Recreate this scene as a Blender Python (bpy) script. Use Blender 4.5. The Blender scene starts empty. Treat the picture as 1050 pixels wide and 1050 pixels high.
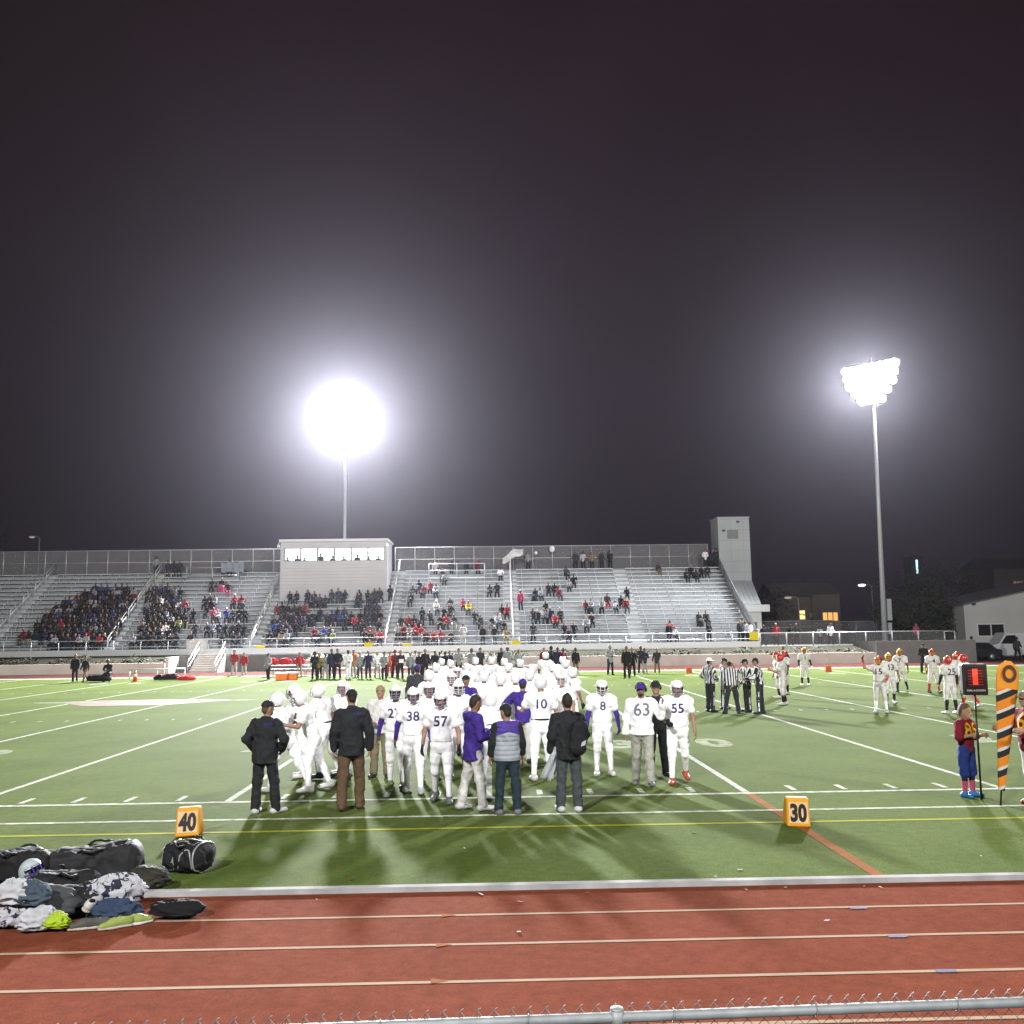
import bpy, bmesh, math, random
import numpy as np
from mathutils import Vector, Matrix
from mathutils.bvhtree import BVHTree
random.seed(7); RNG = np.random.default_rng(7)
S = bpy.context.scene
COL = S.collection
R = math.radians

# ------------------------------------------------------------------ camera (metres; the near sideline runs along X)
CF, CH, CPITCH, CYAW, CROLL = 948.574, 2.8968, 0.127894, 0.0247424, -0.0131293
_F = np.array([math.sin(CYAW)*math.cos(CPITCH), math.cos(CYAW)*math.cos(CPITCH), math.sin(CPITCH)])
_R = np.array([math.cos(CYAW), -math.sin(CYAW), 0.0]); _U = np.cross(_R, _F)
_c, _s = math.cos(CROLL), math.sin(CROLL)
_R, _U = _c*_R + _s*_U, -_s*_R + _c*_U
def ray(px, py): return _F*CF + _R*(px-525) + _U*(525-py)
def G(px, py, z=0.0):
    d = ray(px, py); t = (z-CH)/d[2]; return float(d[0]*t), float(d[1]*t)
def AY(px, py, Y):
    d = ray(px, py); t = Y/d[1]; return float(d[0]*t), Y, float(CH+d[2]*t)
def PX(P):
    d = np.array(P, float)-np.array([0, 0, CH]); z = d@_F
    return 525+CF*(d@_R)/z, 525-CF*(d@_U)/z
cd = bpy.data.cameras.new('camera'); cam = bpy.data.objects.new('camera', cd); COL.objects.link(cam)
cam.matrix_world = Matrix(((_R[0], _U[0], -_F[0], 0), (_R[1], _U[1], -_F[1], 0), (_R[2], _U[2], -_F[2], CH), (0, 0, 0, 1)))
cd.sensor_width = 36; cd.sensor_fit = 'HORIZONTAL'; cd.lens = CF/1050*36; cd.clip_start = .05; cd.clip_end = 3000
S.camera = cam

# ------------------------------------------------------------------ materials
MATS = {}
def lin(c):
    if isinstance(c, str):
        c = [int(c[i:i+2], 16)/255 for i in (0, 2, 4)]
        c = [x/12.92 if x <= .04045 else ((x+.055)/1.055)**2.4 for x in c]
    return (c[0], c[1], c[2], 1)
def mat(name, col, rough=.7, metal=0., spec=.2, var=.12, vscale=6., bump=0., bscale=40., emit=0., coords='Object'):
    if name in MATS: return MATS[name]
    m = bpy.data.materials.new(name); m.use_nodes = True; nt = m.node_tree; b = nt.nodes['Principled BSDF']
    b.inputs['Roughness'].default_value = rough; b.inputs['Metallic'].default_value = metal
    b.inputs['Specular IOR Level'].default_value = spec
    c = lin(col)
    tc = nt.nodes.new('ShaderNodeTexCoord')
    if var > 0:
        n = nt.nodes.new('ShaderNodeTexNoise'); n.inputs['Scale'].default_value = vscale; n.inputs['Detail'].default_value = 4
        nt.links.new(tc.outputs[coords], n.inputs['Vector'])
        r = nt.nodes.new('ShaderNodeMapRange'); r.inputs[1].default_value = .3; r.inputs[2].default_value = .7
        r.inputs[3].default_value = 1-var; r.inputs[4].default_value = 1+var
        nt.links.new(n.outputs['Fac'], r.inputs[0])
        mx = nt.nodes.new('ShaderNodeVectorMath'); mx.operation = 'SCALE'; mx.inputs[0].default_value = c[:3]
        nt.links.new(r.outputs[0], mx.inputs['Scale']); nt.links.new(mx.outputs[0], b.inputs['Base Color'])
    else: b.inputs['Base Color'].default_value = c
    if bump > 0:
        n2 = nt.nodes.new('ShaderNodeTexNoise'); n2.inputs['Scale'].default_value = bscale; n2.inputs['Detail'].default_value = 3
        nt.links.new(tc.outputs[coords], n2.inputs['Vector'])
        bp = nt.nodes.new('ShaderNodeBump'); bp.inputs['Strength'].default_value = bump; bp.inputs['Distance'].default_value = .02
        nt.links.new(n2.outputs['Fac'], bp.inputs['Height']); nt.links.new(bp.outputs[0], b.inputs['Normal'])
    if emit > 0:
        b.inputs['Emission Color'].default_value = c; b.inputs['Emission Strength'].default_value = emit
        m.cycles.emission_sampling = 'NONE'
    MATS[name] = m
    return m
def fab(name, col, rough=.85): return mat(name, col, rough, spec=.2, var=.16, vscale=7, bump=.45, bscale=22)
def nodes(m): return m.node_tree.nodes, m.node_tree.links, m.node_tree.nodes['Principled BSDF']

SKIN = [mat('skin_light', (.23, .135, .092), .55, var=.06), mat('skin_tan', (.165, .088, .055), .55, var=.06), mat('skin_brown', (.070, .036, .023), .55, var=.06)]
WHITE = fab('white_fabric', (.70, .70, .73)); BLACK = fab('black_fabric', (.0105, .0115, .013)); PURPLE = fab('purple_fabric', (.034, .016, .155))
HAIR = mat('dark_hair', (.018, .013, .01), .6, var=.2, vscale=60, bump=.4, bscale=120)
BROWNHAIR = mat('brown_hair', (.07, .04, .022), .6, var=.2, vscale=60, bump=.4, bscale=120)
STEEL = mat('galvanised_steel', (.20, .215, .225), .6, .35, var=.15, vscale=12)
ALU = mat('aluminium_rail', (.58, .59, .61), .4, .35, var=.06)
def structure(o): o['kind'] = 'structure'; return o
def tag(o, label, cat, group=None):
    o['label'] = label; o['category'] = cat
    if group: o['group'] = group
    return o

# ------------------------------------------------------------------ mesh collector
class MB:
    def __init__(s): s.v = []; s.f = []; s.m = []; s.mi = 0; s.sm = []; s.smooth = False
    def add(s, vs, fs):
        o = len(s.v); s.v += [tuple(v) for v in vs]
        for f in fs: s.f.append([i+o for i in f]); s.m.append(s.mi); s.sm.append(s.smooth)
        return s
    def box(s, a, b):
        x0, y0, z0 = a; x1, y1, z1 = b
        return s.add([(x0, y0, z0), (x1, y0, z0), (x1, y1, z0), (x0, y1, z0), (x0, y0, z1), (x1, y0, z1), (x1, y1, z1), (x0, y1, z1)],
                     [(0, 3, 2, 1), (4, 5, 6, 7), (0, 1, 5, 4), (1, 2, 6, 5), (2, 3, 7, 6), (3, 0, 4, 7)])
    def obox(s, c, ex, ey, ez):
        c, ex, ey, ez = map(np.array, (c, ex, ey, ez)); vs = []
        for k in (-1, 1):
            for a, b in ((-1, -1), (1, -1), (1, 1), (-1, 1)): vs.append(c+a*ex+b*ey+k*ez)
        return s.add(vs, [(0, 3, 2, 1), (4, 5, 6, 7), (0, 1, 5, 4), (1, 2, 6, 5), (2, 3, 7, 6), (3, 0, 4, 7)])
    def quad(s, *p): return s.add(p, [tuple(range(len(p)))])
    def tube(s, pts, r, n=8, cap=True):
        pts = [np.array(p, float) for p in pts]; rs = r if hasattr(r, '__len__') else [r]*len(pts)
        old, s.smooth = s.smooth, True
        prev = None; vs = []; fs = []
        for i, p in enumerate(pts):
            t = pts[min(i+1, len(pts)-1)]-pts[max(i-1, 0)]; t = t/(np.linalg.norm(t)+1e-9)
            if prev is None:
                a = np.array([0, 0, 1.]) if abs(t[2]) < .9 else np.array([1., 0, 0]); u = np.cross(t, a)
            else: u = prev-t*(prev@t)
            u = u/(np.linalg.norm(u)+1e-9); w = np.cross(t, u); prev = u
            for k in range(n):
                an = 2*math.pi*k/n; vs.append(p+rs[i]*(math.cos(an)*u+math.sin(an)*w))
        for i in range(len(pts)-1):
            for k in range(n): fs.append((i*n+k, i*n+(k+1) % n, (i+1)*n+(k+1) % n, (i+1)*n+k))
        if cap: fs.append(tuple(range(n-1, -1, -1))); fs.append(tuple(range((len(pts)-1)*n, len(pts)*n)))
        s.add(vs, fs); s.smooth = old; return s
    def ell(s, c, r, nu=12, nv=8, M=None, keep=None):
        old, s.smooth = s.smooth, True
        vs = []; fs = []
        for j in range(nv+1):
            ph = math.pi*j/nv
            for i in range(nu):
                a = 2*math.pi*i/nu; d = np.array([math.sin(ph)*math.cos(a), math.sin(ph)*math.sin(a), math.cos(ph)]); vs.append(d)
        for j in range(nv):
            for i in range(nu):
                q = (j*nu+i, (j+1)*nu+i, (j+1)*nu+(i+1) % nu, j*nu+(i+1) % nu)
                if keep:
                    cc = sum(vs[k] for k in q)/4
                    if not keep(cc/np.linalg.norm(cc)): continue
                fs.append(q)
        out = []
        for v in vs:
            p = v*np.array(r)
            if M is not None: p = M@p
            out.append(p+np.array(c))
        s.add(out, fs); s.smooth = old; return s
    def build(s, name, mats, parent=None, loc=None):
        me = bpy.data.meshes.new(name); me.from_pydata(s.v, [], s.f)
        if not isinstance(mats, (list, tuple)): mats = [mats]
        for m in mats: me.materials.append(m)
        me.polygons.foreach_set('material_index', s.m); me.polygons.foreach_set('use_smooth', s.sm)
        me.validate(); me.update()
        o = bpy.data.objects.new(name, me); COL.objects.link(o)
        if parent is not None: o.parent = parent
        if loc is not None: o.location = loc
        return o
def empty(name, loc=(0, 0, 0), rz=0.):
    o = bpy.data.objects.new(name, None); COL.objects.link(o); o.location = loc; o.rotation_euler = (0, 0, rz); o.empty_display_size = .2; return o

GLY = {}
def glyph(txt, bold=.02):
    k = (txt, bold)
    if k in GLY: return GLY[k]
    cu = bpy.data.curves.new('t', 'FONT'); cu.body = txt; cu.align_x = 'CENTER'; cu.size = 1; cu.offset = bold; cu.resolution_u = 3
    o = bpy.data.objects.new('t', cu); me = o.to_mesh()
    vs = [np.array(v.co) for v in me.vertices]; fs = [tuple(p.vertices) for p in me.polygons]
    o.to_mesh_clear(); bpy.data.objects.remove(o); bpy.data.curves.remove(cu)
    ys = [v[1] for v in vs]; y0, y1 = min(ys), max(ys); xs = [v[0] for v in vs]; xm = (min(xs)+max(xs))/2
    vs = [((v[0]-xm)/(y1-y0), (v[1]-y0)/(y1-y0)-.5) for v in vs]      # unit height, centred
    GLY[k] = (vs, fs); return GLY[k]

# ------------------------------------------------------------------ signed-distance figures
def vnoise(X, Y, Z, sc, seed):
    L = np.random.default_rng(seed).random((16, 16, 16)).astype(np.float32)
    def ax_(A): A = A*sc; i = np.floor(A).astype(int); t = (A-i).astype(np.float32); return i & 15, (i+1) & 15, t*t*(3-2*t)
    (x0, x1, tx), (y0, y1, ty), (z0, z1, tz) = ax_(X), ax_(Y), ax_(Z)
    g = lambda a, b, c: L[a, b, c]
    c0 = (g(x0, y0, z0)*(1-tx)+g(x1, y0, z0)*tx)*(1-ty)+(g(x0, y1, z0)*(1-tx)+g(x1, y1, z0)*tx)*ty
    c1 = (g(x0, y0, z1)*(1-tx)+g(x1, y0, z1)*tx)*(1-ty)+(g(x0, y1, z1)*(1-tx)+g(x1, y1, z1)*tx)*ty
    return c0*(1-tz)+c1*tz
def wrinkles(X, Y, Z, seed):
    """hanging folds: ridged noise stretched across the fall of the cloth, plus a broad sag"""
    a = vnoise(X+.35*Z, Y+.2*Z, Z*.75-.3*X, 9.5, seed); b = vnoise(X-.3*Z, Y, Z+.25*X, 19, seed+50)
    return ((np.abs(a-.5)*3.2-.6)*1.25+(b-.5)*.9+(vnoise(X, Y, Z, 4.5, seed+9)-.5)*1.6).astype(np.float32)
def surf(prims, vox, k=.02, inflate=0., wrinkle=0., clips=(), seed=0):
    """prims: (p0,p1,r0,r1,ex,sx,sy,zone) -> verts, quads, zone per face (smooth union, surface nets)"""
    P0 = np.array([p[0] for p in prims], float); P1 = np.array([p[1] for p in prims], float)
    mr = np.array([max(p[2], p[3])*max(p[5], p[6], 1)+inflate for p in prims])
    lo = np.minimum(P0, P1)-mr[:, None]-3*vox; hi = np.maximum(P0, P1)+mr[:, None]+3*vox
    o = lo.min(0); n = np.ceil((hi.max(0)-o)/vox).astype(int)+1
    F = np.full(n, .08, np.float32); Z = np.zeros(n, np.int8); B = np.full(n, .5, np.float32)
    ax = [o[i]+vox*np.arange(n[i]) for i in range(3)]
    pad = k+2*vox
    for j, (p0, p1, r0, r1, ex, sx, sy, zn) in enumerate(prims):
        a = np.maximum(np.floor((lo[j]-pad-o)/vox).astype(int), 0); b = np.minimum(np.ceil((hi[j]+pad-o)/vox).astype(int)+1, n)
        X, Y, Zz = np.meshgrid(ax[0][a[0]:b[0]], ax[1][a[1]:b[1]], ax[2][a[2]:b[2]], indexing='ij')
        p0 = np.array(p0, float); d = np.array(p1, float)-p0; L = np.linalg.norm(d); d = d/L if L > 1e-6 else np.array([0, 0, 1.])
        ex = np.array(ex, float); ex = ex-d*(ex@d); nn = np.linalg.norm(ex)
        if nn < 1e-4: ex = np.cross(d, [0, 1., 0.1]); nn = np.linalg.norm(ex)
        ex = ex/nn; ey = np.cross(d, ex)
        vx, vy, vz = X-p0[0], Y-p0[1], Zz-p0[2]
        t = vx*d[0]+vy*d[1]+vz*d[2]; tc = np.clip(t, 0, L); rr = r0+(r1-r0)*(tc/L if L > 1e-6 else 0)
        wa = t-tc; wx = vx*ex[0]+vy*ex[1]+vz*ex[2]; wy = vx*ey[0]+vy*ey[1]+vz*ey[2]
        q = np.sqrt((wx/sx)**2+(wy/sy)**2+wa**2)
        D = ((q-rr)*min(sx, sy, 1.)-inflate).astype(np.float32)
        sl = (slice(a[0], b[0]), slice(a[1], b[1]), slice(a[2], b[2]))
        cur = F[sl]; h = np.maximum(k-np.abs(cur-D), 0)/k
        zz = Z[sl]; bb = B[sl]; m = D < bb; zz[m] = zn; bb[m] = D[m]
        F[sl] = np.minimum(cur, D)-h*h*k*.25
    if wrinkle > 0 or clips:
        X, Y, Zz = np.meshgrid(*ax, indexing='ij', sparse=True)
        if wrinkle > 0:
            F += wrinkle*wrinkles(X, Y, Zz, seed)
        for (pt, nr) in clips:
            F = np.maximum(F, ((X-pt[0])*nr[0]+(Y-pt[1])*nr[1]+(Zz-pt[2])*nr[2]).astype(np.float32))
    F[0], F[-1], F[:, 0], F[:, -1], F[:, :, 0], F[:, :, -1] = (.05,)*6
    I = F < 0
    c = np.zeros(np.array(n)-1, np.int8)
    for dx in (0, 1):
        for dy in (0, 1):
            for dz in (0, 1): c += I[dx:n[0]-1+dx, dy:n[1]-1+dy, dz:n[2]-1+dz]
    cells = np.argwhere((c > 0) & (c < 8)); idx = np.full(c.shape, -1, np.int32); idx[tuple(cells.T)] = np.arange(len(cells))
    acc = np.zeros((len(cells), 3)); cnt = np.zeros(len(cells))
    cor = [(x, y, z) for x in (0, 1) for y in (0, 1) for z in (0, 1)]
    for a in cor:
        for i in range(3):
            if a[i] == 0:
                b = list(a); b[i] = 1
                fa = F[tuple((cells+a).T)]; fb = F[tuple((cells+b).T)]; m = (fa < 0) != (fb < 0)
                t = np.where(m, fa/np.where(m, fa-fb, 1), 0); p = np.tile(np.array(a, float), (len(cells), 1)); p[:, i] = t
                acc[m] += p[m]; cnt[m] += 1
    V = o+vox*(cells+acc/np.maximum(cnt, 1)[:, None])
    Q = []; ZF = []
    for i in range(3):
        j, l = (i+1) % 3, (i+2) % 3
        s0 = [slice(None)]*3; s1 = [slice(None)]*3; s0[i] = slice(0, -1); s1[i] = slice(1, None)
        e = I[tuple(s0)] != I[tuple(s1)]; E = np.argwhere(e)
        E = E[(E[:, j] > 0) & (E[:, l] > 0) & (E[:, j] < n[j]-1) & (E[:, l] < n[l]-1)]
        if not len(E): continue
        ins = I[tuple(E.T)]
        def cell(dj, dl):
            q = E.copy(); q[:, j] += dj; q[:, l] += dl; return idx[tuple(q.T)]
        q = np.stack([cell(-1, -1), cell(0, -1), cell(0, 0), cell(-1, 0)], 1)
        q[~ins] = q[~ins][:, ::-1]
        Q.append(q); ZF.append(Z[tuple(E.T)])
    return V, np.concatenate(Q), np.concatenate(ZF)
def npmesh(name, V, Q, mats, zones=None):
    me = bpy.data.meshes.new(name); me.vertices.add(len(V)); me.vertices.foreach_set('co', V.astype(np.float32).ravel())
    me.loops.add(Q.size); me.loops.foreach_set('vertex_index', Q.astype(np.int32).ravel())
    me.polygons.add(len(Q)); me.polygons.foreach_set('loop_start', np.arange(0, Q.size, 4, dtype=np.int32))
    for m in mats: me.materials.append(m)
    if zones is not None: me.polygons.foreach_set('material_index', zones.astype(np.int32))
    me.polygons.foreach_set('use_smooth', np.ones(len(Q), bool)); me.update(calc_edges=True); me.validate()
    return me
def nrm(v): v = np.array(v, float); return v/np.linalg.norm(v)

STAND = dict(lean=(0, 0), head=(0, 0), lf=(.05, .07, .08, 12), rt=(-.03, .07, .05, 12), la=((.22, .02, -1), (.08, .22, -1)), ra=((.22, .02, -1), (.08, .22, -1)))
def skeleton(H=1.8, **kw):
    """joints in the figure's own frame: +Y is where it faces, z = 0 the ground"""
    p = dict(STAND); p.update(kw); k = H/1.8; J = {}
    fw, sd = p['lean']; up = nrm((math.sin(sd), math.sin(fw), math.cos(fw)*math.cos(sd))); X = np.array([1., 0, 0]); X = nrm(X-up*(X@up))
    P = np.zeros(3); J['P'] = P; J['up'] = up; J['X'] = X; J['fw'] = np.cross(up, X)
    J['W'] = P+.12*k*up; J['C'] = P+.36*k*up; J['N'] = P+.53*k*up
    hy, hp = p['head']; fwd = J['fw']
    hf = math.cos(hy)*np.array([0, 1, 0])-math.sin(hy)*np.array([1, 0, 0]); hf = nrm(hf*math.cos(hp)+np.array([0, 0, 1])*math.sin(hp))
    hx = nrm(np.cross(hf, [0, 0, 1])); hu = np.cross(hx, hf); J['hf'], J['hx'], J['hu'] = hf, hx, hu
    J['H'] = J['N']+k*(.10*up+.10*hu+.025*hf)
    for s, lk, ak in ((-1, 'lf', 'la'), (1, 'rt', 'ra')):
        sh = P+.475*k*up+s*.185*k*X; q = 'L' if s < 0 else 'R'
        u, f = p[ak]; u = nrm((s*u[0], u[1], u[2])); f = nrm((s*f[0], f[1], f[2]))
        J[q+'s'] = sh; J[q+'e'] = sh+.285*k*u; J[q+'w'] = J[q+'e']+.25*k*f; J[q+'hd'] = f
        fl, ab, kn, yw = p[lk]
        hip = P+s*.095*k*X-.03*k*up; th = nrm((s*math.sin(ab), math.sin(fl), -math.cos(fl)*math.cos(ab))); sn = nrm((s*math.sin(ab)*.7, math.sin(fl-kn), -math.cos(fl-kn)))
        J[q+'h'] = hip; J[q+'k'] = hip+.43*k*th; J[q+'a'] = J[q+'k']+.42*k*sn
        ty = R(yw); ft = np.array([s*math.sin(ty), math.cos(ty), 0]); pit = min(0, (fl-kn))*.6
        J[q+'t'] = J[q+'a']+k*(ft*.17*math.cos(pit)+np.array([0, 0, -.055+.17*math.sin(pit)])); J[q+'l'] = J[q+'a']+k*(-ft*.045+np.array([0, 0, -.05]))
    z0 = min(J[q][2]-.036*k for q in ('Lt', 'Rt', 'Ll', 'Rl')) if 'ground' not in p else p['ground']
    for q, v in J.items():
        if q not in ('up', 'X', 'fw', 'hf', 'hx', 'hu') and not q.endswith('hd'): J[q] = v-np.array([0, 0, z0])
    J['k'] = k; return J
def prims_of(J, bulk=1., fingers=False, curl=.6):
    k = J['k']; X, up, f = J['X'], J['up'], J['fw']; D = {}
    b = bulk
    D['pelvis'] = [(J['P']-.03*k*up, J['W'], .132*k*b, .125*k*b, X, 1.2, .88, 2)]
    D['torso'] = [(J['W'], J['C'], .122*k*b, .142*k*b, X, 1.22, .84, 1), (J['W']+f*.02*b, J['W']+.1*k*up+f*.02*b, .115*k*b, .115*k*b, X, 1.15, .9, 1),
                  (J['C'], J['C']+.1*k*up, .142*k, .10*k, X, 1.25, .8, 1), (J['Ls']*.85+J['N']*.15, J['N']-.02*k*up, .06*k, .062*k, f, 1, 1, 1), (J['Rs']*.85+J['N']*.15, J['N']-.02*k*up, .06*k, .062*k, f, 1, 1, 1)]
    C, hf, hx, hu = J['H'], J['hf'], J['hx'], J['hu']
    D['neck'] = [(J['N']-.04*k*up, C-.07*k*hu, .062*k, .056*k, X, 1, 1, 0)]
    D['head'] = [(C-.02*hu, C+.035*hu, .1, .1, hx, .8, .98, 0), (C-.065*hu+.03*hf, C-.085*hu+.055*hf, .058, .04, hx, 1, 1, 0),
                 (C+.085*hf-.0*hu, C+.108*hf-.028*hu, .011, .017, hx, 1, 1, 0), (C-.083*hx-.01*hu, C-.083*hx+.02*hu, .016, .018, hf, 1, .6, 0), (C+.083*hx-.01*hu, C+.083*hx+.02*hu, .016, .018, hf, 1, .6, 0)]
    D['hair'] = [(C+.035*hu-.012*hf, C+.055*hu-.01*hf, .103, .098, hx, .83, 1, 3), (C-.02*hu-.04*hf, C+.02*hu-.03*hf, .078, .088, hx, .92, .9, 3)]
    for q in 'LR':
        s = -1 if q == 'L' else 1
        D[q+'upper'] = [(J[q+'s'], J[q+'s']+.02*(J[q+'e']-J[q+'s']), .07*k, .065*k, X, 1, 1, 1), (J[q+'s'], J[q+'e'], .056*k, .043*k, X, 1, 1, 1)]
        D[q+'fore'] = [(J[q+'e'], J[q+'w'], .042*k, .029*k, X, 1, 1, 1)]
        w, h = J[q+'w'], J[q+'hd']; side = nrm(np.cross(h, nrm(J['fw']+.01*up))) if abs(h@J['fw']) < .9 else X
        inn = nrm(-s*X-h*(-s*X@h)); wid = nrm(np.cross(h, inn)); wid = wid if wid@J['fw'] > 0 else -wid
        hd = [(w, w+.075*k*h, .028*k, .034*k, wid, 1.15, .62, 0)]
        if fingers:
            for i, (o, ln) in enumerate(((-.03, .058), (-.01, .07), (.011, .076), (.032, .068))):
                a = w+.085*k*h+o*k*wid; m = a+k*ln*.5*nrm(h+curl*.5*inn); e = m+k*ln*.55*nrm(h*.8+curl*1.3*inn)
                hd += [(a, m, .0095*k, .009*k, X, 1, 1, 0), (m, e, .009*k, .0075*k, X, 1, 1, 0)]
            a = w+.025*k*h+.03*k*wid; m = a+k*.04*nrm(h*.6+wid*.8+.2*inn); e = m+k*.032*nrm(h+wid*.15+.3*inn)
            hd += [(a, m, .012*k, .0105*k, X, 1, 1, 0), (m, e, .0105*k, .0085*k, X, 1, 1, 0)]
        else: hd += [(w+.07*k*h, w+.15*k*nrm(h+.35*inn), .032*k, .02*k, wid, 1.1, .6, 0), (w+.03*k*h, w+.09*k*nrm(h+.55*wid), .014*k, .011*k, X, 1, 1, 0)]
        D[q+'hand'] = hd
        D[q+'thigh'] = [(J[q+'h'], J[q+'k'], .09*k*(.5+.5*b), .06*k, X, 1, 1.02, 2)]
        sh = J[q+'a']-J[q+'k']; D[q+'shin'] = [(J[q+'k'], J[q+'a'], .056*k, .037*k, X, 1, 1, 2), (J[q+'k']+.18*sh-.018*J['fw'], J[q+'k']+.42*sh-.022*J['fw'], .045*k, .044*k, X, 1, 1, 2)]
        D[q+'foot'] = [(J[q+'l'], J[q+'t'], .042*k, .034*k, X, 1.05, .8, 4), (J[q+'a'], J[q+'l']+.03*(J[q+'t']-J[q+'l']), .038*k, .042*k, X, 1, 1, 4)]
    return D
ARMS = ('Lupper', 'Rupper', 'Lfore', 'Rfore'); LEGS = ('Lthigh', 'Rthigh', 'Lshin', 'Rshin')
def pick(D, names): return [p for n in names for p in D[n]]
def shell(name, prims, m, parent, vox, inflate=0., wrinkle=0., clips=(), k=.025, seed=0):
    V, Q, Z = surf(prims, vox, k, inflate, wrinkle, clips, seed); me = npmesh(name, V, Q, [m]); o = bpy.data.objects.new(name, me); COL.objects.link(o); o.parent = parent
    return o
def cut(p, t0, t1):
    a, b = np.array(p[0], float), np.array(p[1], float); r = lambda t: p[2]+(p[3]-p[2])*t
    return (a+(b-a)*t0, a+(b-a)*t1, r(t0), r(t1))+tuple(p[4:])
def put_text(o_mesh, txt, cx, cz, h, side, m, name, parent, bold=.03, wide=1.):
    """lettering laid on the front (side=1) or back (side=-1) of a garment"""
    me = o_mesh.data; bv = BVHTree.FromPolygons([v.co[:] for v in me.vertices], [p.vertices[:] for p in me.polygons])
    vs, fs = glyph(txt, bold); bm = bmesh.new()
    bvv = [bm.verts.new((-side*v[0]*h*wide, 0, v[1]*h)) for v in vs]
    for f in fs:
        try: bm.faces.new([bvv[i] for i in f])
        except ValueError: pass
    for _ in range(2): bmesh.ops.subdivide_edges(bm, edges=[e for e in bm.edges if e.calc_length() > .03], cuts=1)
    bmesh.ops.triangulate(bm, faces=bm.faces[:])
    for v in bm.verts:
        x, z = v.co.x+cx, v.co.z+cz
        hit = bv.ray_cast(Vector((x, 2*side, z)), Vector((0, -side, 0)))
        y = hit[0].y if hit[0] else .12*side
        v.co = (x, y+.007*side, z)
    mesh = bpy.data.meshes.new(name); bm.to_mesh(mesh); bm.free(); mesh.materials.append(m)
    o = bpy.data.objects.new(name, mesh); COL.objects.link(o); o.parent = parent; return o
def headM(J): return np.stack([J['hx'], J['hf'], J['hu']], 1)
def cap_on(J, m, parent, brim=True, back=False, name='cap', brim_m=None):
    M = headM(J); C = J['H']+.03*J['hu']-.005*J['hf']; b = MB()
    b.ell(C, (.098, .115, .105), 16, 10, M, keep=lambda d: d[2] > -.12)
    c = b.build(name, m, parent)
    if brim:
        b = MB(); sgn = -1 if back else 1; top = []; n = 9
        for i in range(n):
            a = math.pi*(i/(n-1)-.5); top.append((math.sin(a)*.085, sgn*(.09+.085*math.cos(a)), .012-.02*abs(math.sin(a))))
        inner = [(x*.98, sgn*.075, z+.006) for x, y, z in top]
        vs = [M@np.array(v)+C for v in top+inner]+[M@(np.array(v)-np.array([0, 0, .01]))+C for v in top+inner]
        fs = [(i, i+1, n+i+1, n+i) for i in range(n-1)]+[(2*n+i+1, 2*n+i, 3*n+i, 3*n+i+1) for i in range(n-1)]+[(i+1, i, 2*n+i, 2*n+i+1) for i in range(n-1)]
        b.smooth = True; b.add(vs, fs); b.build('brim', brim_m or m, c)
    return c
def helmet_on(J, shellm, maskm, parent, stripe=None):
    M = headM(J); C = J['H']+.022*J['hu']-.004*J['hf']; b = MB(); r = (.128, .152, .142)
    b.ell(C, r, 24, 16, M, keep=lambda d: not (d[1] > .42 and d[2] < .34 and d[2] > -.95) and d[2] > -.86)
    b.ell(C, tuple(x*.94 for x in r), 20, 12, M, keep=lambda d: not (d[1] > .40 and d[2] < .36) and d[2] > -.82)
    h = b.build('helmet', shellm, parent)
    b = MB()
    for z, rr in ((-.012, .158), (-.055, .168), (-.095, .166)):
        b.tube([M@np.array([math.sin(a)*.125, math.cos(a)*rr, z-.02*math.cos(a)])+C for a in np.linspace(-1.2, 1.2, 9)], .0075, 5)
    for x in (-.045, .045):
        b.tube([M@np.array([x, yy, z])+C for yy, z in ((.135, .045), (.155, -.03), (.16, -.075), (.15, -.118))], .0075, 5)
    b.build('facemask', maskm, h)
    if stripe:
        b = MB(); n = 10; vs = []
        for i in range(n):
            a = math.pi*(.12+.9*i/(n-1)); 
            for x in (-.022, .022): vs.append(M@np.array([x, math.cos(a)*.155, math.sin(a)*.145+.001])+C)
        b.smooth = True; b.add(vs, [(2*i, 2*i+1, 2*i+3, 2*i+2) for i in range(n-1)]); b.build('stripe', stripe, h)
    return h
# ------------------------------------------------------------------ people on and beside the field
NAVY = fab('navy_fabric', (.018, .022, .05)); GREYF = fab('grey_fabric', (.22, .23, .25)); DENIM = fab('dark_denim', (.013, .022, .031))
BROWN = fab('brown_cloth', (.066, .042, .023)); KHAKI = fab('khaki_cloth', (.125, .105, .062)); PALEGREY = fab('pale_grey_cloth', (.25, .252, .225))
DKGREY = fab('charcoal_fabric', (.028, .030, .034)); SLATE = fab('slate_trousers', (.036, .042, .047)); MAROON = fab('maroon_fabric', (.115, .006, .015)); RED = fab('red_fabric', (.42, .02, .025))
OFFW = fab('off_white_fabric', (.40, .395, .385)); BLUESH = fab('royal_blue_fabric', (.010, .022, .115)); PINK = fab('pink_knit', (.30, .045, .10)); ORANGE = fab('orange_fabric', (.45, .11, .02)); GOLD = fab('gold_fabric', (.75, .42, .03)); TAN = fab('tan_fabric', (.19, .145, .085))
BLUESHOE = mat('bright_blue_shoe', (.012, .105, .28), .5); WSHOE = mat('white_shoe', (.34, .34, .34), .5); BSHOE = mat('black_shoe', (.02, .02, .022), .5); RSHOE = mat('red_shoe', (.27, .045, .024), .5); GSHOE = mat('grey_shoe', (.10, .10, .10), .6); OSHOE = mat('maroon_shoe', (.10, .008, .012), .5)
WHELM = mat('white_helmet_shell', (.58, .58, .60), .25, spec=.5, var=.03); RHELM = mat('red_helmet_shell', (.33, .018, .022), .25, spec=.5, var=.05)
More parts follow.
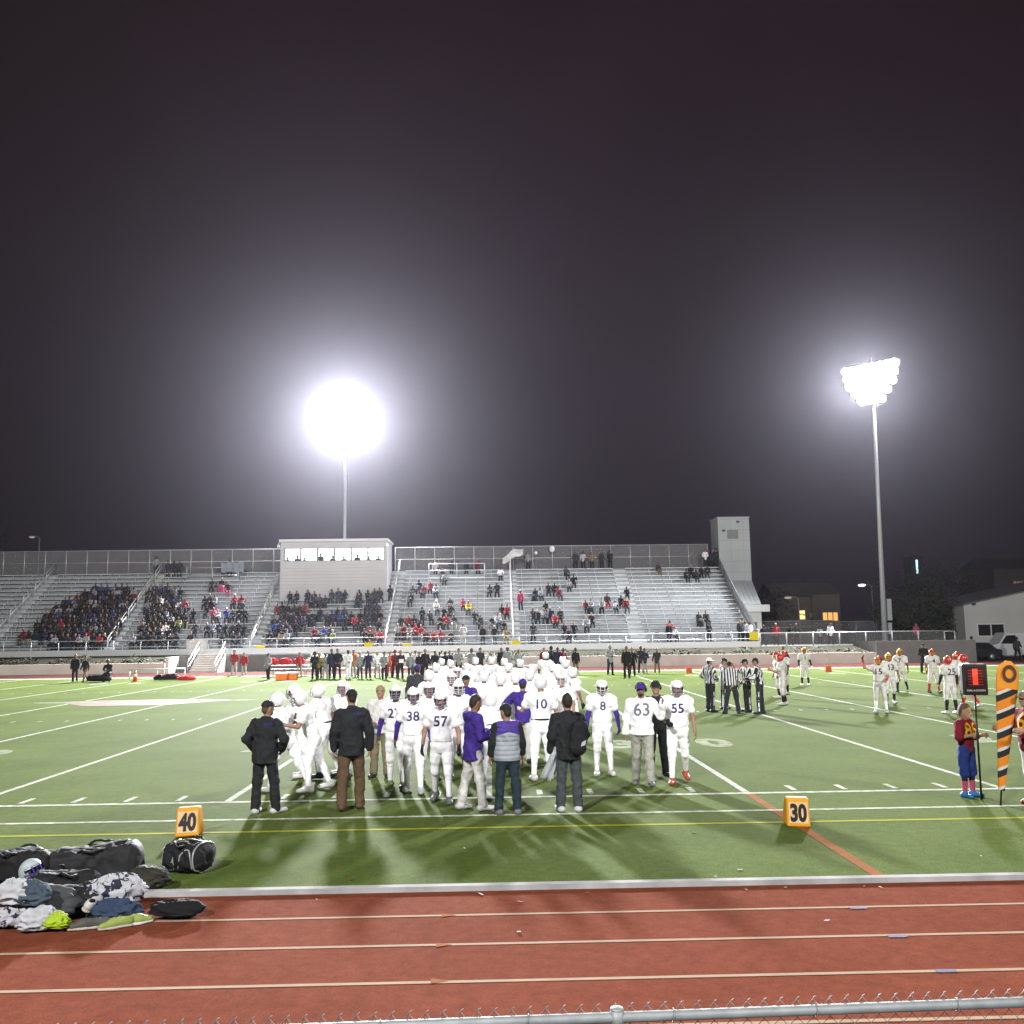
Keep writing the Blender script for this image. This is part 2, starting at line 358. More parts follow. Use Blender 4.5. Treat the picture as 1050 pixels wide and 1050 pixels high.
GOLDMASK = mat('gold_facemask', (.50, .24, .015), .35, var=.05); GREYMASK = mat('grey_facemask', (.16, .15, .22), .4, var=.05); WMASK = mat('white_facemask', (.45, .45, .47), .4, var=.05)
EYE = mat('dark_eye', (.01, .01, .012), .3, var=0); LIP = mat('lip', (.25, .09, .08), .5, var=0)
GOLDNUM = mat('gold_number', (.42, .24, .008), .6, var=.05); PURPNUM = mat('purple_number', (.035, .022, .11), .6, var=.05); BLACKNUM = mat('black_number', (.03, .03, .035), .6, var=.05)
# referee shirt: vertical stripes across the garment
STRIPE = mat('striped_shirt', (.8, .8, .8), .8, var=0)
n_, l_, b_ = nodes(STRIPE); tc = n_['Texture Coordinate']; sx = n_.new('ShaderNodeSeparateXYZ'); l_.new(tc.outputs['Object'], sx.inputs[0])
mm = n_.new('ShaderNodeMath'); mm.operation = 'MULTIPLY'; mm.inputs[1].default_value = 70; l_.new(sx.outputs[0], mm.inputs[0])
sn = n_.new('ShaderNodeMath'); sn.operation = 'SINE'; l_.new(mm.outputs[0], sn.inputs[0]); gt = n_.new('ShaderNodeMath'); gt.operation = 'GREATER_THAN'; gt.inputs[1].default_value = 0.; l_.new(sn.outputs[0], gt.inputs[0])
mxc = n_.new('ShaderNodeMix'); mxc.data_type = 'RGBA'; mxc.inputs['A'].default_value = (.014, .014, .017, 1); mxc.inputs['B'].default_value = (.50, .50, .52, 1); l_.new(gt.outputs[0], mxc.inputs['Factor']); l_.new(mxc.outputs['Result'], b_.inputs['Base Color'])
# vest: purple yoke over quilted silver body
VEST = mat('quilted_vest', (.5, .5, .5), .6, var=0)
n_, l_, b_ = nodes(VEST); tc = n_['Texture Coordinate']; sx = n_.new('ShaderNodeSeparateXYZ'); l_.new(tc.outputs['Object'], sx.inputs[0])
ab = n_.new('ShaderNodeMath'); ab.operation = 'ABSOLUTE'; l_.new(sx.outputs[0], ab.inputs[0]); ml = n_.new('ShaderNodeMath'); ml.operation = 'MULTIPLY_ADD'; ml.inputs[1].default_value = .32; l_.new(ab.outputs[0], ml.inputs[0]); l_.new(sx.outputs[2], ml.inputs[2])
gt = n_.new('ShaderNodeMath'); gt.operation = 'GREATER_THAN'; gt.inputs[1].default_value = 1.30; l_.new(ml.outputs[0], gt.inputs[0]); VESTGT = gt
mxc = n_.new('ShaderNodeMix'); mxc.data_type = 'RGBA'; mxc.inputs['A'].default_value = (.21, .23, .27, 1); mxc.inputs['B'].default_value = (.042, .021, .165, 1); l_.new(gt.outputs[0], mxc.inputs['Factor']); l_.new(mxc.outputs['Result'], b_.inputs['Base Color'])
wv = n_.new('ShaderNodeMath'); wv.operation = 'MULTIPLY'; wv.inputs[1].default_value = 44; l_.new(sx.outputs[2], wv.inputs[0]); sn = n_.new('ShaderNodeMath'); sn.operation = 'SINE'; l_.new(wv.outputs[0], sn.inputs[0])
sa = n_.new('ShaderNodeMath'); sa.operation = 'ABSOLUTE'; l_.new(sn.outputs[0], sa.inputs[0]); bp = n_.new('ShaderNodeBump'); bp.inputs['Strength'].default_value = .4; bp.inputs['Distance'].default_value = .02; l_.new(sa.outputs[0], bp.inputs['Height']); l_.new(bp.outputs[0], b_.inputs['Normal'])

def vox_for(Y): return .0095 if Y < 18.5 else (.0125 if Y < 30 else (.017 if Y < 45 else .024))
SEED = [0]
def up3(J, n): return tuple(n*J['up'])
def person(px, py, face, label, o, H=1.8, group=None, loc=None, **pose):
    """o: outfit; face: degrees turned left from looking straight away from the stands we sit in"""
    x, y = G(px, py) if loc is None else loc[:2]
    z = 0 if loc is None else loc[2]
    vox = vox_for(y); near = y < 18.5
    J = skeleton(H, **pose); D = prims_of(J, o.get('bulk', 1.), fingers=near, curl=o.get('curl', .6)); k = J['k']; up = J['up']
    e = empty('person', (x, y, z), R(face)); tag(e, label, 'person', group); SEED[0] += 1; sd = SEED[0]
    skin = SKIN[o.get('skin', 0)]
    V, Q, Z = surf(pick(D, ('pelvis', 'torso', 'neck', 'head')+ARMS+LEGS+('Lhand', 'Rhand', 'Lfoot', 'Rfoot')), vox, .018)
    b = bpy.data.objects.new('body', npmesh('body', V, Q, [skin])); COL.objects.link(b); b.parent = e
    P, W = J['P'], J['W']; res = {'e': e, 'J': J, 'xy': (x, y)}
    # legs
    if 'trousers' in o:
        pr = pick(D, ('pelvis',))
        wd = o.get('leg', 1.)
        for q in 'LR':
            pr += [(J[q+'h'], J[q+'k'], .098*k, .074*k*wd, J['X'], 1, 1, 0), (J[q+'k'], J[q+'a']-.02*up, .072*k*wd, .066*k*wd, J['X'], 1, 1, 0)]
        shell('trousers', pr, o['trousers'], e, vox, .008, .011, [(W+.02*up, up3(J, 1))], .03, sd)
    if 'pants' in o:      # tight football pants to below the knee
        pr = pick(D, ('pelvis', 'Lthigh', 'Rthigh'))
        for q in 'LR':
            pr += [cut(D[q+'shin'][0], 0, .25), (J[q+'k']+.015*J['fw']+.05*up, J[q+'k']+.015*J['fw']-.02*up, .06*k, .055*k, J['X'], 1, 1, 0), (J[q+'h']*.6+J[q+'k']*.4, J[q+'h']*.4+J[q+'k']*.6, .085*k, .078*k, J['X'], 1, 1.05, 0)]
        shell('pants', pr, o['pants'], e, vox, .012, .005, [(W+.03*up, up3(J, 1))], .025, sd)
        if 'belt' in o:
            bb = MB(); c = W-.02*up
            bb.tube([c+J['X']*.172*k*math.cos(a)+J['fw']*.128*k*math.sin(a) for a in np.linspace(0, 2*math.pi, 21)], .02, 6, False); bb.build('belt', o['belt'], e)
    if 'shorts' in o:
        pr = pick(D, ('pelvis',)); 
        for q in 'LR': pr += [(J[q+'h'], J[q+'k']-.03*up, .1*k, .088*k, J['X'], 1, 1, 0)]
        shell('shorts', pr, o['shorts'], e, vox, .012, .011, [(W+.02*up, up3(J, 1))], .03, sd)
        if 'legging' in o:
            for q in 'LR': shell('legging', [cut(D[q+'thigh'][0], .6, 1), cut(D[q+'shin'][0], 0, .4)], o['legging'], e, vox, .01)
    if 'sock' in o:
        t0 = o.get('sock0', .2)
        for q in 'LR': shell('sock', [cut(D[q+'shin'][0], t0, 1.)]+([D[q+'shin'][1]] if t0 < .3 else []), o['sock'] if not isinstance(o['sock'], tuple) else o['sock']['LR'.index(q)], e, vox, .008, 0)
    for q in 'LR': shell('shoe', D[q+'foot'], o.get('shoe', BSHOE), e, vox, .013, 0)
    # upper body
    hem = o.get('hem', .10)
    if 'jersey' in o:
        pr = pick(D, ('pelvis', 'torso'))
        for q, s in (('L', -1), ('R', 1)):
            sh = J[q+'s']; 
            if o.get('pads', True): pr += [(sh+.035*k*up-s*.03*J['X'], sh+.01*k*up+s*.035*J['X'], .085*k, .075*k, J['fw'], 1.25, 1, 0), (sh*.5+J['C']*.5+.05*J['fw'], sh*.6+J['C']*.4-.04*J['fw'], .10*k, .10*k, J['X'], 1.1, 1, 0)]
            pr += [(J[q+'s'], J[q+'s']+(J[q+'e']-J[q+'s'])*o.get('slv', .5), .075*k, .07*k, J['X'], 1, 1, 0)]
        g = shell('jersey', pr, o['jersey'], e, vox, .018, .0065 if o.get('pads', True) else .006, [(P-o.get('jhem', -.04)*k*up, up3(J, -1))], .035, sd); res['top'] = g
    if 'jacket' in o:
        pr = pick(D, ('torso', 'pelvis', 'Lupper', 'Rupper')); 
        for q in 'LR': pr += [(J[q+'s'], J[q+'e'], .075*k, .06*k, J['X'], 1, 1, 0), (J[q+'e'], J[q+'w'], .06*k, .046*k, J['X'], 1, 1, 0)]
        pr += [(P-.14*k*up, P+.05*k*up, .142*k*o.get('bulk', 1.), .135*k*o.get('bulk', 1.), J['X'], 1.2, .98, 0)]
        if o.get('collar', True): pr += [(J['N']-.02*up, J['N']+.045*k*up, .075*k, .072*k, J['X'], 1, 1, 0)]
        if o.get('hood'): pr += [(J['N']+.0*up-.08*J['fw']-.06*J['X'], J['N']-.08*J['fw']+.06*J['X'], .07*k, .07*k, J['X'], 1, 1, 0)]
        g = shell(o.get('topname', 'jacket'), pr, o['jacket'], e, vox, .017, .0125, [(P-hem*k*up, up3(J, -1)), (J['N']+.05*k*up+.02*J['fw'], tuple(nrm(up+.3*J['fw'])))], .03, sd); res['top'] = g
    if 'vest' in o:
        pr = pick(D, ('torso', 'pelvis'))+[(P-.1*k*up, P+.05*k*up, .13*k, .13*k, J['X'], 1.26, .95, 0), (J['N']-.02*up, J['N']+.04*k*up, .078*k, .074*k, J['X'], 1, 1, 0)]
        g = shell('vest', pr, o['vest'], e, vox, .03, .007, [(P-.08*k*up, up3(J, -1)), (J['N']+.05*k*up, up3(J, 1))], .03, sd); res['top'] = g
        for q in 'LR': shell('sleeve', [(J[q+'s'], J[q+'e'], .078*k, .058*k, J['X'], 1, 1, 0), (J[q+'e'], J[q+'e']+(J[q+'w']-J[q+'e'])*o.get('slv', 1.), .057*k, .047*k, J['X'], 1, 1, 0)], o['sleeve'], e, vox, .012, .006, (), .03, sd)
    elif 'sleeve' in o:
        for q in 'LR':
            if q in o.get('sleeves', 'LR'): shell('sleeve', [cut(D[q+'upper'][1], .45, 1), cut(D[q+'fore'][0], 0, .97)], o['sleeve'], e, vox, .007, 0)
    if 'glove' in o:
        for q in 'LR':
            if q in o.get('gloves', 'LR'): shell('glove', D[q+'hand'], o['glove'], e, vox, .006, 0)
    if 'wrist' in o:
        for q in 'LR': shell('wristband', [cut(D[q+'fore'][0], .7, .95)], o['wrist'], e, vox, .012, 0)
    if 'number' in o:
        txt, side, h = o['number'][:3]; c = J['C']+.02*k*up; put_text(res['top'], txt, float(c[0])+(o['number'][3] if len(o['number']) > 3 else 0), float(c[2]), h, side, o.get('nm', PURPNUM), 'number', e, .015)
    if 'logo' in o:
        c = J['C']+.1*k*up
        txt, side, dx, dz, h = o['logo']; put_text(res['top'], txt, float(c[0])+dx, float(c[2])+dz, h, side, o.get('lm', PURPNUM), 'logo', e, .02)
    # head
    hw = o.get('head', 'hair')
    if hw == 'helmet': helmet_on(J, o['helmet'], o.get('mask', WMASK), e, o.get('stripe'))
    else:
        if hw in ('hair', 'cap', 'capback'):
            shell('hair', D['hair'] if hw == 'hair' else D['hair'][1:], o.get('hair', HAIR), e, min(vox, .012), 0 if hw == 'hair' else .0, 0)
        if hw.startswith('cap'): cap_on(J, o.get('cap', BLACK), e, True, hw == 'capback', 'cap')
        if hw == 'beanie': cap_on(J, o.get('cap', BLACK), e, False, False, 'knit_hat')
        if o.get('face') :
            for s in (-1, 1):
                bb = MB(); bb.ell(J['H']+s*.034*J['hx']+.084*J['hf']+.006*J['hu'], (.013, .01, .009), 8, 6, headM(J)); bb.build('eye', EYE, e)
            bb = MB(); bb.ell(J['H']+.079*J['hf']-.062*J['hu'], (.026, .012, .007), 8, 6, headM(J)); bb.build('mouth', LIP, e)
            if 'beard' in o: shell('beard', [(J['H']-.07*J['hu']+.03*J['hf'], J['H']-.09*J['hu']+.06*J['hf'], .064, .045, J['hx'], 1.05, 1, 0)], o['beard'], e, .012, 0, 0, [(J['H']-.05*J['hu'], tuple(J['hu']))])
        if hw == 'cap' and o.get('headset'):
            bb = MB(); C, M = J['H'], headM(J); bb.tube([C+M@np.array([math.sin(a)*.1, 0, math.cos(a)*.125+.01]) for a in np.linspace(-1.6, 1.6, 11)], .012, 6)
            bb.ell(C+M@np.array([-.095, 0, 0]), (.03, .04, .045), 10, 8, M); bb.build('headset', BLACK, e)
    return res

# -- the sideline staff in front
person(271, 834, -8, 'man in black jacket, black trousers and black cap, elbows out, his back to us', dict(jacket=BLACK, trousers=BLACK, shoe=WSHOE, head='cap', hair=BROWNHAIR, bulk=1.12, logo=('===', -1, .075, .02, .028), lm=PURPLE, hem=.16), H=1.78, lean=(.02, 0), head=(-.7, 0), lf=(.0, .07, .02, 4), rt=(.03, .13, .02, 35), la=((.5, -.12, -.9), (-.35, .62, -.7)), ra=((.5, -.12, -.9), (-.35, .62, -.7)))
person(360, 830, 5, 'man in black jacket, brown trousers and backward-tilted black cap walking away from us', dict(jacket=BLACK, trousers=BROWN, shoe=mat('brown_shoe', (.06, .034, .02), .6), head='cap', bulk=1.08, logo=('===', -1, .09, .02, .028), lm=PURPLE, hem=.16), H=1.93, head=(.35, .05), lf=(-.12, .06, .1, 8), rt=(.1, .05, .1, 8), la=((.3, -.03, -1), (.02, .12, -1)), ra=((.32, -.05, -1), (.0, .1, -1)))
r = person(486, 831, -68, 'man in purple hooded jacket and white trousers looking down at the phone he holds', dict(jacket=PURPLE, trousers=OFFW, shoe=WSHOE, skin=1, hood=True, face=1, bulk=1.03, hem=.18), H=1.82, head=(.1, -.22), lf=(-.18, .05, .05, 12), rt=(.14, .06, .03, 12), la=((.15, .18, -1), (-.35, 1, .2)), ra=((.15, .18, -1), (-.3, 1, .3)))
PHONE_AT = r
person(521, 835, 10, 'man in purple and silver quilted vest over black sleeves, dark jeans and black cap', dict(vest=VEST, sleeve=BLACK, slv=.7, trousers=DENIM, shoe=GSHOE, head='cap', cap=BLACK, bulk=1.1, curl=.9), H=1.70, head=(.5, -.1), lf=(.02, .09, .02, 12), rt=(-.03, .09, .02, 12), la=((.26, .02, -1), (.1, .25, -1)), ra=((.26, .0, -1), (.1, .25, -1)))
BAGMAN = person(584, 832, 4, 'dark-haired man in black jacket and grey trousers with black bag slung behind him', dict(jacket=BLACK, trousers=SLATE, shoe=WSHOE, bulk=1.06, hem=.16), H=1.83, head=(.1, .0), lf=(.02, .06, .02, 8), rt=(-.02, .06, .02, 8), la=((.3, -.1, -1), (.0, .35, -1)), ra=((.35, .05, -1), (-.25, .5, -.8)))
person(660, 805, 172, 'coach in white hooded top, pale trousers and purple cap, hand raised to his ear', dict(jacket=WHITE, trousers=PALEGREY, shoe=GSHOE, head='cap', cap=PURPLE, face=1, beard=HAIR, bulk=1.14, number=('63', 1, .24), nm=mat('grey_number', (.12, .12, .15), .6), topname='hooded_top', hem=.08, headset=1), H=1.86, head=(-.1, -.05), lf=(.22, .05, .1, 6), rt=(-.1, .05, .15, 8), la=((.6, .25, -.8), (.1, .45, .95)), ra=((.3, -.02, -1), (.12, .1, -1)))
person(675, 795, 175, 'man all in black close behind the coach in the white hooded top', dict(jacket=BLACK, trousers=BLACK, head='cap', cap=BLACK, face=1, headset=1), H=1.82, ra=((.4, .2, -.9), (-.2, .9, .1)), la=((.5, .3, -.8), (.5, .8, .0)))
person(478, 775, -20, 'man in purple jacket and black knit hat standing in the players, back turned', dict(jacket=PURPLE, trousers=BLACK, head='beanie', skin=1), H=1.84, la=((.4, .1, -1), (-.2, .8, -.5)), ra=((.3, .1, -1), (-.3, .8, -.3)))
person(537, 782, -12, 'man in purple shirt and purple cap seen from behind beyond the vest wearer', dict(jacket=PURPLE, trousers=OFFW, head='cap', cap=PURPLE, collar=False, topname='shirt'), H=1.80, la=((.7, .1, -.6), (.2, .8, -.3)), ra=((.4, .1, -1), (-.1, .5, -.8)))
person(428, 752, 5, 'man in dark grey top and purple cap whose head shows above player 38', dict(jacket=DKGREY, trousers=BLACK, head='cap', cap=PURPLE, skin=1), H=1.93)
person(390, 797, 176, 'person in white top, khaki trousers and tan knit hat facing us', dict(jacket=OFFW, trousers=KHAKI, shoe=BSHOE, head='beanie', cap=TAN, face=1, wrist=BLACK, topname='hooded_top'), H=1.80, la=((.35, .2, -1), (-.5, .8, -.2)), ra=((.35, .2, -1), (-.5, .8, -.2)))

# -- the white team
def white(px, py, face, label, group='white-uniformed football players', H=1.84, out=None, **pose):
    o = dict(jersey=WHITE, pants=WHITE, sock=WHITE, shoe=WSHOE, head='helmet', helmet=WHELM, mask=WMASK, bulk=1.02, skin=random.choice((0, 1, 2)))
    if out: o.update(out)
    return person(px, py, face, label, o, H, group, **pose)
RL = dict(la=((.38, .08, -1), (.1, .35, -1)), ra=((.38, .05, -1), (.12, .3, -1)))
UPA = dict(la=((.5, .35, -.8), (-.3, .9, .1)), ra=((.5, .35, -.8), (-.3, .9, .2)))
white(293, 812, 62, 'white player in wide stride just beyond the man with elbows out', lean=(.3, 0), head=(.2, -.2), lf=(.45, .1, .35, 10), rt=(-.42, .1, .12, 10), **UPA)
white(321, 811, 98, 'white player leaning forward, middle one of the left bunch', lean=(.35, 0), head=(0, -.25), lf=(.25, .1, .3, 8), rt=(-.25, .1, .15, 8), out=dict(shoe=WSHOE, mask=GREYMASK), **UPA)
white(333, 798, 70, 'white player with black shoes and black leg band at the rear of the left bunch', lean=(.25, 0), out=dict(shoe=BSHOE, belt=BLACK, mask=GREYMASK), lf=(.3, .1, .5, 8), rt=(-.2, .1, .15, 8), **UPA)
white(309, 797, 110, 'white player at the far side of the left bunch, head lowered', lean=(.2, 0), head=(0, -.3), out=dict(mask=GREYMASK), **UPA)
white(352, 794, 150, 'white player half hidden by the man in brown trousers', out=dict(mask=GREYMASK), **RL)
white(406, 808, 172, 'white player 27 with one purple sleeve beside player 38', out=dict(number=('27', 1, .18), sleeve=PURPLE, mask=GREYMASK, shoe=mat('green_shoe', (.10, .125, .045), .5), skin=2), lf=(.12, .06, .1, 8), rt=(-.1, .06, .1, 8), **RL)
white(424, 813, 182, 'white player 38 with purple sleeves walking towards us', out=dict(number=('38', 1, .18), sleeve=PURPLE, mask=GREYMASK, skin=1), lf=(.2, .05, .1, 8), rt=(-.15, .05, .25, 8), head=(.0, -.2), **RL)
white(453, 823, 178, 'white player 57 with bare forearms and black gloves', out=dict(number=('57', 1, .18), glove=BLACK, mask=GREYMASK, shoe=GSHOE, skin=0), lf=(.1, .05, .05, 8), rt=(-.15, .05, .35, 8), head=(-.1, -.25), **RL)
white(440, 800, 190, 'white player with black socks behind players 38 and 57', out=dict(sock=BLACK, shoe=BSHOE, mask=GREYMASK), **RL)
white(470, 797, 200, 'white player with dark legs just behind player 57', out=dict(sock=DKGREY, shoe=BSHOE, skin=2), **RL)
white(505, 806, 2, 'white player bending over beside the man with the phone, black belt showing', lean=(.75, 0), head=(0, .1), out=dict(belt=BLACK, sleeve=PURPLE), lf=(.3, .1, .35, 8), rt=(.25, .1, .3, 8), **UPA)
white(556, 800, 3, 'tall white player 10 with his back turned beside the black bag man', H=1.96, out=dict(number=('10', -1, .19), belt=BLACK, skin=0), lf=(-.05, .08, .03, 10), rt=(.1, .08, .1, 10), la=((.5, .3, -.7), (.1, .8, .0)), ra=((.4, .05, -1), (.1, .3, -1)))
white(619, 795, 180, 'white player 8 with purple sleeves standing apart, facing us', out=dict(number=('8', 1, .18), sleeve=PURPLE, glove=fab('purple_glove', (.02, .014, .09)), mask=WMASK, skin=2), H=1.84, head=(0, -.25), lf=(.02, .08, .02, 6), rt=(.02, .05, .03, 10), **RL)
white(697, 803, 172, 'white player 55 with orange-red shoes and one bare arm walking towards us', out=dict(number=('55', 1, .18), shoe=RSHOE, glove=BLACK, gloves='R', mask=GREYMASK, skin=0), H=1.88, head=(.15, -.2), lf=(-.2, .06, .45, 8), rt=(.15, .06, .05, 8), la=((.34, .05, -1), (.1, .3, -1)), ra=((.5, .2, -.8), (-.4, .7, -.3)))
white(578, 777, 150, 'white player with a black belt at the near right of the huddle', out=dict(belt=BLACK, glove=BLACK), lf=(.1, .1, .05, 8), rt=(-.1, .1, .1, 8), **RL)
white(588, 758, -60, 'white player with a black glove at the right rim of the huddle', out=dict(glove=BLACK, skin=1), **RL)
HUD = [(453, 727, 10), (462, 735, -10), (447, 748, 20), (441, 768, 30), (470, 752, 160), (463, 772, 175), (480, 742, 0), (488, 728, 5), (497, 768, 20), (505, 729, 5), (500, 748, -10), (518, 731, -5), (516, 776, 0), (522, 748, 10), (534, 733, 15), (545, 764, 30), (546, 745, -10), (560, 722, -20, 1.98), (567, 741, 0), (577, 728, 0, 1.9), (556, 781, -15), (479, 768, 0), (529, 770, 5), (574, 760, 15), (583, 741, 25)]
for i, h in enumerate(HUD):
    white(h[0], h[1], h[2]+random.uniform(-25, 25), 'white-helmeted player packed in the huddle, turned towards its middle', 'players packed in the huddle', H=h[3] if len(h) > 3 else random.uniform(1.8, 1.92), out=dict(mask=WMASK), lean=(random.uniform(0, .15), 0), lf=(random.uniform(-.1, .2), .08, .1, 8), rt=(random.uniform(-.1, .2), .08, .1, 8), **(RL if i % 3 else UPA))

# -- officials
def official(px, py, face, label, cap=BLACK, H=1.8, **pose):
    r = person(px, py, face, label, dict(jacket=STRIPE, trousers=fab('official_trousers', (.02, .022, .028)), shoe=BSHOE, head='cap', cap=cap, topname='striped_shirt', hem=.02, collar=True, bulk=1.06), H, 'officials talking at midfield', **pose)
    J, k = r['J'], r['J']['k']
    for q, s in (('L', -1), ('R', 1)):
        b = MB(); pts = [J[q+'h']+s*.105*J['X']-.05*J['up'], J[q+'k']+s*.083*J['X'], J[q+'a']+s*.077*J['X']]
        for a_, b__ in zip(pts, pts[1:]):
            c_ = (a_+b__)/2; d_ = (b__-a_)/2; b.obox(c_, J['X']*.006, np.cross(nrm(d_), J['X'])*.02, d_)
        b.build('stripe', WHITE, r['e'])
    return r
official(729, 730, -62, 'official in white cap at the left end of the striped group', WHITE, 1.84, la=((.5, -.2, -.8), (-.3, .6, -.4)), ra=((.5, -.2, -.8), (-.3, .6, -.4)))
official(743, 727, -110, 'official in black cap behind the one with his back to us', head=(0, -.3), **RL)
official(751, 732, -4, 'official with his back to us, head bowed, feet apart', lean=(.22, 0), head=(0, -.7), lf=(.2, .16, .15, 14), rt=(.2, .2, .15, 14), la=((.3, .2, -1), (.1, .35, -1)), ra=((.3, .2, -1), (.1, .35, -1)))
official(767, 730, 100, 'official raising his hand to his face', la=((.3, .2, -1), (-.3, .6, -.5)), ra=((.6, .6, -.3), (-.2, .5, .8)), head=(0, -.2))
official(780, 732, 66, 'official at the right end of the striped group, side on', lean=(.08, 0), H=1.86, head=(0, -.25), la=((.25, .4, -1), (-.1, .9, -.2)), ra=((.25, .4, -1), (-.1, .9, -.2)))

# -- the orange-and-red helmeted team
JERS = fab('cream_jersey', (.44, .425, .41))
def visitor(px, py, face, label, H=1.83, out=None, **pose):
    o = dict(jersey=JERS, pants=JERS, sock=BLACK, shoe=WSHOE, head='helmet', helmet=RHELM, mask=GOLDMASK, stripe=GOLDMASK, skin=random.choice((0, 1, 2)))
    if out: o.update(out)
    return person(px, py, face, label, o, H, 'players in red and gold helmets', **pose)
visitor(904, 731, 155, 'red-helmeted player with bare arms, black mitt raised beside his head', out=dict(skin=0, sock=WHITE, glove=BLACK, gloves='R', wrist=RED, number=('15', 1, .2), nm=BLACKNUM), lf=(.2, .1, .15, 8), rt=(-.05, .1, .1, 8), la=((.3, .1, -1), (-.2, .8, -.4)), ra=((.8, .2, .1), (.1, .1, 1)))
visitor(914, 722, 170, 'player 43 in gold-fronted helmet close behind the one with raised mitt', out=dict(number=('43', 1, .22), nm=BLACKNUM, helmet=GOLDMASK), lf=(-.15, .1, .3, 8), rt=(.15, .1, .1, 8), **RL)
visitor(925, 709, 150, 'farther player striding off with one foot lifted behind', out=dict(number=('7', 1, .2), nm=BLACKNUM, helmet=GOLDMASK, shoe=BSHOE), lf=(-.3, .1, .5, 8), rt=(.2, .1, .1, 8), **RL)
visitor(958, 710, 178, 'player with red socks standing with feet apart and one gold wrist', out=dict(number=('4', 1, .2), nm=BLACKNUM, sock=RED, wrist=GOLD, shoe=BSHOE), lf=(.02, .16, .02, 8), rt=(.02, .16, .02, 8), **RL)
visitor(976, 732, 8, 'player 25 with his back to us and black socks', out=dict(number=('25', -1, .22), nm=BLACKNUM, sleeve=BLACK, skin=0), lf=(.02, .1, .03, 8), rt=(.0, .1, .03, 8), **RL)
visitor(984, 722, -40, 'red-helmeted player just right of player 25', out=dict(sock=RED, wrist=BLACK, skin=0), **RL)
visitor(992, 727, 40, 'player with red sock behind the down marker box', out=dict(sock=RED, shoe=WSHOE, skin=0), lf=(.1, .1, .1, 8), rt=(-.2, .1, .5, 8), **RL)
visitor(826, 703, 180, 'player 1 with black sleeves and black socks standing alone before the wall', out=dict(number=('1', 1, .22), nm=BLACKNUM, sleeve=BLACK, helmet=GOLDMASK, glove=WHITE), lf=(.0, .1, .02, 8), rt=(.0, .1, .02, 8), **RL)
visitor(804, 723, 66, 'white-shoed player side on, nearest of three beside the officials', out=dict(skin=0, sock=BLACK, sock0=.45), lean=(.08, 0), la=((.25, .5, -.9), (-.1, .8, .3)), ra=((.25, .5, -.9), (-.1, .8, .3)))
visitor(799, 716, 90, 'red-helmeted player tucked behind the white-shoed one', out=dict(skin=1), **RL)
visitor(806, 712, 110, 'player with gold facemask at the back of the three', out=dict(skin=2), **RL)
person(804, 695, 170, 'person all in black with one arm stretched out before the far wall', dict(jacket=BLACK, trousers=BLACK, head='hair', skin=1), 1.78, la=((.4, 0, -1), (0, .2, -1)), ra=((.9, .1, -.25), (.8, .3, .1)))
person(948, 690, 170, 'person in black standing against the grey wall, hands together', dict(jacket=BLACK, trousers=BLACK, head='cap', skin=1), 1.78, la=((.3, .2, -1), (-.6, .6, -.2)), ra=((.3, .2, -1), (-.6, .6, -.2)))

# -- the chain crew on the near sideline
BOY = person(994, 817, -150, 'boy in maroon shirt 86, blue shorts, pink socks and blue shoes', dict(jersey=MAROON, pads=False, slv=.95, jhem=.10, shorts=BLUESH, legging=BLACK, sock=PINK, sock0=.42, shoe=BLUESHOE, face=1, hair=BROWNHAIR, number=('86', 1, .24, -.02), nm=GOLDNUM, bulk=.95), 1.50, head=(.25, -.08), lf=(.02, .03, .02, 14), rt=(.0, .03, .03, 14), la=((.34, .2, -1), (-.3, 1, .25)), ra=((.45, .25, -.8), (-.75, .5, .15)))
CREW = person(1062, 826, 100, 'adult in maroon shirt 6 and white trousers at the striped marker', dict(jersey=MAROON, pads=False, slv=.9, jhem=.12, trousers=OFFW, shoe=OSHOE, number=('6', 1, .3), nm=GOLDNUM, bulk=1.1, face=1, head='cap', cap=KHAKI), 1.78, lf=(.1, .06, .05, 8), rt=(-.08, .06, .05, 8), la=((.35, .3, -1), (-.1, .9, .1)), ra=((.3, .3, -1), (.1, .9, .1)))
